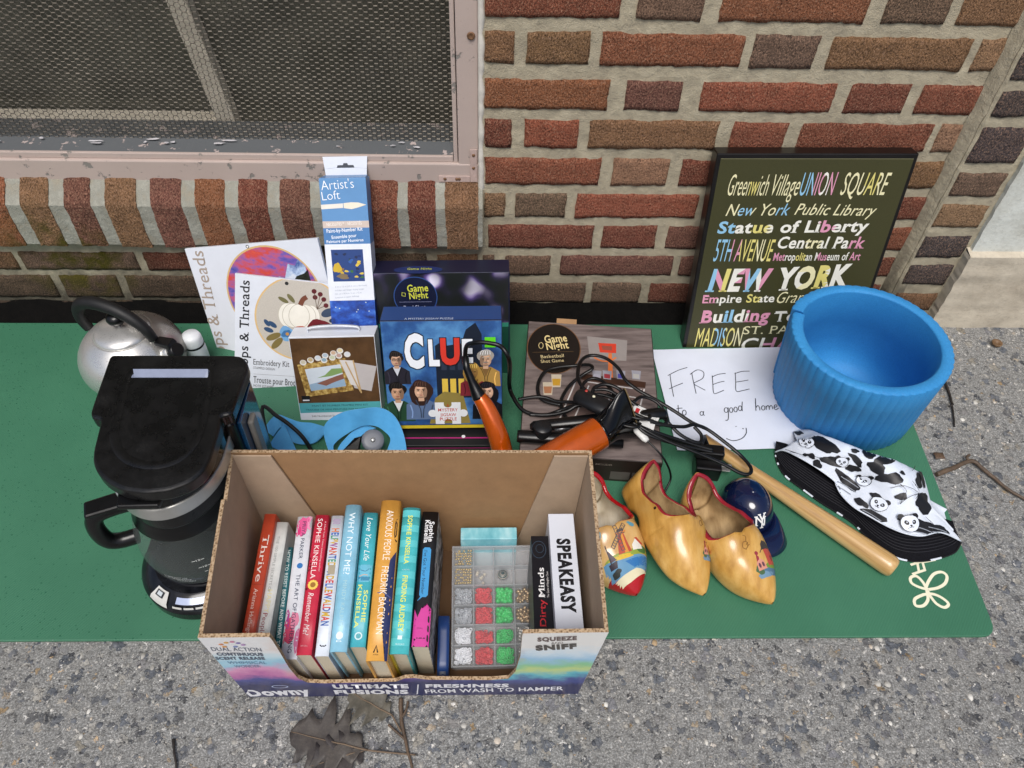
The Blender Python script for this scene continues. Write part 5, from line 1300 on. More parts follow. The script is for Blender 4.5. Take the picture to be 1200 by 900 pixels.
st = thing('hair_straightener', 'black hair straightener with a round hinge lying open beside the hair dryer', 'hair straightener', gz(650,505,GZ))
p0, p1 = gz(606,511,.074), gz(730,519,.074)
mb = MB(); mb.tube([p0, p0.lerp(p1,.02), p0.lerp(p1,.5), p1], [.0095,.0105,.0105,.0090], 16, flat=.85); mb.build('arm', [BLACK], st)
p2, p3 = gz(621,500,.084), gz(781,484,.098)
mb = MB(); mb.tube([p2, p2.lerp(p3,.03), p2.lerp(p3,.35), p2.lerp(p3,.8), p3.lerp(p2,.02), p3], [.004,.0088,.0105,.0105,.010,.006], 16, flat=.8); mb.build('arm', [BLACK], st)
hc = gz(636,503,.088)
mb = MB(); mb.lathe([(0,-.012),(.0125,-.012),(.0135,-.010),(.0135,.006),(.0125,.0075),(.0005,.008)], 28, Matrix.Translation(hc)); mb.build('hinge', [mat('satin_black', '#1a1b1d', .35)], st)
mb = MB(); mb.tube([gz(650,504,.084), gz(668,501,.086)], .0032, 8); mb.build('spring_plate', [mat('grey_steel', '#77787a', .4, .8)], st)
cords = [
 [(79,344,.070),(-23,314,.067),(-45,241,.067),(-8,165,.067),(60,140,.068),(160,130,.070),(235,128,.078),(248,150,.080),(200,180,.074),(130,235,.068),(90,295,.067),(80,340,.068),(100,400,.074),(150,455,.090),(215,492,.098)],
 [(430,365,.105),(300,315,.106),(215,265,.108),(178,215,.108),(172,165,.106),(190,105,.100),(240,76,.098),(320,90,.100),(390,145,.100),(430,210,.098),(500,265,.094),(590,315,.090),(690,375,.085),(790,440,.076),(870,475,.066),(960,540,.058),(1050,615,.050),(1105,680,.050),(1100,716,.052),(1050,712,.054),(970,670,.060),(870,625,.068),(760,580,.078),(640,532,.088),(540,480,.098),(450,425,.104)],
 [(250,290,.112),(262,250,.114),(320,232,.114),(390,255,.112),(440,310,.108),(520,370,.100),(610,395,.094),(660,440,.086),(720,500,.078),(790,540,.070),(835,545,.066),(838,505,.068),(800,462,.072)],
 [(260,262,.116),(330,262,.116),(395,300,.114),(450,370,.110),(530,415,.104),(640,452,.094),(740,462,.084),(800,450,.078),(860,470,.070)],
 [(-150,314,.066),(-60,300,.067),(0,305,.068),(60,325,.069),(150,330,.078),(215,345,.090),(290,370,.102),(380,385,.106)],
 [(395,330,.112),(330,235,.100),(262,200,.096),(205,225,.094),(190,300,.094),(260,355,.100),(360,380,.104),(470,400,.104),(560,470,.094)],
 [(470,330,.108),(520,300,.104),(600,330,.098),(650,400,.092),(640,450,.094),(560,440,.100)],
 [(-90,395,.066),(0,398,.067),(70,375,.069),(140,350,.080),(190,330,.092)]]
mb = MB()
for c in cords: mb.tube(bez([c3z(*q) for q in c], 7), .0030, 8, flat=.8)
RC = random.Random(12)
for k in range(4):                               # loose coils on top of the heap
    ox_, oy_ = RC.uniform(330, 430), RC.uniform(350, 420); rx_, ry_ = RC.uniform(90, 150), RC.uniform(45, 80); a_0 = RC.uniform(0, 6)
    mb.tube(bez([c3z(ox_+rx_*cos(a_0+i*.7)+.4*ry_*sin(a_0+i*.7), oy_+ry_*sin(a_0+i*.7)+.35*rx_*cos(a_0+i*.7), .104+.008*sin(i+k)) for i in range(8)], 7), .0029, 8, flat=.8)
for k in range(5):                               # bundled strands running to the tie
    o_ = RC.uniform(-14, 14); z_ = RC.uniform(-.006, .006)
    mb.tube(bez([c3z(420+k*9, 380+o_, .100+z_), c3z(520, 470+o_, .092+z_), c3z(620, 515+o_*1.2, .082+z_), c3z(720, 545+o_, .070+z_), c3z(830, 575+o_*.6, .060+z_), c3z(900, 592+o_*.5, .056+z_)], 6), .0028, 8, flat=.8)
mb.build('cord', [CORD], st)
mb = MB()
mb.tube(bez([c3z(545,535,.085), c3z(600,590,.078), c3z(640,640,.066), c3z(668,700,.045), c3z(672,750,.030), c3z(640,815,.020)], 6), .0016, 6)
mb.build('thin_cord', [CORD], st)
LAB = mat('white_label', '#d2d2ce', .4, var=.12, vs=200)
for (x0, y0), (x1, y1), ww in (((505,430),(585,466),.0060), ((472,362),(608,425),.0085)):
    mb = MB()
    A_, B_ = c3z(x0, y0, .104), c3z(x1, y1, .098); d_ = (B_-A_); s_ = d_.cross(UPZ).normalized()*ww
    mb.hexa([A_-s_, B_-s_, B_+s_, A_+s_], [v_+Vector((0,0,.0012)) for v_ in (A_-s_, B_-s_, B_+s_, A_+s_)])
    lab = mb.build('cord_label', [LAB], st)
A_, B_ = c3z(472,362,.1054), c3z(608,425,.0994); d_ = B_-A_
pr = Print(A_, d_, UPZ.cross(d_)); l_ = d_.length
pr.rect(.004, -.005, .010, .004, '#b0242c'); 
for i in range(4): pr.text('AC 120V 60Hz UL'[i*3:i*3+8], (.012, .004-i*.003), (l_-.004, .004-i*.003), .002, '#333333')
pr.build('label_print', lab)
mb = MB(); A_, B_ = c3z(480,470,.094), c3z(548,540,.088); mb.tube([A_, A_.lerp(B_,.15), A_.lerp(B_,.8), B_], [.004,.0062,.0060,.0040], 12, flat=.7); mb.build('white_connector', [LAB], st)
mb = MB(); q0, q1 = c3z(165,285,.104), c3z(385,395,.112); d_ = (q1-q0).normalized(); s_ = d_.cross(UPZ).normalized()
mb.tube([q0, q0.lerp(q1,.06), q0.lerp(q1,.5), q0.lerp(q1,.9), q1], [.010,.0155,.0165,.0150,.008], 20, flat=.62); mb.build('control_grip', [mat('satin_black', '#1a1b1d', .35)], st)
for (x, y), m_ in (((218,268), mat('red_dot', '#b03a32', .3)), ((258,298), mat('cream_dot', '#d6d2b8', .3))):
    mb = MB(); mb.lathe([(0,.0016),(.0018,.0012),(.0024,0)], 12, Matrix.Translation(c3z(x, y, .1185))); mb.build('indicator', [m_], st)

ea = c3z(868,600,.05); pb_ = gz(826,556,MZ)
pl = thing('power_plug', 'black power adapter plug with a small brass contact by the striped cap', 'plug', pb_)
pl['label'] = 'black power adapter plug with a small brass contact behind the navy cap'
mb = MB(); rz = Matrix.Translation(pb_) @ Matrix.Rotation(radians(-8), 4, 'Z')
mb.box(-.020, .020, -.012, .020, 0, .030, 0, rz); mb.box(-.024, .022, .006, .026, .0302, .046, 0, rz); mb.build('body', [BLACK], pl, bevel=.003, seg=3)
mb = MB(); mb.lathe([(.0,.004),(.003,.004),(.0042,.003),(.0050,0)], 16, rz @ Matrix.Translation((-.0135,-.012,.013)) @ Matrix.Rotation(pi/2, 4, 'X')); mb.build('contact', [mat('brass', '#c8952e', .25, 1.)], pl)
for z_ in (.014, .024):
    mb = MB(); mb.box(.0205, .036, -.001, .0055, z_, z_+.0016, 0, rz); mb.build('prong', [STEEL], pl, bevel=.0003)
mb = MB(); mb.tube([rz @ Vector((0,.02,.036)), rz @ Vector((-.01,.035,.05)), c3z(840,560,.066)], .0035, 8); mb.build('cord', [CORD], pl)

# ------------------------------------------------------------------ blue strap with grey buckle
sp_ = thing('stretch_strap', 'light blue woven strap heaped in loops with a round grey buckle', 'strap', gz(400,520,MZ))
def webbing():
    m, t, p = newmat('blue_webbing'); v = coords(t); f = noisen(t, v, 600, 2); n = noisen(t, v, 30, 3)
    t.links.new(ramp(t, n.outputs[0], [(.3, L('#4397cf')), (.7, L('#54a9e0'))]), p.inputs['Base Color']); p.inputs['Roughness'].default_value = .75
    p.inputs['Sheen Weight'].default_value = .3; t.links.new(bumpn(t, f.outputs[0], .35, .001), p.inputs['Normal']); return m
WEB = webbing()
def c1z(x, y, z): return gz(260+x/5.4545, 420+y/5.4545, z)
def ribbon(A_, B_, mb):
    a_, b_ = bez([c1z(*q) for q in A_], 14), bez([c1z(*q) for q in B_], 14)
    mb.grid([a_, [p.lerp(q, .03) for p, q in zip(a_, b_)], [p.lerp(q, .5) for p, q in zip(a_, b_)], [p.lerp(q, .97) for p, q in zip(a_, b_)], b_], 0, False)
mb = MB()
ribbon([(700,640,.02),(655,500,.035),(668,410,.052),(770,345,.066),(900,322,.072),(1010,316,.072),(1095,360,.066),(1150,450,.05),(1178,560,.03),(1180,660,.014)],
       [(740,640,.020),(712,575,.024),(735,530,.030),(810,475,.036),(900,430,.040),(985,432,.042),(1045,470,.040),(1078,515,.036),(1060,580,.026),(1040,660,.014)], mb)
ribbon([(735,640,.018),(745,570,.024),(800,500,.030),(870,440,.034),(930,425,.036)], [(800,640,.016),(815,590,.020),(860,530,.024),(920,470,.028),(985,445,.030)], mb)
ribbon([(270,455,.010),(310,395,.014),(360,362,.016),(430,385,.012),(500,408,.010),(580,415,.012),(665,440,.022)],
       [(330,500,.010),(345,478,.012),(382,440,.018),(420,500,.010),(480,545,.010),(590,540,.012),(668,465,.024)], mb)
ribbon([(300,560,.010),(345,490,.014),(400,420,.020)], [(500,640,.008),(455,540,.014),(400,425,.021)], mb)
mb.build('webbing', [WEB], sp_, solid=.0018)
mb = MB(); bc = c1z(965,525,.052)
Mb = Matrix.Translation(bc) @ Matrix.Rotation(radians(28), 4, 'X') @ Matrix.Rotation(radians(10), 4, 'Y')
mb.lathe([(0,-.006),(.0155,-.006),(.0172,-.004),(.0172,.003),(.0155,.005),(.010,.0056),(.0005,.0056)], 32, Mb); mb.build('buckle', [mat('grey_buckle', '#6c7078', .4, var=.08)], sp_)
mb = MB(); mb.lathe([(0,.0075),(.002,.0075),(.0036,.0062),(.0042,.0054)], 14, Mb); mb.build('rivet', [STEEL], sp_)
mb = MB(); q = [c1z(770,600,.028), c1z(880,600,.028), c1z(900,500,.044), c1z(850,515,.044)]; mb.hexa(q, [v_+Vector((0,-.002,.006)) for v_ in q]); mb.build('buckle_arm', [BLACK], sp_, bevel=.002)

# ------------------------------------------------------------------ wooden bat
b0, b1 = gz(842,527,.022), gz(1049,667,.021); d_ = (b1-b0)
bat = thing('wooden_bat', 'pale varnished wooden bat lying between the navy cap and the bucket hat', 'bat', (b0+b1)/2-Vector((0,0,.016)))
def wood(name, a, b, c, sc=14, st=(1,1,1), rough=.32, coat=.4, rot=(0,0,0)):
    m, t, p = newmat(name); v0 = coords(t, (1,1,1), rot); mp_ = nd(t, 'ShaderNodeMapping'); mp_.inputs['Scale'].default_value = st; t.links.new(v0, mp_.inputs[0]); v = mp_.outputs[0]; n = noisen(t, v, sc, 6, .6)
    g = noisen(t, v, sc*9, 3, .7)
    cc = ramp(t, n.outputs[0], [(.3, L(a)), (.5, L(b)), (.72, L(c))]); cc = mixc(t, ramp(t, g.outputs[0], [(.55, (0,0,0)), (.8, (.4,.4,.4))]), cc, L(a))
    t.links.new(cc, p.inputs['Base Color']); p.inputs['Roughness'].default_value = rough; p.inputs['Coat Weight'].default_value = coat; p.inputs['Coat Roughness'].default_value = .15
    t.links.new(bumpn(t, g.outputs[0], .06, .001), p.inputs['Normal']); return m
ang = atan2(d_.y, d_.x)
prof = [(0,.010),(.10,.0098),(.3,.0105),(.5,.0124),(.7,.0145),(.9,.0158),(.965,.0160),(.985,.0152),(.996,.0128),(1.0,.009),(1.001,.001)]
mb = MB(); e0 = b0-d_*.10; mb.tube([e0+(b1-e0)*f for f, r_ in prof], [r_ for f, r_ in prof], 32)
bt_ = mb.build('shaft', [wood('ash_wood', '#97703f', '#c09a62', '#d8b984', 10, (.45, 10, 10), rot=(0,0,-ang))], bat)

# ------------------------------------------------------------------ navy souvenir batting helmet
hc0 = gz(875,592,.022); hcx = Vector((hc0.x, hc0.y, MZ))
hel = thing('batting_helmet', 'small glossy navy plastic batting helmet with white monogram, beside the rightmost clog', 'helmet', hcx)
NAVY = mat('glossy_navy', '#0d1738', .07, var=.08, vs=20, coat=.6)
bd = Vector((.24, -.97, 0)).normalized(); sdv = Vector((-bd.y, bd.x, 0))
mb = MB(); rows_ = []
RX, RY, RH = .039, .046, .054
for j in range(15):
    ph = radians(90*j/14); row = []
    for k in range(48):
        a = 2*pi*k/48; zq = RH*sin(ph)
        rad = cos(ph)**.8 if j < 14 else .001
        row.append(hcx+bd*(RY*rad*cos(a))+sdv*(RX*rad*sin(a))+UPZ*(zq+.0008))
    rows_.append(row)
mb.grid(rows_, 0, True, closed_u=True); shell = mb.build('shell', [NAVY], hel)
mb = MB(); R1_, R2_ = [], []
for k in range(25):
    a = -radians(78)+radians(156)*k/24
    ed = hcx+bd*(RY*.985*cos(a))+sdv*(RX*.985*sin(a))
    out = hcx+bd*(.048+.036*cos(a*.95)*1.0)+sdv*(.037*sin(a)*1.06)
    R1_.append(ed+UPZ*.0095); R2_.append((ed, out))
rw = []
for f in (0, .25, .5, .75, 1.):
    rw.append([e.lerp(o, f)+UPZ*(.0098+.003*f*(1-f)*4-.0055*f*f-.0035*f*abs((k-12)/12)**2) for k, (e, o) in enumerate(R2_)])
mb.grid(rw); mb.build('visor', [NAVY], hel, solid=.0022)
mb = MB(); mb.lathe([(0,.0562),(.003,.0560),(.0042,.0545)], 14, Matrix.Translation(hcx)); mb.build('top_button', [NAVY], hel)
bm_ = bmesh.new(); bm_.from_mesh(shell.data); bm_.transform(Matrix.Translation(hcx)); hb_ = BVHTree.FromBMesh(bm_); bm_.free()
nz_ = (bd*.75+UPZ*.66).normalized(); uu = UPZ.cross(bd).normalized()
pr = Print(hcx+bd*.034+UPZ*.028, uu, nz_.cross(uu), bvh=hb_, maxlen=.002, reach=.06)
WH = '#e6e6e4'; S2 = .011; wd = .0023
def lg(pts, w_=wd): pr.stroke([(x*S2, y*S2) for x, y in pts], w_, WH, 0)
lg([(-.75,-.55),(-.75,.75)]); lg([(-.75,.75),(.40,-.75)]); lg([(.40,-.75),(.40,.55)]); lg([(-.98,.75),(-.55,.75)], .0016); lg([(-.98,-.55),(-.52,-.55)], .0016); lg([(.18,.55),(.62,.55)], .0016)
lg([(-.30,1.0),(.05,.15)]); lg([(.45,1.05),(.05,.15)]); lg([(.05,.15),(.05,-1.0)]); lg([(-.2,-1.0),(.3,-1.0)], .0016); lg([(-.52,1.0),(-.1,1.0)], .0016); lg([(.25,1.05),(.66,1.05)], .0016)
pr.build('monogram', hel)

# ------------------------------------------------------------------ painted wooden clogs
def clog_shape(L_, Wd, mats_, parent, M):
    """shoe along +Y (toe at +Y), sole on z = 0; returns the body object"""
    nt_, na = 56, 48
    def prof(t):
        # half width, top height, sole height, pointed toe
        wv = Wd*(.60+.06*sin(pi*min(1, t/.25))+.40*max(0, sin(pi*min(1, max(0, (t-.16)/.80)))))
        if t < .10: wv *= (max(0, t)/.10*(2-t/.10))**.5*.92+.08 if t < .10 else 1
        if t > .68: u_ = (t-.68)/.32; wv *= max(.0, 1-u_**2.3)**.62
        top = .071 if t < .04 else .071-.012*sin(pi*min(1, (t-.04)/.34))+.010*sin(pi*min(1, max(0, (t-.34)/.36)))
        if t > .58: u_ = (t-.58)/.42; top = top*(1-u_**1.9*.62)
        z0 = .011*max(0, sin(pi*(t-.22)/.22)) if .22 < t < .44 else 0
        if t > .78: z0 = .020*((t-.78)/.22)**1.7
        if t < .05: z0 = .006*(1-t/.05)**2
        return wv, top, z0
    t0, t1 = .008, .55
    def open_half(t):
        if not (t0 < t < t1): return 0
        q = (t-t0)/(t1-t0); sh = (1-abs(2*q-1)**(2.4 if q < .5 else 9))**.5
        return radians(68)*sh*(1-.10*q)
    def section(t, a, shrink_=0.):
        wv, top, z0 = prof(t); wv = max(.0015, wv-shrink_); hh = (top-z0)/2; zc = z0+hh; hh = max(.001, hh-(shrink_*.7))
        s_, c_ = sin(a), cos(a)                  # a measured from the top
        ex = .72
        x = wv*abs(s_)**ex*(1 if s_ >= 0 else -1); zz = hh*abs(c_)**(.80 if c_ > 0 else .45)*(1 if c_ >= 0 else -1)
        if c_ > 0 and t > .5: x *= (1-.16*c_)
        x += .006*sin(pi*min(1, t/.95))
        return Vector((x, t*L_+ (shrink_*.6 if t < .1 else 0), zc+zz+(0 if not shrink_ else .001)))
    mb = MB(); rows_ = []; ts = [0.0]+[(i/(nt_-1))**1.0 for i in range(1, nt_)]
    ts = sorted(set([0, .004, .009, .014, .02, .03, .045, .06]+[.06+.94*i/48 for i in range(49)]+[.985, .993]))
    irows = []; rim = []
    for t in ts:
        oh = open_half(t); row = []; ir = []
        for k in range(na+1):
            a = oh+(2*pi-2*oh)*k/na
            row.append(M @ section(t, a)); ir.append(M @ section(t, a, .0065))
        rows_.append(row); irows.append(ir)
    # outer skin with a painted band near the rim
    nr = len(ts); b = len(mb.v); mb.v += [v for r in rows_ for v in r]; nc = na+1
    for i in range(nr-1):
        for k in range(na):
            tm = (ts[i]+ts[i+1])/2; oh = open_half(tm)
            red = oh > 0 and (k < 1 or k >= na-1) and tm < t1+.005
            mi_ = 1 if red else 0
            if len(mats_) > 3 and tm > .86: mi_ = 3
            mb.f.append([b+i*nc+k, b+i*nc+k+1, b+(i+1)*nc+k+1, b+(i+1)*nc+k]); mb.m.append(mi_); mb.s.append(True)
    # inside
    ks = [i for i, t in enumerate(ts) if t <= .80]; b2 = len(mb.v); mb.v += [v for i in ks for v in irows[i]]
    for q in range(len(ks)-1):
        for k in range(na):
            if open_half(ts[ks[q]]) == 0 and open_half(ts[ks[q+1]]) == 0 and ts[ks[q]] < .01: continue
            mb.f.append([b2+q*nc+k, b2+(q+1)*nc+k, b2+(q+1)*nc+k+1, b2+q*nc+k+1]); mb.m.append(2); mb.s.append(True)
    # rim strip
    for i in range(nr-1):
        if open_half(ts[i]) == 0 and open_half(ts[i+1]) == 0: continue
        for k in (0, na):
            f = [b+i*nc+k, b+(i+1)*nc+k, b2+(i+1)*nc+k, b2+i*nc+k]
            mb.f.append(f if k else f[::-1]); mb.m.append(1); mb.s.append(True)
    o = mb.build('body', mats_[:4], parent, weld=True) if parent is not None else None
    return o, mb
CLOGW = wood('yellow_varnished_wood', '#a3752f', '#c4964a', '#d6ae66', 16, (3.5, .6, 2), .30, .4)
CLOGR = mat('dark_red_paint', '#8f1d2a', .3, var=.12, vs=60, coat=.3)
INSIDE = wood('bare_wood', '#6f5433', '#9c8058', '#b89c70', 22, (3, .6, 1), .75, 0)
CLOGP = wood('pale_varnished_wood', '#b98a48', '#d0a566', '#dab778', 12, (2.5, .7, 2), .25, .6)
BRED = mat('bright_red_paint', '#a9141b', .25, var=.1, vs=60, coat=.4)
INPALE = wood('pale_bare_wood', '#a89a80', '#c6baa2', '#d6ccb8', 22, (3, .6, 1), .75, 0)
def clog(label, heel, toe, mats_, roll=0., Wd=.0420, yawadd=0, lift=0, pitch=0):
    H_ = Vector((heel.x, heel.y, 0)); T_ = Vector((toe.x, toe.y, 0)); d = T_-H_; L_ = d.length; d.normalize()
    th = thing('wooden_clog', label, 'clog', (H_.x, H_.y, MZ), 'painted wooden clogs')
    s_ = Vector((d.y, -d.x, 0))                  # +x of the shoe
    M = Matrix(((s_.x,d.x,0,H_.x),(s_.y,d.y,0,H_.y),(0,0,1,MZ+lift),(0,0,0,1)))
    M = M @ Matrix.Rotation(pitch, 4, 'X') @ Matrix.Rotation(roll, 4, 'Y')
    _, mb = clog_shape(L_, Wd, mats_, None, M)
    M = Matrix.Translation((0, 0, MZ+.0003-min(v.z for v in mb.v))) @ M
    o, mb = clog_shape(L_, Wd, mats_, th, M)
    bm_ = bmesh.new(); bm_.from_mesh(o.data); bm_.transform(Matrix.Translation(origin(th))); bv = BVHTree.FromBMesh(bm_); bm_.free()
    return th, M, L_, bv
def clog_print(M, L_, bv, f, roll_n=(0, 0, 1), u0=0.):
    O = M @ Vector((u0, f*L_, .05)); U = (M.to_3x3() @ Vector((-1, 0, 0))); N = (M.to_3x3() @ Vector(roll_n)).normalized()
    V = M.to_3x3() @ Vector((0, -1, 0))
    U = V.cross(N).normalized(); V = N.cross(U).normalized()
    return Print(O, U, V, bvh=bv, maxlen=.0035, reach=.06)
def mill(pr, x, y, s, cap='#3a3433', tower='#b5483c', hut='#c98a76', sail=False):
    P = lambda a, b: (x+a*s, y+b*s)
    if sail: 
        pr.poly([P(-1.3,-.4),(P(-.6,-.35)),P(1.2,-.45),P(1.1,-1.1),P(-1.2,-1.2)], '#5f8fb0'); pr.poly([P(-.2,-.6),P(1.2,-.5),P(1.2,-.9),P(.2,-.95)], '#2f6ea8'); pr.poly([P(-1.4,-1.3),P(.3,-1.0),P(1.,-1.15),P(-.2,-1.5),P(-1.3,-1.6)], '#d8cfae')
        pr.blob(*P(.1,-.3), 1.1*s, .16*s, '#8a9a3c', seed=3); pr.blob(*P(-.3,-.38), .7*s, .10*s, '#d0ad34', seed=5); pr.blob(*P(.95,-.2), .28*s, .2*s, '#3f6b35', seed=8)
        pr.poly([P(-.42,-.25),P(.34,-.25),P(.16,.62),P(-.16,.62)], '#b04a35'); pr.poly([P(-.05,-.25),P(.16,-.25),P(.10,.62),P(-.02,.62)], '#cf8a34')
        pr.poly([P(-.26,.62),P(.26,.62),P(.16,.86),P(-.14,.84)], '#4a3a34'); pr.stroke([P(-.30,.66),P(.32,.70)], .08*s, '#c47a3a', 0)
        pr.poly([P(.42,-.22),P(1.02,-.18),P(1.0,.06),P(.74,.30),P(.46,.04)], '#e0ddd2'); pr.poly([P(.70,.34),P(.86,.36),P(1.16,.05),P(1.0,.02)], '#b5452f')
        for a, b in (((-.25,1.75),(-.10,-.12)), ((-.62,.14),(.34,1.02))):
            for o in (-.09, .09):
                d = (Vector(b)-Vector(a)).normalized(); q = Vector((-d.y, d.x))*o
                pr.stroke([P(*(Vector(a)+q)), P(*(Vector(b)+q))], .035*s, '#3a3a3e', 0)
            for k in range(12):
                c_ = Vector(a).lerp(Vector(b), k/11); d = (Vector(b)-Vector(a)).normalized(); q = Vector((-d.y, d.x))*.11
                pr.stroke([P(*(c_+q)), P(*(c_-q))], .03*s, '#55555a', 0)
        pr.poly([P(-1.05,-.5),P(-.6,-.45),P(-.66,-.75),P(-1.0,-.75)], '#2d2430'); pr.poly([P(-.98,.2),P(-.95,-.45),P(-.62,-.42)], '#3b2338'); pr.stroke([P(-.98,.35),P(-.92,-.5)], .05*s, '#241c22', 0); pr.blob(*P(-.75,-.95), .22*s, .16*s, '#2a2f2a', seed=2)
        pr.blob(*P(-1.15,.85), .10*s, .28*s, '#5f98a8', seed=4, rot=-.5); pr.blob(*P(.75,1.0), .24*s, .10*s, '#5f98a8', seed=6, rot=-.5)
    else:
        pr.blob(*P(.2,-.55), .95*s, .22*s, '#4f6f87', seed=7); pr.blob(*P(-.5,-.62), .5*s, .16*s, '#6b8aa0', seed=9); pr.blob(*P(.75,-.5), .35*s, .22*s, '#2f4258', seed=2)
        pr.blob(*P(.35,-.25), .62*s, .2*s, '#6f8a35', seed=11); pr.blob(*P(-.75,-.30), .26*s, .24*s, '#44603f', seed=5)
        pr.poly([P(-.05,-.25),P(.80,-.20),P(.56,.70),P(.02,.66)], tower); pr.ell(*P(.38,.12), .12*s, .15*s, '#5b2730'); pr.poly([P(-.10,.62),P(.66,.66),P(.5,1.02),P(.2,1.1),P(-.02,.92)], cap)
        pr.stroke([P(.62,.75),P(.85,.55)], .05*s, cap, 0); pr.stroke([P(.62,.95),P(.9,1.2)], .04*s, cap, 0); pr.stroke([P(-.05,.7),P(-.3,.5)], .04*s, cap, 0)
        pr.poly([P(-.85,-.35),P(-.25,-.35),P(-.28,.05),P(-.55,.28),P(-.82,.05)], hut); pr.ell(*P(-.66,-.1), .08*s, .13*s, '#5b3a46'); pr.ell(*P(-.42,-.1), .08*s, .13*s, '#5b3a46'); pr.poly([P(-.75,.12),P(-.62,.5),P(-.50,.34),P(-.56,.2)], '#8f2f3a')
        pr.ell(*P(-.55,.55), .11*s, .11*s, '#8f2f3a')
def curl(pr, x, y, s):
    pr.stroke([(x-s*.2,y-s*.5),(x-s*.6,y-s*.1),(x-s*.3,y+s*.4),(x+s*.2,y+s*.3),(x+s*.2,y-s*.2),(x-s*.2,y-s*.4)], .0007, '#6b4a1c'); pr.stroke([(x+s*.1,y+s*.3),(x+s*.4,y+s*.9),(x+s*.1,y+s*1.2)], .0007, '#6b4a1c')
    pr.stroke([(x,y),(x+s*.4,y+s*.2)], .0007, '#6b4a1c', 0); pr.stroke([(x+s*.1,y-s*.2),(x+s*.5,y-s*.1)], .0007, '#6b4a1c', 0)
t3, M3, L3, bv3 = clog('yellow wooden clog facing right of the pair, red rim, painted with a small red windmill, next to the navy helmet', gz(812,566,.05), gz(902,712,.016), [CLOGW, CLOGR, INSIDE])
t3['label'] = 'yellow wooden clog with a small red windmill on its toe, right beside the navy helmet'
pr = clog_print(M3, L3, bv3, .75); mill(pr, .0140, -.006, .023); curl(pr, -.008, .020, .010); pr.build('toe_painting', t3)
t2, M2, L2, bv2 = clog('plain side of a yellow wooden clog tilted to the right, in the middle of the three', gz(735,561,.045), gz(812,708,.016), [CLOGW, CLOGR, INSIDE], roll=radians(-34), Wd=.0405)
t2['label'] = 'yellow wooden clog tipped on its side with a small nail hole, middle of the three'
pr = clog_print(M2, L2, bv2, .76, (-.25, 0, 1), -.004); mill(pr, .006, -.002, .017); curl(pr, -.008, .030, .008)
pr.build('toe_painting', t2)
pr = clog_print(M2, L2, bv2, .40, (.95, 0, .3), .03)
pr.ell(0, 0, .0022, .0022, '#2a1a0c'); pr.build('nail_hole', t2)
t1, M1, L1, bv1 = clog('wooden clog', gz(684,562,.05), gz(744,703,.014), [CLOGP, BRED, INPALE, BRED], Wd=.046)
t1['label'] = 'wooden clog with bright red toe and large painted windmill, next to the box'
pr = clog_print(M1, L1, bv1, .70); mill(pr, .000, -.004, .026, sail=True)
pr.stroke([(-.03,.040),(-.015,.034),(0,.036),(.015,.031),(.03,.037)], .0009, '#4a3a22'); pr.stroke([(-.03,.035),(-.01,.039),(.012,.036),(.03,.031)], .0007, '#4a3a22')
pr.build('toe_painting', t1)

# ------------------------------------------------------------------ bucket hat
hat = thing('bucket_hat', 'floppy white bucket hat printed with black spots and panda faces, black inside', 'hat', gz(1020,580,MZ))
def h6(x, y, z): return gz(900+x/5, 500+y/5, z)
upper = [(42,150,.012),(90,140,.030),(180,180,.044),(290,245,.050),(385,315,.046),(400,345,.040),(430,400,.036),(500,470,.037),(600,530,.040),(700,585,.044),(800,625,.047),(900,640,.046),(1010,620,.040),(1128,670,.014)]
lower = [(42,155,.009),(55,215,.008),(100,290,.008),(190,360,.008),(300,440,.008),(420,515,.008),(500,570,.008),(570,640,.008),(640,700,.008),(740,765,.008),(850,790,.008),(970,780,.008),(1090,740,.008),(1130,680,.010)]
mid_ = [(95,128,.030),(140,110,.044),(250,130,.060),(360,190,.066),(470,250,.066),(500,270,.062),(560,310,.058),(620,370,.058),(690,420,.060),(760,455,.062),(830,480,.062),(900,490,.058),(980,510,.050),(1085,615,.022)]
crown = [(150,96,.034),(200,80,.050),(290,70,.068),(400,100,.080),(500,150,.086),(570,190,.088),(640,215,.088),(700,250,.088),(760,290,.086),(820,330,.082),(870,370,.076),(910,410,.066),(960,480,.048),(1070,600,.018)]
ridge = [(170,85,.028),(230,58,.044),(300,46,.060),(400,76,.074),(490,110,.082),(580,145,.086),(660,170,.088),(740,195,.086),(800,222,.080),(860,255,.070),(905,280,.056),(935,360,.044),(972,490,.026),(1065,595,.010)]
def crv(pts): return bez([h6(*q) for q in pts], 6)
cu_, cl_, cm_, cc_, cr_ = crv(upper), crv(lower), crv(mid_), crv(crown), crv(ridge)
nn_ = len(cu_)
back = [p+Vector((.006, .030, -p.z*.45)) for p in cr_]; back2 = [Vector((p.x+.012, p.y+.035, .007)) for p in cr_]
def fill(a_, b_, n, bulge=0):
    return [[p.lerp(q, k/n)+Vector((0,0,bulge*4*(k/n)*(1-k/n))) for p, q in zip(a_, b_)] for k in range(n)]
rows_ = fill(cu_, cm_, 6, .002)+fill(cm_, cc_, 6, .004)+fill(cc_, cr_, 4, .003)+fill(cr_, back, 3)+fill(back, back2, 3)+[back2]
wob_ = lambda p: Vector((0, 0, .0012*noise.noise(p*45)+.0008*noise.noise(p*90)))
rows_ = [[p+wob_(p)*(1 if 0 < i < len(rows_)-1 else 0) for p in r] for i, r in enumerate(rows_)]
HATW = mat('white_hat_cotton', '#d6dde8', .8, var=.05, vs=60, bump=.25, bs=900)
HATK = mat('black_hat_cotton', '#0e0e12', .8, var=.3, vs=300, bump=.3, bs=700)
mb = MB(); mb.grid(rows_); ho = mb.build('outer', [HATW], hat)
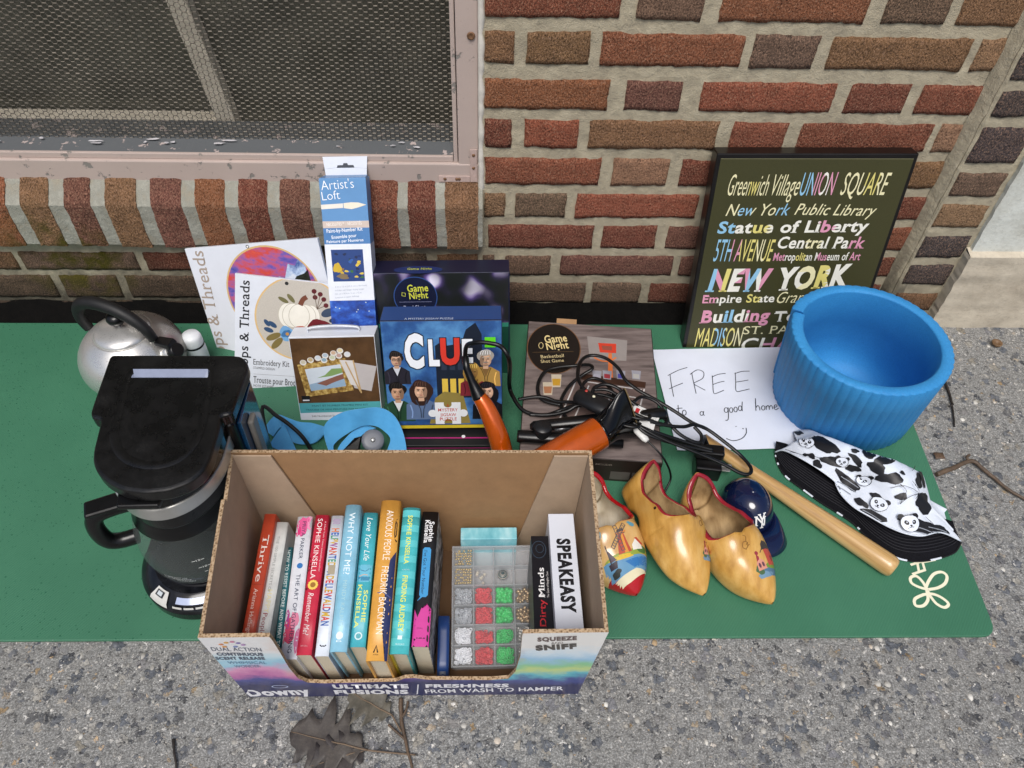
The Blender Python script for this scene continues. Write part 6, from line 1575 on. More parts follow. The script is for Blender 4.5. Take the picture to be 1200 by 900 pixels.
# inner side of the brim: from the upper edge back into the crown and out along the ground
deep = [Vector((p.x+.010, p.y+.020, .018)) for p in cm_]; deep2 = [p.lerp(q, .35)+Vector((0, .018, .004)) for p, q in zip(cl_, cm_)]
cu2 = [p+Vector((0,.0006,-.0022)) for p in cu_]
rows2 = fill(cu2, deep, 5)+fill(deep, deep2, 3)+fill(deep2, cl_, 10)+[cl_]
mb = MB(); mb.grid(rows2)
def ribbed_black():
    m, t, p = newmat('stitched_black_cotton'); v = coords(t)
    f = noisen(t, v, 500, 3); t.links.new(ramp(t, f.outputs[0], [(.3, L('#08080b')), (.7, L('#16161c'))]), p.inputs['Base Color']); p.inputs['Roughness'].default_value = .9
    p.inputs['Specular IOR Level'].default_value = .15; t.links.new(bumpn(t, f.outputs[0], .3, .001), p.inputs['Normal']); return m
mb.build('lining', [ribbed_black()], hat)
mb = MB()
for k in range(1, 8):                            # rows of stitching round the inside of the brim
    ln = rows2[8+k] if 8+k < len(rows2) else cl_
    mb.tube([p+UPZ*.0006 for p in ln], .0007, 5, 0, False)
mb.build('stitching', [mat('black_thread', '#1b1b22', .7)], hat, weld=False)
mb = MB(); mb.tube([p+UPZ*.0006 for p in cu_], .0013, 6); mb.build('brim_edge', [HATW], hat)
mb = MB(); P_ = cl_; RR = random.Random(2); i = 2
mb.tube([p+UPZ*.0004 for p in cl_], .0012, 6); mb.build('brim_edge', [HATK], hat)
mb = MB()
while i < len(P_)-5:
    ln = RR.randint(2, 5); mb.tube([p+UPZ*.0008 for p in P_[i:i+ln]], .0016, 6); i += ln+RR.randint(2, 6)
mb.build('edge_patch', [HATW], hat, weld=False)
bm_ = bmesh.new(); bm_.from_mesh(ho.data); bm_.transform(Matrix.Translation(origin(hat))); bvh_ = BVHTree.FromBMesh(bm_); bm_.free()
pr = Print(h6(600,330,.07), cx, cy, bvh=bvh_, maxlen=.003, reach=.25, base=.0006); pr.step = .00006
HB, HG = '#121216', '#d6dde8'
def hu(x, y): return tuple(pr.uv(900+x/5, 500+y/5))
def hb(x, y, rx, ry, m=HB, seed=1, rot=0, am=.25): 
    c = hu(x, y); k = (Vector(hu(x+10, y))-Vector(c)).length/10; pr.blob(c[0], c[1], rx*k, ry*k, m, seed, -rot, 16, am)
def panda(x, y, r, rot=0):
    co, si = cos(rot), sin(rot); Z = lambda a, b: (x+(a*co-b*si)*r, y+(a*si+b*co)*r)
    for s_ in (-1, 1): hb(*Z(.75*s_, -.78), r*.36, r*.34, HB, 3, 0, .05)
    hb(x, y, r*1.05, r*.98, HB, 2, rot, .04); hb(x, y, r*.98, r*.91, HG, 2, rot, .04)
    for s_ in (-1, 1): hb(*Z(.40*s_, -.10), r*.20, r*.27, HB, 4, rot+.5*s_, .05); hb(*Z(.38*s_, -.14), r*.07, r*.08, HG, 4, 0, .02)
    hb(*Z(0, .24), r*.13, r*.09, HB, 4, rot, .03)
    for s_ in (-1, 1): pr.stroke([hu(*Z(0, .32)), hu(*Z(.10*s_, .46)), hu(*Z(.26*s_, .40))], .0008, HB, 2)
# broad black areas and striped patches of the print
for i, (x, y, rx, ry, rot) in enumerate(((200,105,85,26,-.5),(395,115,40,75,-.6),(540,200,45,18,.8),(430,215,50,34,.2),(505,330,75,30,.9),(600,520,60,34,.6),(690,200,70,28,-.25),(640,240,46,32,.3),(705,300,55,36,.1),(880,440,62,52,.2),(885,320,30,40,.3),(750,400,26,24,0),(620,170,22,24,.4),(540,150,20,12,.5),(590,165,14,18,0),(830,560,95,42,.25),(960,600,80,30,.25),(330,190,20,14,.3),(305,185,14,10,.2),(355,235,26,20,.5),(450,390,40,26,.9),(560,450,34,20,.9),(530,250,36,22,.3),(770,270,16,10,.2),(640,420,40,20,.6),(930,300,20,60,.3))):
    hb(x, y, rx, ry, HB, i+10, rot, .30)
for y0, (xa, ya, xb, yb_) in enumerate(((150,120,235,75),(165,135,240,92),(470,300,560,370),(455,330,545,395),(450,360,520,410),(770,560,900,600),(780,590,910,625),(560,490,640,545),(880,570,1010,610),(900,595,1030,622))):
    pr.stroke([hu(xa, ya), hu((xa+xb)/2, (ya+yb_)/2-4), hu(xb, yb_)], .0011, '#8d939c', 3)
for x, y, r, ro in ((165,140,34,.1),(320,112,34,.3),(475,215,30,.2),(590,325,38,.2),(640,455,40,.6),(770,550,46,-.1)): panda(x, y, r, ro)
for a_ in (((740,330),(770,370),(740,440)), ((800,320),(830,370),(810,410)), ((820,270),(870,255),(905,262)), ((740,440),(790,395),(850,385)), ((700,350),(760,340),(820,380)), ((860,520),(900,560),(915,605)), ((230,165),(300,190),(380,200))): pr.stroke([hu(*q) for q in a_], .0007, HB, 4)
pr.build('panda_print', hat)
# ------------------------------------------------------------------ cardboard box of books
BX = thing('cardboard_box', 'open printed cardboard box with a cut away front, full of books', 'box', (-.085, .46, .0))
B = [Vector((-.292,.361,.001)), Vector((.122,.358,.001)), Vector((.127,.566,.001)), Vector((-.296,.569,.001))]     # floor: front left, front right, back right, back left
T = [Vector((-.285,.334,.238)), Vector((.130,.334,.238)), Vector((.134,.563,.243)), Vector((-.302,.566,.243))]
cen = sum(B+T, Vector())/8; WT = .0042
def wallpts(i, j): return B[i], B[j], T[j], T[i]
def corr_edge():
    m, t, p = newmat('corrugated_edge'); tc = nd(t, "ShaderNodeTexCoord"); 
    n = nd(t, "ShaderNodeTexVoronoi"); n.inputs['Scale'].default_value = 380; t.links.new(tc.outputs['Object'], n.inputs['Vector'])
    t.links.new(ramp(t, n.outputs['Distance'], [(.15, L('#5f4931')), (.4, L('#957a5b')), (.7, L('#b59d7f'))]), p.inputs['Base Color']); p.inputs['Roughness'].default_value = .9; return m
CE = corr_edge(); LINER = mat('white_liner_edge', '#cfc9c0', .7, var=.1)
def cloud_print():
    m, t, p = newmat('cloud_print'); v = coords(t); n = noisen(t, v, 16, 5, .62)
    tc = nd(t, "ShaderNodeTexCoord"); sp = nd(t, "ShaderNodeSeparateXYZ"); t.links.new(tc.outputs['Object'], sp.inputs[0])
    h_ = mth(t, 'ADD', sp.outputs[2], mth(t, 'MULTIPLY', mth(t, 'SUBTRACT', n.outputs[0], .5), .10))
    xx = mth(t, 'ADD', sp.outputs[0], mth(t, 'MULTIPLY', mth(t, 'SUBTRACT', n.outputs[0], .5), .2))
    left = ramp(t, h_, [(.045, L('#23265a')), (.075, L('#4a519c')), (.092, L('#c86fae')), (.118, L('#e79fc6')), (.140, L('#9cd3ea')), (.165, L('#cfeaf4')), (.185, L('#eeeeee'))])
    right = ramp(t, h_, [(.045, L('#23265a')), (.07, L('#414e96')), (.088, L('#5fc0cf')), (.108, L('#cfe08a')), (.125, L('#8fcf9a')), (.15, L('#9fcdec')), (.175, L('#dcecf6')), (.195, L('#efeeea'))])
    midd = ramp(t, h_, [(.06, L('#23265a')), (.085, L('#5a4a90')), (.10, L('#d98aa8')), (.13, L('#e0b08a'))])
    k1 = nd(t, "ShaderNodeMapRange"); t.links.new(xx, k1.inputs[0]); k1.inputs[1].default_value = -.14; k1.inputs[2].default_value = -.04
    k2 = nd(t, "ShaderNodeMapRange"); t.links.new(xx, k2.inputs[0]); k2.inputs[1].default_value = .04; k2.inputs[2].default_value = .13
    t.links.new(mixc(t, k2.outputs[0], mixc(t, k1.outputs[0], left, midd), right), p.inputs['Base Color']); p.inputs['Roughness'].default_value = .32
    p.inputs['Coat Weight'].default_value = .2; return m
CLOUD = cloud_print()
def panel(name, poly, i, j, mats_, parent=BX, out=True):
    """a board with outline poly in (u, v) of wall i-j; u along, v up, both 0..1"""
    b0, b1, t1, t0 = wallpts(i, j)
    def P(u, v, o=0):
        n = (b1-b0).cross(t0-b0).normalized()
        return (b0.lerp(b1, u)).lerp(t0.lerp(t1, u), v)+n*o
    mb = MB(); n = len(poly); f = [P(u, v, 0) for u, v in poly]; k = [P(u, v, -WT) for u, v in poly]
    mb.add(f+k, [tuple(range(n))], 0); mb.add(f+k, [tuple(range(n, 2*n))[::-1]], 1)
    mb.add(f+k, [(q, (q+1) % n, n+(q+1) % n, n+q) for q in range(n)], 2)
    return mb.build(name, mats_, parent, weld=True), P
fo_cut = [(0,0),(1,0),(1,1)]
b0, b1, t1, t0 = wallpts(0, 1)
def fuv(px, py):                                 # picture point -> (u, v) on the front wall
    n = (b1-b0).cross(t0-b0).normalized(); r = ray(px, py); t_ = (b0-CAMC).dot(n)/r.dot(n); p = CAMC+r*t_
    v = (p.z-b0.z)/(t0.z-b0.z); L_, R_ = b0.lerp(t0, v), b1.lerp(t1, v); return ((p-L_).dot(R_-L_)/(R_-L_).length_squared, v)
cut = [fuv(*q) for q in ((612,748),(610,770),(604,788),(596,796),(575,797.5),(500,797),(486,795),(474,795.5),(464,799),(380,801),(360,800),(349,795),(338,782),(328,765),(319,751))]
front = [(0,0),(1,0),(1,1)]+[(cut[0][0], 1)]+cut+[(cut[-1][0]-.002, 1),(0,1)]
fw, FP = panel('front_panel', front, 0, 1, [CLOUD, CARD, CE])
panel('side_panel', [(0,0),(1,0),(1,1),(0,1)], 1, 2, [WHITEC, CARDG, CE])
panel('side_panel', [(0,0),(1,0),(1,.995),(.30,1.0),(.29,.965),(.27,.97),(0,.985)], 3, 0, [WHITEC, CARDG, CE])
panel('back_panel', [(0,0),(1,0),(1,1),(0,1)], 2, 3, [WHITEC, CARD, CE])
mb = MB(); mb.add([q+Vector((0,0,.001)) for q in B]+[q+Vector((0,0,.005)) for q in B], [(3,2,1,0),(4,5,6,7)]); mb.build('bottom_panel', [mat('kraft_card_dark', '#6d5138', .85, var=.1, vs=40)], BX)
for sx_, i in ((1, 3), (-1, 2)):                  # folded corner flaps inside
    mb = MB()
    bq, tq = B[i], T[i]; bd_ = (B[2]-B[3]).normalized()*sx_
    of = Vector((0,-.0062,0)); l0, l1 = (.050, .098) if i == 3 else (.046, .085)
    q = [bq+of+bd_*.005, bq+of+bd_*l1, tq+of+bd_*l0+Vector((0,0,-.002)), tq+of+bd_*.005+Vector((0,0,-.002))]
    mb.add(q+[p+Vector((0,-.0022,0)) for p in q], [(0,1,2,3),(7,6,5,4),(0,4,5,1),(1,5,6,2),(2,6,7,3),(3,7,4,0)])
    mb.build('corner_flap', [CARDG], BX, weld=False)
# printing on the front
nF = (b1-b0).cross(t0-b0).normalized(); bm_ = bmesh.new(); bm_.from_mesh(fw.data); bm_.transform(Matrix.Translation(origin(BX))); fbv = BVHTree.FromBMesh(bm_); bm_.free()
pr = Print(b0, b1-b0, t0-b0, bvh=fbv, maxlen=.03, reach=.03, base=.0003)
WT_ = '#eeeef2'
def pt_(s, x0, y0, x1, y1, hp, col=WT_, **kw): pr.ptext(s, (x0, y0), (x1, y1), (x0, y0-hp), col, **kw)
pt_('Downy', 293, 815.5, 366, 813, 7.5, bold=.05); c = pr.uv(333, 809); 
q = pr.uv(328, 804.5); pr.ring(q.x, q.y, .010, .0065, .0015, '#c9d3ef', 24)
pt_('ULTIMATE', 391, 806.6, 479, 806.2, 4.4, bold=.06); pt_('FUSIONS', 393, 813, 479, 812.6, 4.4, bold=.06)
a, b = pr.uv(489, 813), pr.uv(490, 802); pr.stroke([a, b], .0014, WT_, 0)
pt_('FRESHNESS', 499, 805.6, 596, 805, 3.8, bold=.05); pt_('FROM WASH TO HAMPER', 499, 812, 660, 808.5, 4.2, bold=.02)
GB = '#5a6272'
pt_('DUAL ACTION', 249, 762.5, 307, 763.5, 4.5, GB); pt_('CONTINUOUS', 255, 767.8, 309, 768.5, 3.4, GB, bold=.05); pt_('SCENT RELEASE', 254, 772.6, 311, 773, 3.2, GB, bold=.04); pt_('WHIMSICAL', 268, 777.6, 313, 778, 3, '#6c8ea8'); pt_('WONDER', 276, 782, 306, 782, 3, '#6c8ea8')
for x, y, m in ((259,755,'#d88a5a'),(265,753,'#e0a848'),(272,752,'#c77a9a'),(279,753.5,'#8a7ab5'),(285,755.5,'#b58ac0'),(263,757.5,'#e0a05a'),(276,757.5,'#7a8ac0')):
    q = pr.uv(x, y); pr.ell(q.x, q.y, .0026, .0026, m, n=10)
pt_('SQUEEZE', 630, 753.5, 676, 752, 4.2, '#6a5a58', bold=.05); pt_('AND', 646, 756.5, 660, 756, 2, '#6a5a58'); pt_('SNIFF', 628, 763.5, 676, 761.5, 5.4, '#54504c', bold=.06)
pr.build('front_print', fw)

# ------------------------------------------------------------------ books, spines up
FLZ = .0055
def c1(x, y): return (270+x/3.4615, 560+y/3.4615)
def c2(x, y): return (500+x/3.4636, 560+y/3.4636)
def book(label, q, z, cover, hard=False, left=None, right=None, cat='book', name='book', pages=True, side_over=.003, group=None, zf=None):
    """q: back-left, back-right, front-right, front-left picture corners of the spine at height z"""
    zb = z+.010; zf = z-(.020 if hard else .014)
    bl, br, fr, fl = [gz(*p, h_) for p, h_ in zip(q, (zb, zb, zf, zf))]
    w_ = ((br-bl).length+(fr-fl).length)/2
    c0, c1_ = (fl+fr)/2, (bl+br)/2; V = c1_-c0; l_ = V.length; V.normalize(); U = Vector((V.y, -V.x, 0)).normalized(); N = U.cross(V)
    th = thing(name, label, cat, (c0.x+V.x*l_/2, c0.y+V.y*l_/2, FLZ), group)
    O = c0-U*w_/2; d = zf-FLZ-.002; mats_ = [cover, PAPER]
    F = lambda u, v, n: O+U*u+V*v+N*n
    ov = side_over if hard else 0; ct = .0022 if hard else .0006
    lm, rm = left or cover, right or cover
    mb = MB()
    # spine: gently rounded strip
    rise = .0022 if hard else .0006; rows_ = []
    for k in range(9):
        t_ = k/8; u = w_*t_; hgt = rise*(1-(2*t_-1)**2)-(.0012 if k in (0, 8) else 0)
        rows_.append([F(u, 0, hgt), F(u, l_*.25, hgt+.0001), F(u, l_*.5, hgt-.0001), F(u, l_*.75, hgt), F(u, l_, hgt)])
    mb.grid(rows_, 0, True); mb.grid([[p-N*ct for p in r] for r in rows_], 0, True)
    for e in (0, -1): mb.grid([[r[e] for r in rows_], [r[e]-N*ct for r in rows_]], 0, False)
    sp_ob = mb.build('spine', [cover], th)
    mb = MB(); mb.add([], [])
    Mx = fmat(O, U, V, N)
    mb.box(0, ct, 0, l_, -d, -.0015, 0, Mx); mb.box(w_-ct, w_, 0, l_, -d, -.0015, 1, Mx)
    mb.build('cover_board', [lm, rm], th)
    mb = MB(); ins = .0035 if hard else .0004
    mb.box(ct+.0002, w_-ct-.0002, ins, l_-ins, -d+(.003 if hard else 0), -.003 if hard else -.0012, 0, Mx)
    if pages: mb.build('pages', [PAPER], th)
    pr = Print(O+N*(rise), U, V); pr.w, pr.l = w_, l_
    bm_ = bmesh.new(); bm_.from_mesh(sp_ob.data); bm_.transform(Matrix.Translation(origin(th))); pr.bvh = BVHTree.FromBMesh(bm_); bm_.free()
    pr.maxlen = .005; pr.reach = .03; pr.step = .00002
    return th, pr
def down(pr, s, v0, v1, u, h, m, **kw): pr.text(s, (u, v0*pr.l), (u, v1*pr.l), h, m, **kw)   # reads from the far end to the near end
def paint(c, rough=.38): return mat('cover_'+c.strip('#'), c, rough, var=.13, vs=55)
def q1(*p): return [c1(*a) for a in p]
HZ, PZ = .156, .132
t_, pr = book('orange red book lying furthest left in the box with a pale serif title', q1((137,147),(188,147),(88,690),(36,690)), PZ+.006, paint('#b8442a'))
down(pr, 'Thrive', .83, .47, .0042, .0075, '#efe0d6', serif=.06); down(pr, 'Arianna Huffington', .42, .05, .005, .0050, '#e8cfc2', serif=.04); pr.rect(.001, 0, pr.w-.001, .06*pr.l, '#8e83b8'); pr.stroke([(.001, .45*pr.l), (pr.w-.001, .45*pr.l)], .0006, '#8d2f1c', 0); pr.build('spine_print', t_)
t_, pr = book('pale grey paperback with small grey lettering beside the orange red book', q1((182,180),(236,180),(148,690),(90,690)), PZ-.004, paint('#cfd2cf'))
down(pr, 'THE 100 SIMPLE SECRETS OF', .88, .42, .006, .0034, '#8d918f'); down(pr, 'HAPPY', .44, .26, .006, .006, '#d8cf9a'); down(pr, 'People', .26, .09, .0055, .0055, '#8e2a3a', serif=.04); pr.build('spine_print', t_)
t_, pr = book('thin teal paperback sunk low between two white books', q1((226,282),(254,282),(205,700),(176,700)), PZ-.028, paint('#2f6f78'))
down(pr, 'HOW TO RESIST BEFORE AND WHAT TO', .97, .02, .0022, .0042, '#d9e6e4', bold=.02); pr.build('spine_print', t_)
t_, pr = book('white paperback with magenta ink blots on its spine', q1((272,156),(335,158),(266,742),(204,732)), PZ+.008, paint('#d4d6dc'))
for u, v, a_, b_, m, sd in ((.45,.93,.006,.016,'#d2558a',1),(.9,.96,.004,.010,'#e08aae',2),(.15,.89,.003,.008,'#c9306f',7),(.3,.18,.006,.018,'#d8456a',3),(.6,.25,.004,.012,'#e58aa6',4),(.15,.26,.003,.010,'#b03f8a',5),(.85,.12,.003,.012,'#d97aa0',6)): pr.blob(u*pr.w, v*pr.l, a_, b_, m, sd, 0, 16, .3)
down(pr, 'PRIYA PARKER', .96, .68, .0075, .0046, '#23304e'); down(pr, 'THE ART OF GATHERING', .57, .04, .0075, .0048, '#23304e'); pr.ell(.010, .63*pr.l, .0035, .0035, '#2f6fb0'); pr.build('spine_print', t_)
t_, pr = book('red paperback with white script and a small sunflower on its spine', q1((345,150),(402,152),(326,723),(268,716)), PZ+.010, paint('#c02a42'))
down(pr, 'SOPHIE KINSELLA', .97, .52, .0040, .0062, '#f0e2e0'); down(pr, 'Remember Me?', .42, .13, .0045, .0068, '#f0e2e0', shear=.25); down(pr, 'A New York Times bestselling author', .95, .57, .0128, .0020, '#e8bcc0')
for k in range(12): pr.ell(.0085+.0045*cos(k*pi/6), .475*pr.l+.0045*sin(k*pi/6), .0017, .0017, '#e8c95a', n=8)
pr.ell(.0085, .475*pr.l, .0032, .0032, '#9a6a2a'); pr.text('BAN DELL', (.004, .055*pr.l), (.012, .055*pr.l), .0018, '#e0a0a6')
pr.blob(.001, .62*pr.l, .002, .010, '#6b1420', 3); pr.blob(.001, .50*pr.l, .002, .010, '#6b1420', 5); pr.build('spine_print', t_)
t_, pr = book('white paperback with many coloured letters and a cream label on its spine', q1((411,153),(460,155),(398,726),(342,722)), PZ+.009, paint('#cdd4de'))
COLS = ['#c8662a','#2f5aa8','#3f8f6a','#c8a02a','#8a3f8a','#c83f3a']
down(pr, 'HELPWANTED', .90, .615, .0028, .0092, [COLS[i % 6] for i in range(10)], bold=.03); down(pr, 'ADELLEWALDMAN', .58, .20, .0028, .0092, [COLS[(i*2+1) % 6] for i in range(13)], bold=.03)
pr.rect(.0035, .555*pr.l, .012, .625*pr.l, '#a59a84')
for k in range(4): pr.rect(.003, (.935+.011*k)*pr.l, .012, (.941+.011*k)*pr.l, '#a88fb0')
pr.stroke([(.0045,.072*pr.l),(.0065,.063*pr.l),(.008,.066*pr.l),(.0095,.063*pr.l),(.0115,.072*pr.l)], .0012, '#2a2a30', 2); pr.build('spine_print', t_)
t_, pr = book('pale blue hardback with tall white capitals on its spine', q1((467,110),(532,113),(470,710),(404,704)), HZ+.006, paint('#86bbd2', .3), True)
down(pr, 'WHY NOT ME?', .94, .50, .0062, .0076, '#e2eef2'); down(pr, 'MINDY KALING', .46, .16, .0072, .0050, '#a3c9cf'); pr.ell(pr.w/2, .10*pr.l, .004, .0045, '#dcebf0'); pr.text('B', (pr.w/2-.003, .06*pr.l), (pr.w/2+.003, .06*pr.l), .002, '#dcebf0'); pr.build('spine_print', t_)
t_, pr = book('turquoise paperback with white script and a tiny sea picture on its spine', q1((541,142),(598,142),(548,688),(482,686)), PZ+.014, paint('#41a6b5'))
down(pr, 'Love Your Life', .96, .62, .0058, .0072, '#e6f0ee', shear=.3); pr.rect(.001, .46*pr.l, pr.w-.001, .59*pr.l, '#69b6cf'); pr.rect(.002, .47*pr.l, pr.w-.003, .50*pr.l, '#3f86a8'); pr.stroke([(.003,.50*pr.l),(.008,.515*pr.l),(.013,.51*pr.l)], .001, '#c9a890', 2); pr.stroke([(.004,.55*pr.l),(.010,.54*pr.l),(.014,.56*pr.l)], .001, '#3f7a9a', 2)
down(pr, 'SOPHIE', .40, .17, .0103, .0050, '#d8e27a', bold=.02); down(pr, 'KINSELLA', .44, .13, .0030, .0050, '#d8e27a', bold=.02); pr.ell(pr.w*.5, .075*pr.l, .0045, .0045, '#cfe6ea'); pr.ell(pr.w*.5, .075*pr.l, .003, .003, '#5fa9b4'); pr.build('spine_print', t_)
t_, pr = book('thick golden yellow hardback with a navy shape running down its spine', q1((611,92),(694,95),(634,746),(552,742)), HZ+.010, paint('#d29a44', .34), True)
pr.poly([(pr.w*.98, 0), (pr.w*.98, .66*pr.l), (pr.w*.72, .60*pr.l), (pr.w*.62, .50*pr.l), (pr.w*.80, .34*pr.l), (pr.w*.60, .20*pr.l), (pr.w*.86, .12*pr.l), (pr.w*.86, 0)], '#27305a'); pr.blob(pr.w*.93, .80*pr.l, .003, .016, '#3a2a1c', 4, 0, 16, .1); pr.stroke([(pr.w*.25,.395*pr.l),(pr.w*.5,.40*pr.l),(pr.w*.98,.36*pr.l)], .0010, '#4b5488', 0); pr.stroke([(pr.w*.35,.37*pr.l),(pr.w*.98,.33*pr.l)], .0008, '#4b5488', 0)
down(pr, 'ANXIOUS PEOPLE', .93, .60, .0085, .0086, '#f0e4d2'); down(pr, 'FREDRIK BACKMAN', .56, .15, .0085, .0086, '#f0e4d2'); pr.stroke([(.008,.045*pr.l),(.0105,.085*pr.l),(.0125,.045*pr.l)], .0016, '#221a14', 0); pr.text('ATRIA', (.0075,.03*pr.l), (.0135,.03*pr.l), .0016, '#3a2a1c'); pr.build('spine_print', t_)
t_, pr = book('teal striped hardback with yellow capitals on its spine and yellow page edging', q1((701,122),(772,124),(722,718),(645,714)), HZ+.002, paint('#46adb2', .3), True, left=paint('#c9b52e'), right=paint('#46adb2', .3))
for k in range(9): pr.rect(.0006, (.05+.11*k)*pr.l, pr.w-.0006, (.10+.11*k)*pr.l, '#58bcc0')
down(pr, 'SOPHIE KINSELLA', .94, .59, .0075, .0058, '#d8de62', bold=.02); down(pr, 'FINDING AUDREY', .51, .14, .0075, .0062, '#d8de62', bold=.02); pr.text('A NOVEL', (.006,.545*pr.l), (.015,.545*pr.l), .0018, '#bcd8d6'); pr.rect(.008, .09*pr.l, .013, .115*pr.l, '#d8ecec'); pr.text('DELACORTE', (.006,.055*pr.l), (.016,.055*pr.l), .0018, '#cfe6e6'); pr.build('spine_print', t_)
BKC = floss_mat('black_swirl_cover', [(.42, L('#101012')), (.5, L('#c9c9cc')), (.58, L('#121214'))], 45, 3, (1,1,1), 0)
t_, pr = book('black and hot pink paperback with a blue speech bubble on its spine', q1((781,137),(843,139),(806,690),(732,682)), PZ+.016, paint('#131315'), right=BKC)
pr.poly([(.0005,0),(pr.w-.0005,0),(pr.w-.0005,.26*pr.l),(pr.w*.85,.22*pr.l),(pr.w*.72,.30*pr.l),(pr.w*.6,.21*pr.l),(pr.w*.42,.27*pr.l),(pr.w*.22,.20*pr.l),(.0005,.26*pr.l)], '#c83f92'); pr.rect(.0005, .055*pr.l, pr.w-.0005, .062*pr.l, '#1a1014')
bub = [(.22,.36),(.30,.345),(.62,.345),(.72,.36),(.72,.70),(.62,.715),(.32,.715),(.22,.70)]; pr.poly([(a_*pr.w, b_*pr.l) for a_, b_ in bub], '#3f93c9'); pr.poly([(.30*pr.w,.35*pr.l),(.12*pr.w,.315*pr.l),(.45*pr.w,.35*pr.l)], '#3f93c9')
down(pr, "I've Got Your Number", .69, .365, .0062, .0042, '#12202c'); down(pr, 'Sophie', .92, .76, .0105, .0058, '#e6e6e6', bold=.02); down(pr, 'Kinsella', .93, .75, .0048, .0058, '#e6e6e6', bold=.02); pr.text('DIAL', (.005,.12*pr.l), (.012,.12*pr.l), .002, '#7a2a5a'); pr.build('spine_print', t_)
t_, pr = book('thin navy blue notebook lying low beside the bead organizer', q1((843,560),(888,560),(884,806),(838,806)), .058, paint('#1c3a70'), cat='notebook', name='notebook')
pr.rect(.001, .0, pr.w-.001, .006, '#1a2a4a'); pr.build('spine_print', t_)

# boxed games and teal notebook
def q2(*p): return [c2(*a) for a in p]
def slab_box(name, label, q, z, m, cat, sidem=None):
    bl, br, fr, fl = [gz(*p, z) for p in q]; c0, c1_ = (fl+fr)/2, (bl+br)/2; V = c1_-c0; l_ = V.length; V.normalize(); U = Vector((V.y, -V.x, 0)); w_ = ((br-bl).length+(fr-fl).length)/2
    O = c0-U*w_/2; th = thing(name, label, cat, (c0.x+V.x*l_/2, c0.y+V.y*l_/2, FLZ)); mb = MB(); block(mb, O, U, V, UPZ, w_, l_, z-FLZ); mb.build('carton', [m], th, bevel=.0008)
    pr = Print(O, U, V); pr.w, pr.l = w_, l_; return th, pr, O, U, V
t_, pr, O, U, V = slab_box('game_box', 'white card game box with bold black stencil lettering standing on edge in the book box', q2((490,146),(598,144),(637,626),(529,632)), .168, mat('white_game_carton', '#cfd3dc', .35, var=.03), 'game box')
down(pr, 'SPEAKEASY', .77, .15, pr.w*.28, pr.w*.50, '#17171a', bold=.05)
for k in range(9): pr.rect(pr.w*.20, (.165+.0685*k)*pr.l, pr.w*.85, (.168+.0685*k)*pr.l, mat('white_game_carton', '#cfd3dc', .35, var=.03)) if k % 2 else None
pr.build('carton_print', t_)
t_, pr, O, U, V = slab_box('game_box', 'black game box with red and white serif lettering standing between bead organizer and white box', q2((424,236),(496,234),(519,640),(437,642)), .150, mat('black_game_carton', '#141317', .35, var=.15), 'game box')
down(pr, 'Minds', .36, .66, pr.w*.62, pr.w*.34, '#e6e4e2', serif=.05, bold=.01); down(pr, 'Dirty', .08, .34, pr.w*.62, pr.w*.34, '#b3252c', serif=.05, bold=.01); down(pr, 'The Game of Naughty Clues', .36, .62, pr.w*.84, .0026, '#c9c4c0'); pr.ring(pr.w*.4, .85*pr.l, .009, .012, .0006, '#3a4a5a', 24); pr.ring(pr.w*.45, .86*pr.l, .005, .006, .0005, '#3a4a5a', 16); pr.build('carton_print', t_)
a, b = gy(540, 619, .549), gy(605.5, 617, .549)
nb = thing('notebook', 'small pale teal notebook standing against the back of the book box', 'notebook', ((a.x+b.x)/2, .545, FLZ))
mb = MB(); zt = (a.z+b.z)/2; mb.box(a.x, b.x, .531, .549, FLZ, zt); mb.build('cover', [floss_mat('teal_wash_cover', [(.3, L('#4f9fae')), (.5, L('#7fc0cb')), (.7, L('#b9dfe4'))], 18, 2, (2,1,1), 0)], nb, bevel=.001)

# ------------------------------------------------------------------ bead organizer
OZ = .030
OZF, OZB = .036, .078
bl, br, fr, fl = gz(528,641,OZB), gz(628,638,OZB), gz(629,779,OZF), gz(531,783,OZF)
c0, c1_ = (fl+fr)/2, (bl+br)/2; V = c1_-c0; ol = V.length; V.normalize(); U = Vector((V.y, -V.x, 0)).normalized(); ON = U.cross(V); ow = ((br-bl).length+(fr-fl).length)/2
O = c0-U*ow/2-ON*.0235
og = thing('bead_organizer', 'clear plastic organizer box with compartments of gold, red, green and white beads', 'organizer', O+U*ow/2+V*ol/2)
CLR = glass_mat('clear_plastic', L('#c9ced2'), .05, .15)
FROST = glass_mat('frosted_plastic', L('#e3e6e9'), .22, .35)
def OB(mb, x0, x1, y0, y1, z0, z1, mi=0):
    mb.box(x0, x1, y0, y1, z0, z1, mi, fmat(O, U, V, ON))
H_ = .0220
mb = MB(); OB(mb, 0, ow, 0, ol, 0, .0014); OB(mb, 0, .0016, 0, ol, .0014, H_); OB(mb, ow-.0016, ow, 0, ol, .0014, H_); OB(mb, .0016, ow-.0016, 0, .0016, .0014, H_); OB(mb, .0016, ow-.0016, ol-.0016, ol, .0014, H_)
mb.build('tray', [FROST], og, weld=False)
NCX, NCY = 4, 6; colx = [.0016+(ow-.0032)*k/NCX for k in range(NCX+1)]; rowy = [.0016+(ol-.0032)*k/NCY for k in range(NCY+1)]
mb = MB()
for k in range(1, NCX): OB(mb, colx[k]-.0006, colx[k]+.0006, .002, ol-.002, .0015, H_-.0004)
for k in range(1, NCY):
    for i in range(NCX): OB(mb, colx[i]+.0008, colx[i+1]-.0008, rowy[k]-.0006, rowy[k]+.0006, .0015, H_-.0005)
mb.build('divider', [FROST], og, weld=False)
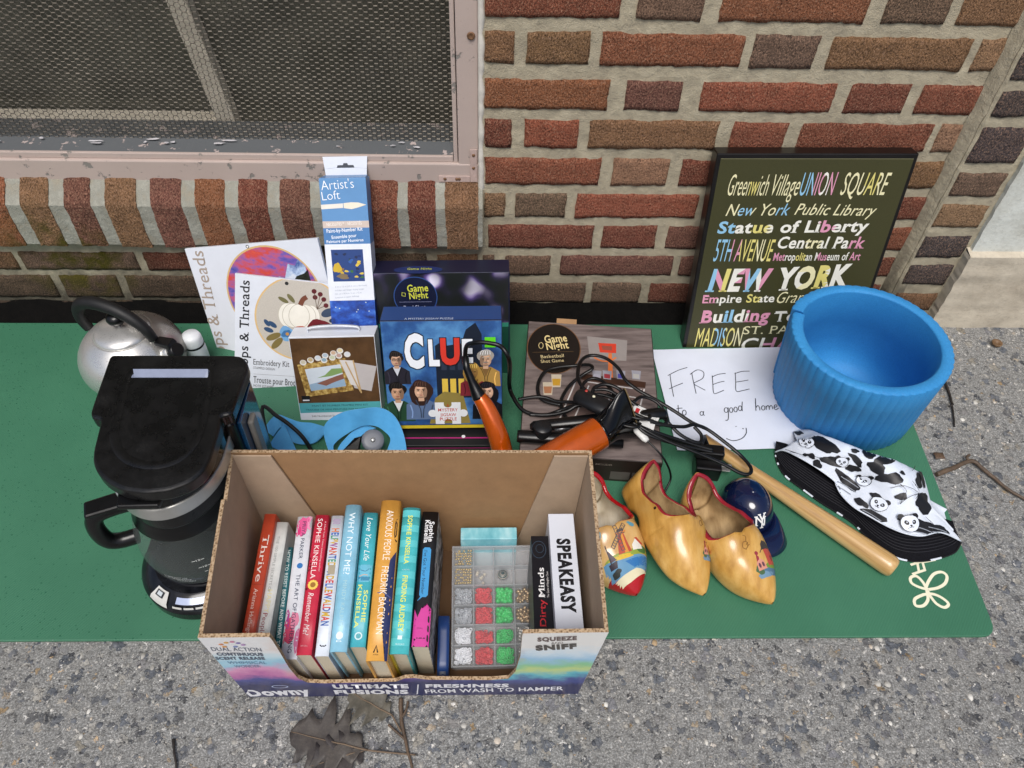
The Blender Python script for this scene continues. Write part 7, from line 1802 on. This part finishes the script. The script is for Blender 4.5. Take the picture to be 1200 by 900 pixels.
mb = MB(); OB(mb, -.0005, ow+.0005, -.0005, ol+.0005, H_+.0003, H_+.0015); OB(mb, .004, ow-.004, -.003, -.0006, H_-.008, H_+.001)
mb.build('lid', [CLR], og, bevel=.0005)
def bead_mats():
    d = {}
    d['gold'] = mat('gold_bead', '#cdb478', .25, .55, var=.1); d['bronze'] = mat('bronze_bead', '#b59a74', .25, .55, var=.2); d['silver'] = mat('silver_bead', '#bdbab4', .25, .55, var=.1)
    d['red'] = mat('red_bead', '#c8383f', .35, var=.12, vs=90); d['green'] = mat('green_bead', '#27b356', .35, var=.15, vs=90); d['white'] = mat('white_bead', '#dfe1e6', .35, var=.06); d['clear'] = mat('clear_bead', '#a9adb3', .1, var=.2, vs=90); d['cream'] = mat('cream_bead', '#c9bfae', .4)
    return d
BM = bead_mats(); RB_ = random.Random(9)
def ballmesh(mb, c, r):
    rows_ = [[c+Vector((r*cos(ph)*cos(a), r*cos(ph)*sin(a), r*sin(ph))) for a in [2*pi*k/9 for k in range(9)]] for ph in [radians(x) for x in (-60,-25,10,42,70,89)]]
    mb.grid(rows_, 0, True, closed_u=True)
def ringbead(mb, c, r):
    ax_ = Vector((RB_.uniform(-.6,.6), RB_.uniform(-.6,.6), 1)).normalized(); a_ = ax_.orthogonal().normalized(); b_ = ax_.cross(a_)
    rows_ = []
    for i in range(10):
        a = 2*pi*i/10; d = a_*cos(a)+b_*sin(a); rows_.append([c+d*(r*.66+r*.34*cos(k*pi/3))+ax_*(r*.34*sin(k*pi/3)) for k in range(6)])
    mb.grid(rows_, 0, True, closed_u=True, closed_v=True)
PILES = {}
def fillc(i, j, kind, n, r, shape, part=1.0, h0=.007):
    mb = PILES.setdefault(kind, MB()); x0, x1, y0, y1 = colx[i]+.0012+r, colx[i+1]-.0012-r, rowy[j]+.0012+r, rowy[j+1]-.0012-r
    for _ in range(n):
        x = RB_.uniform(x0, x1); y = RB_.uniform(y0, y0+(y1-y0)*part); z = RB_.uniform(h0, H_-r-.0010)
        c = O+U*x+V*y+ON*z; (ballmesh if shape == 'b' else ringbead)(mb, c, r)
def rowballs(i, j, kind, r, nx=7, ny=6):
    mb = PILES.setdefault(kind, MB())
    for a in range(nx):
        for b_ in range(ny):
            x = colx[i]+.002+(colx[i+1]-colx[i]-.004)*(a+.5+.3*(b_ % 2))/(nx+.3); y = rowy[j]+.002+(rowy[j+1]-rowy[j]-.004)*(b_+.5)/ny
            if RB_.random() < .12: continue
            ballmesh(mb, O+U*(x+RB_.uniform(-.0004,.0004))+V*(y+RB_.uniform(-.0004,.0004))+ON*(H_-r-.0012-RB_.random()*.0015), r)
rowballs(0, 5, 'gold', .0016); rowballs(0, 4, 'gold', .0016)
fillc(0, 3, 'clear', 101, .0026, 'r'); fillc(0, 2, 'clear', 101, .0026, 'r'); fillc(0, 1, 'white', 87, .0026, 'r'); fillc(0, 0, 'white', 108, .0026, 'r')
fillc(1, 4, 'cream', 6, .0022, 'b', h0=.008); fillc(1, 3, 'red', 116, .0030, 'r'); fillc(1, 2, 'red', 130, .0030, 'r'); fillc(1, 1, 'red', 87, .0026, 'r', .75); fillc(1, 0, 'red', 130, .0026, 'r')
fillc(2, 3, 'green', 116, .0034, 'b'); fillc(2, 2, 'green', 116, .0034, 'b'); fillc(2, 1, 'green', 101, .0028, 'r', .8); fillc(2, 0, 'green', 130, .0028, 'r')
fillc(3, 3, 'bronze', 40, .0028, 'b'); fillc(3, 2, 'bronze', 50, .0028, 'b'); fillc(3, 1, 'silver', 45, .0026, 'b'); fillc(3, 0, 'silver', 45, .0026, 'b')
BL_ = {'gold': 'tiny round gold beads in two compartments at the far left of the organizer', 'bronze': 'round bronze beads in the right hand column of the organizer', 'silver': 'round silver beads at the near end of the right hand column of the organizer',
 'red': 'red ring beads filling four compartments of the organizer', 'green': 'bright green beads filling four compartments of the organizer', 'white': 'white ring beads in the near left compartments of the organizer', 'clear': 'clear ring beads in the middle left compartments of the organizer', 'cream': 'a few cream beads in an almost empty organizer compartment'}
for kind, mb in PILES.items():
    o = mb.build(kind+'_beads', [BM[kind]], None, weld=False); tag(o, BL_[kind], 'beads', None, 'stuff')
# striped charm in one compartment
cc = O+U*(colx[2]+.012)+V*(rowy[4]+.014)+ON*(H_-.006)
chm = thing('enamel_charm', 'small dark striped charm alone in an organizer compartment', 'charm', cc-ON*.004)
mb = MB(); mb.lathe([(0,-.004),(.004,-.0036),(.0072,0),(.0062,.0026),(.0035,.0040),(.0004,.0044)], 16, Matrix.Translation(cc)); mb.build('body', [mat('dark_teal_enamel', '#1d3a3c', .2, var=.5, vs=300)], chm)
mb = MB()
for k in range(3): mb.lathe([(.0066-.0018*k,.0012+.0012*k),(.0070-.0018*k,.0018+.0012*k),(.0062-.0018*k,.0024+.0012*k)], 16, Matrix.Translation(cc))
mb.build('stripe', [BM['cream']], chm, weld=False)

# ------------------------------------------------------------------ leaves, twigs, nut
def leafmat(name, a, b): 
    m, t, p = newmat(name); v = coords(t); n = noisen(t, v, 40, 5, .65); f = noisen(t, v, 250, 3)
    t.links.new(mixc(t, .3, ramp(t, n.outputs[0], [(.3, L(a)), (.7, L(b))]), ramp(t, f.outputs[0], [(.3, L(a)), (.7, L(b))])), p.inputs['Base Color']); p.inputs['Roughness'].default_value = .55
    t.links.new(bumpn(t, f.outputs[0], .4, .001), p.inputs['Normal']); return m
def d3(x, y, z=.004): return gz(220+x/2.4, 720+y/2.4, z)
def oak_leaf(label, base, tip, wd, m, seed, curl_=.010, stem=None):
    R_ = random.Random(seed); b_, t_ = d3(*base), d3(*tip); d = t_-b_; d.z = 0; l_ = d.length; d.normalize(); s_ = Vector((-d.y, d.x, 0))
    th = thing('oak_leaf', label, 'leaf', (b_+t_)/2-Vector((0,0,.003)))
    prof = [(0,.02),(.06,.05),(.12,.30),(.17,.36),(.21,.24),(.26,.24),(.32,.60),(.37,.76),(.41,.72),(.44,.40),(.49,.34),(.56,.72),(.61,.88),(.66,.74),(.68,.42),(.73,.34),(.79,.48),(.85,.54),(.87,.34),(.93,.22),(1.0,.02)]
    L_, R__ = [], []
    P = lambda u, w_: b_+d*(u*l_)+s_*(w_*wd)+UPZ*(.0015+curl_*(abs(w_)**1.5)*.8+curl_*.6*u*u+.003*noise.noise(Vector((u*5, w_*3, seed))))
    rows_ = []
    for u, w_ in prof:
        k1, k2 = w_*R_.uniform(.85,1.15), w_*R_.uniform(.85,1.15); o1, o2 = R_.uniform(-.015,.02), R_.uniform(-.015,.02)
        rows_.append([P(u+o1, k1), P(u+o1*.6, k1*.6), P(u, k1*.25), P(u, 0)-UPZ*.0008, P(u, -k2*.25), P(u+o2*.6, -k2*.6), P(u+o2, -k2)])
    mb = MB(); mb.grid(rows_); mb.build('blade', [m], th, solid=.0005, subsurf=0)
    mb = MB(); mb.tube([P(u, 0)+UPZ*.0006 for u in [i/10 for i in range(11)]], [.0012-.0008*i/10 for i in range(11)], 6)
    if stem: mb.tube(bez([P(0,0)]+[d3(*q) for q in stem], 5), .0011, 6)
    mb.build('midrib', [mat('leaf_rib', '#6b5a48', .6)], th)
LV1, LV2 = leafmat('dry_brown_leaf', '#2f2b2a', '#565049'), leafmat('dry_olive_leaf', '#3a3830', '#676154')
oak_leaf('dark brown dry oak leaf with pointed lobes in front of the book box', (505,383,.006), (290,330,.010), .058, LV1, 4, .003, [(560,388,.005),(640,395,.003)])
oak_leaf('dark grey brown oak leaf lying lower, its lobes pointing down', (505,380,.004), (345,430,.006), .040, leafmat('dark_grey_leaf', '#262323', '#4a4441'), 9, .006)
oak_leaf('olive grey oak leaf curled against the front of the book box', (575,285,.006), (455,215,.016), .040, LV2, 6, .012, [(600,330,.005)])
def twig(label, pts, r, m, side=()):
    P_ = bez([gz(*q) for q in pts], 6); th = thing('twig', label, 'twig', Vector((P_[len(P_)//2].x, P_[len(P_)//2].y, 0))); n = len(P_)
    mb = MB(); mb.tube([p+Vector((.0008*noise.noise(p*90), .0008*noise.noise(p*70), 0)) for p in P_], [r*(1-.5*i/n)*(1+.18*noise.noise(p*140)) for i, p in enumerate(P_)], 8)
    for s_ in side: mb.tube(bez([gz(*q) for q in s_], 5), r*.55, 6)
    mb.build('stick', [m], th)
TW = leafmat('bark', '#33291f', '#6b5744'); TWD = leafmat('wet_bark', '#161413', '#37302a')
twig('thin reddish brown twig beside the oak leaves below the book box', [(470,818,.006),(470,840,.005),(474,862,.004),(478,880,.004),(484,902,.004)], .0028, TW, [[(474,866,.004),(465,858,.005),(455,849,.006)], [(470,842,.005),(476,832,.006),(478,822,.006)]])
twig('slender black twig lying right of the blue foam ring', [(1101,432,.003),(1108,448,.004),(1114,466,.004),(1117,482,.004),(1118.5,500,.003)], .0026, TWD, [[(1114,470,.004),(1117,474,.006),(1112,476,.005)]])
twig('brown crooked twig lying at the right edge of the mat', [(1098,556,.006),(1118,548,.007),(1138,540,.008),(1150,548,.007),(1166,561,.006),(1182,574,.006),(1203,586,.005)], .0042, TW, [[(1136,541,.008),(1133,536,.010),(1136,533,.009)]])
twig('short dark twig standing on the pavement at the lower left', [(203,866,.003),(204,878,.004),(207,905,.003)], .0022, TWD)
np_ = gz(1167, 404, .003); nu = thing('acorn_cap', 'small brown acorn cap on the pavement near the stone base', 'acorn cap', (np_.x, np_.y, 0))
mb = MB(); mb.lathe([(0,.002),(.005,.002),(.0085,.005),(.0095,.009),(.0082,.010),(.0060,.007),(.0005,.005)], 20, Matrix.Translation((np_.x, np_.y, 0))); mb.build('cup', [leafmat('acorn_brown', '#4f3b28', '#8a6a48')], nu)
np_ = gz(1100, 535, .003); nu = thing('leaf_scrap', 'crumpled brown scrap of leaf at the right edge of the mat', 'leaf scrap', (np_.x, np_.y, 0))
mb = MB(); mb.grid([[np_+Vector((.004*(i-2)*(1+.3*noise.noise(Vector((i, j, 1)))), .004*(j-1.5), .002+.004*abs(noise.noise(Vector((i*.7, j*.7, 3)))))) for i in range(5)] for j in range(4)]); mb.build('blade', [leafmat('acorn_brown2', '#3f3024', '#6f5640')], nu, solid=.0006)
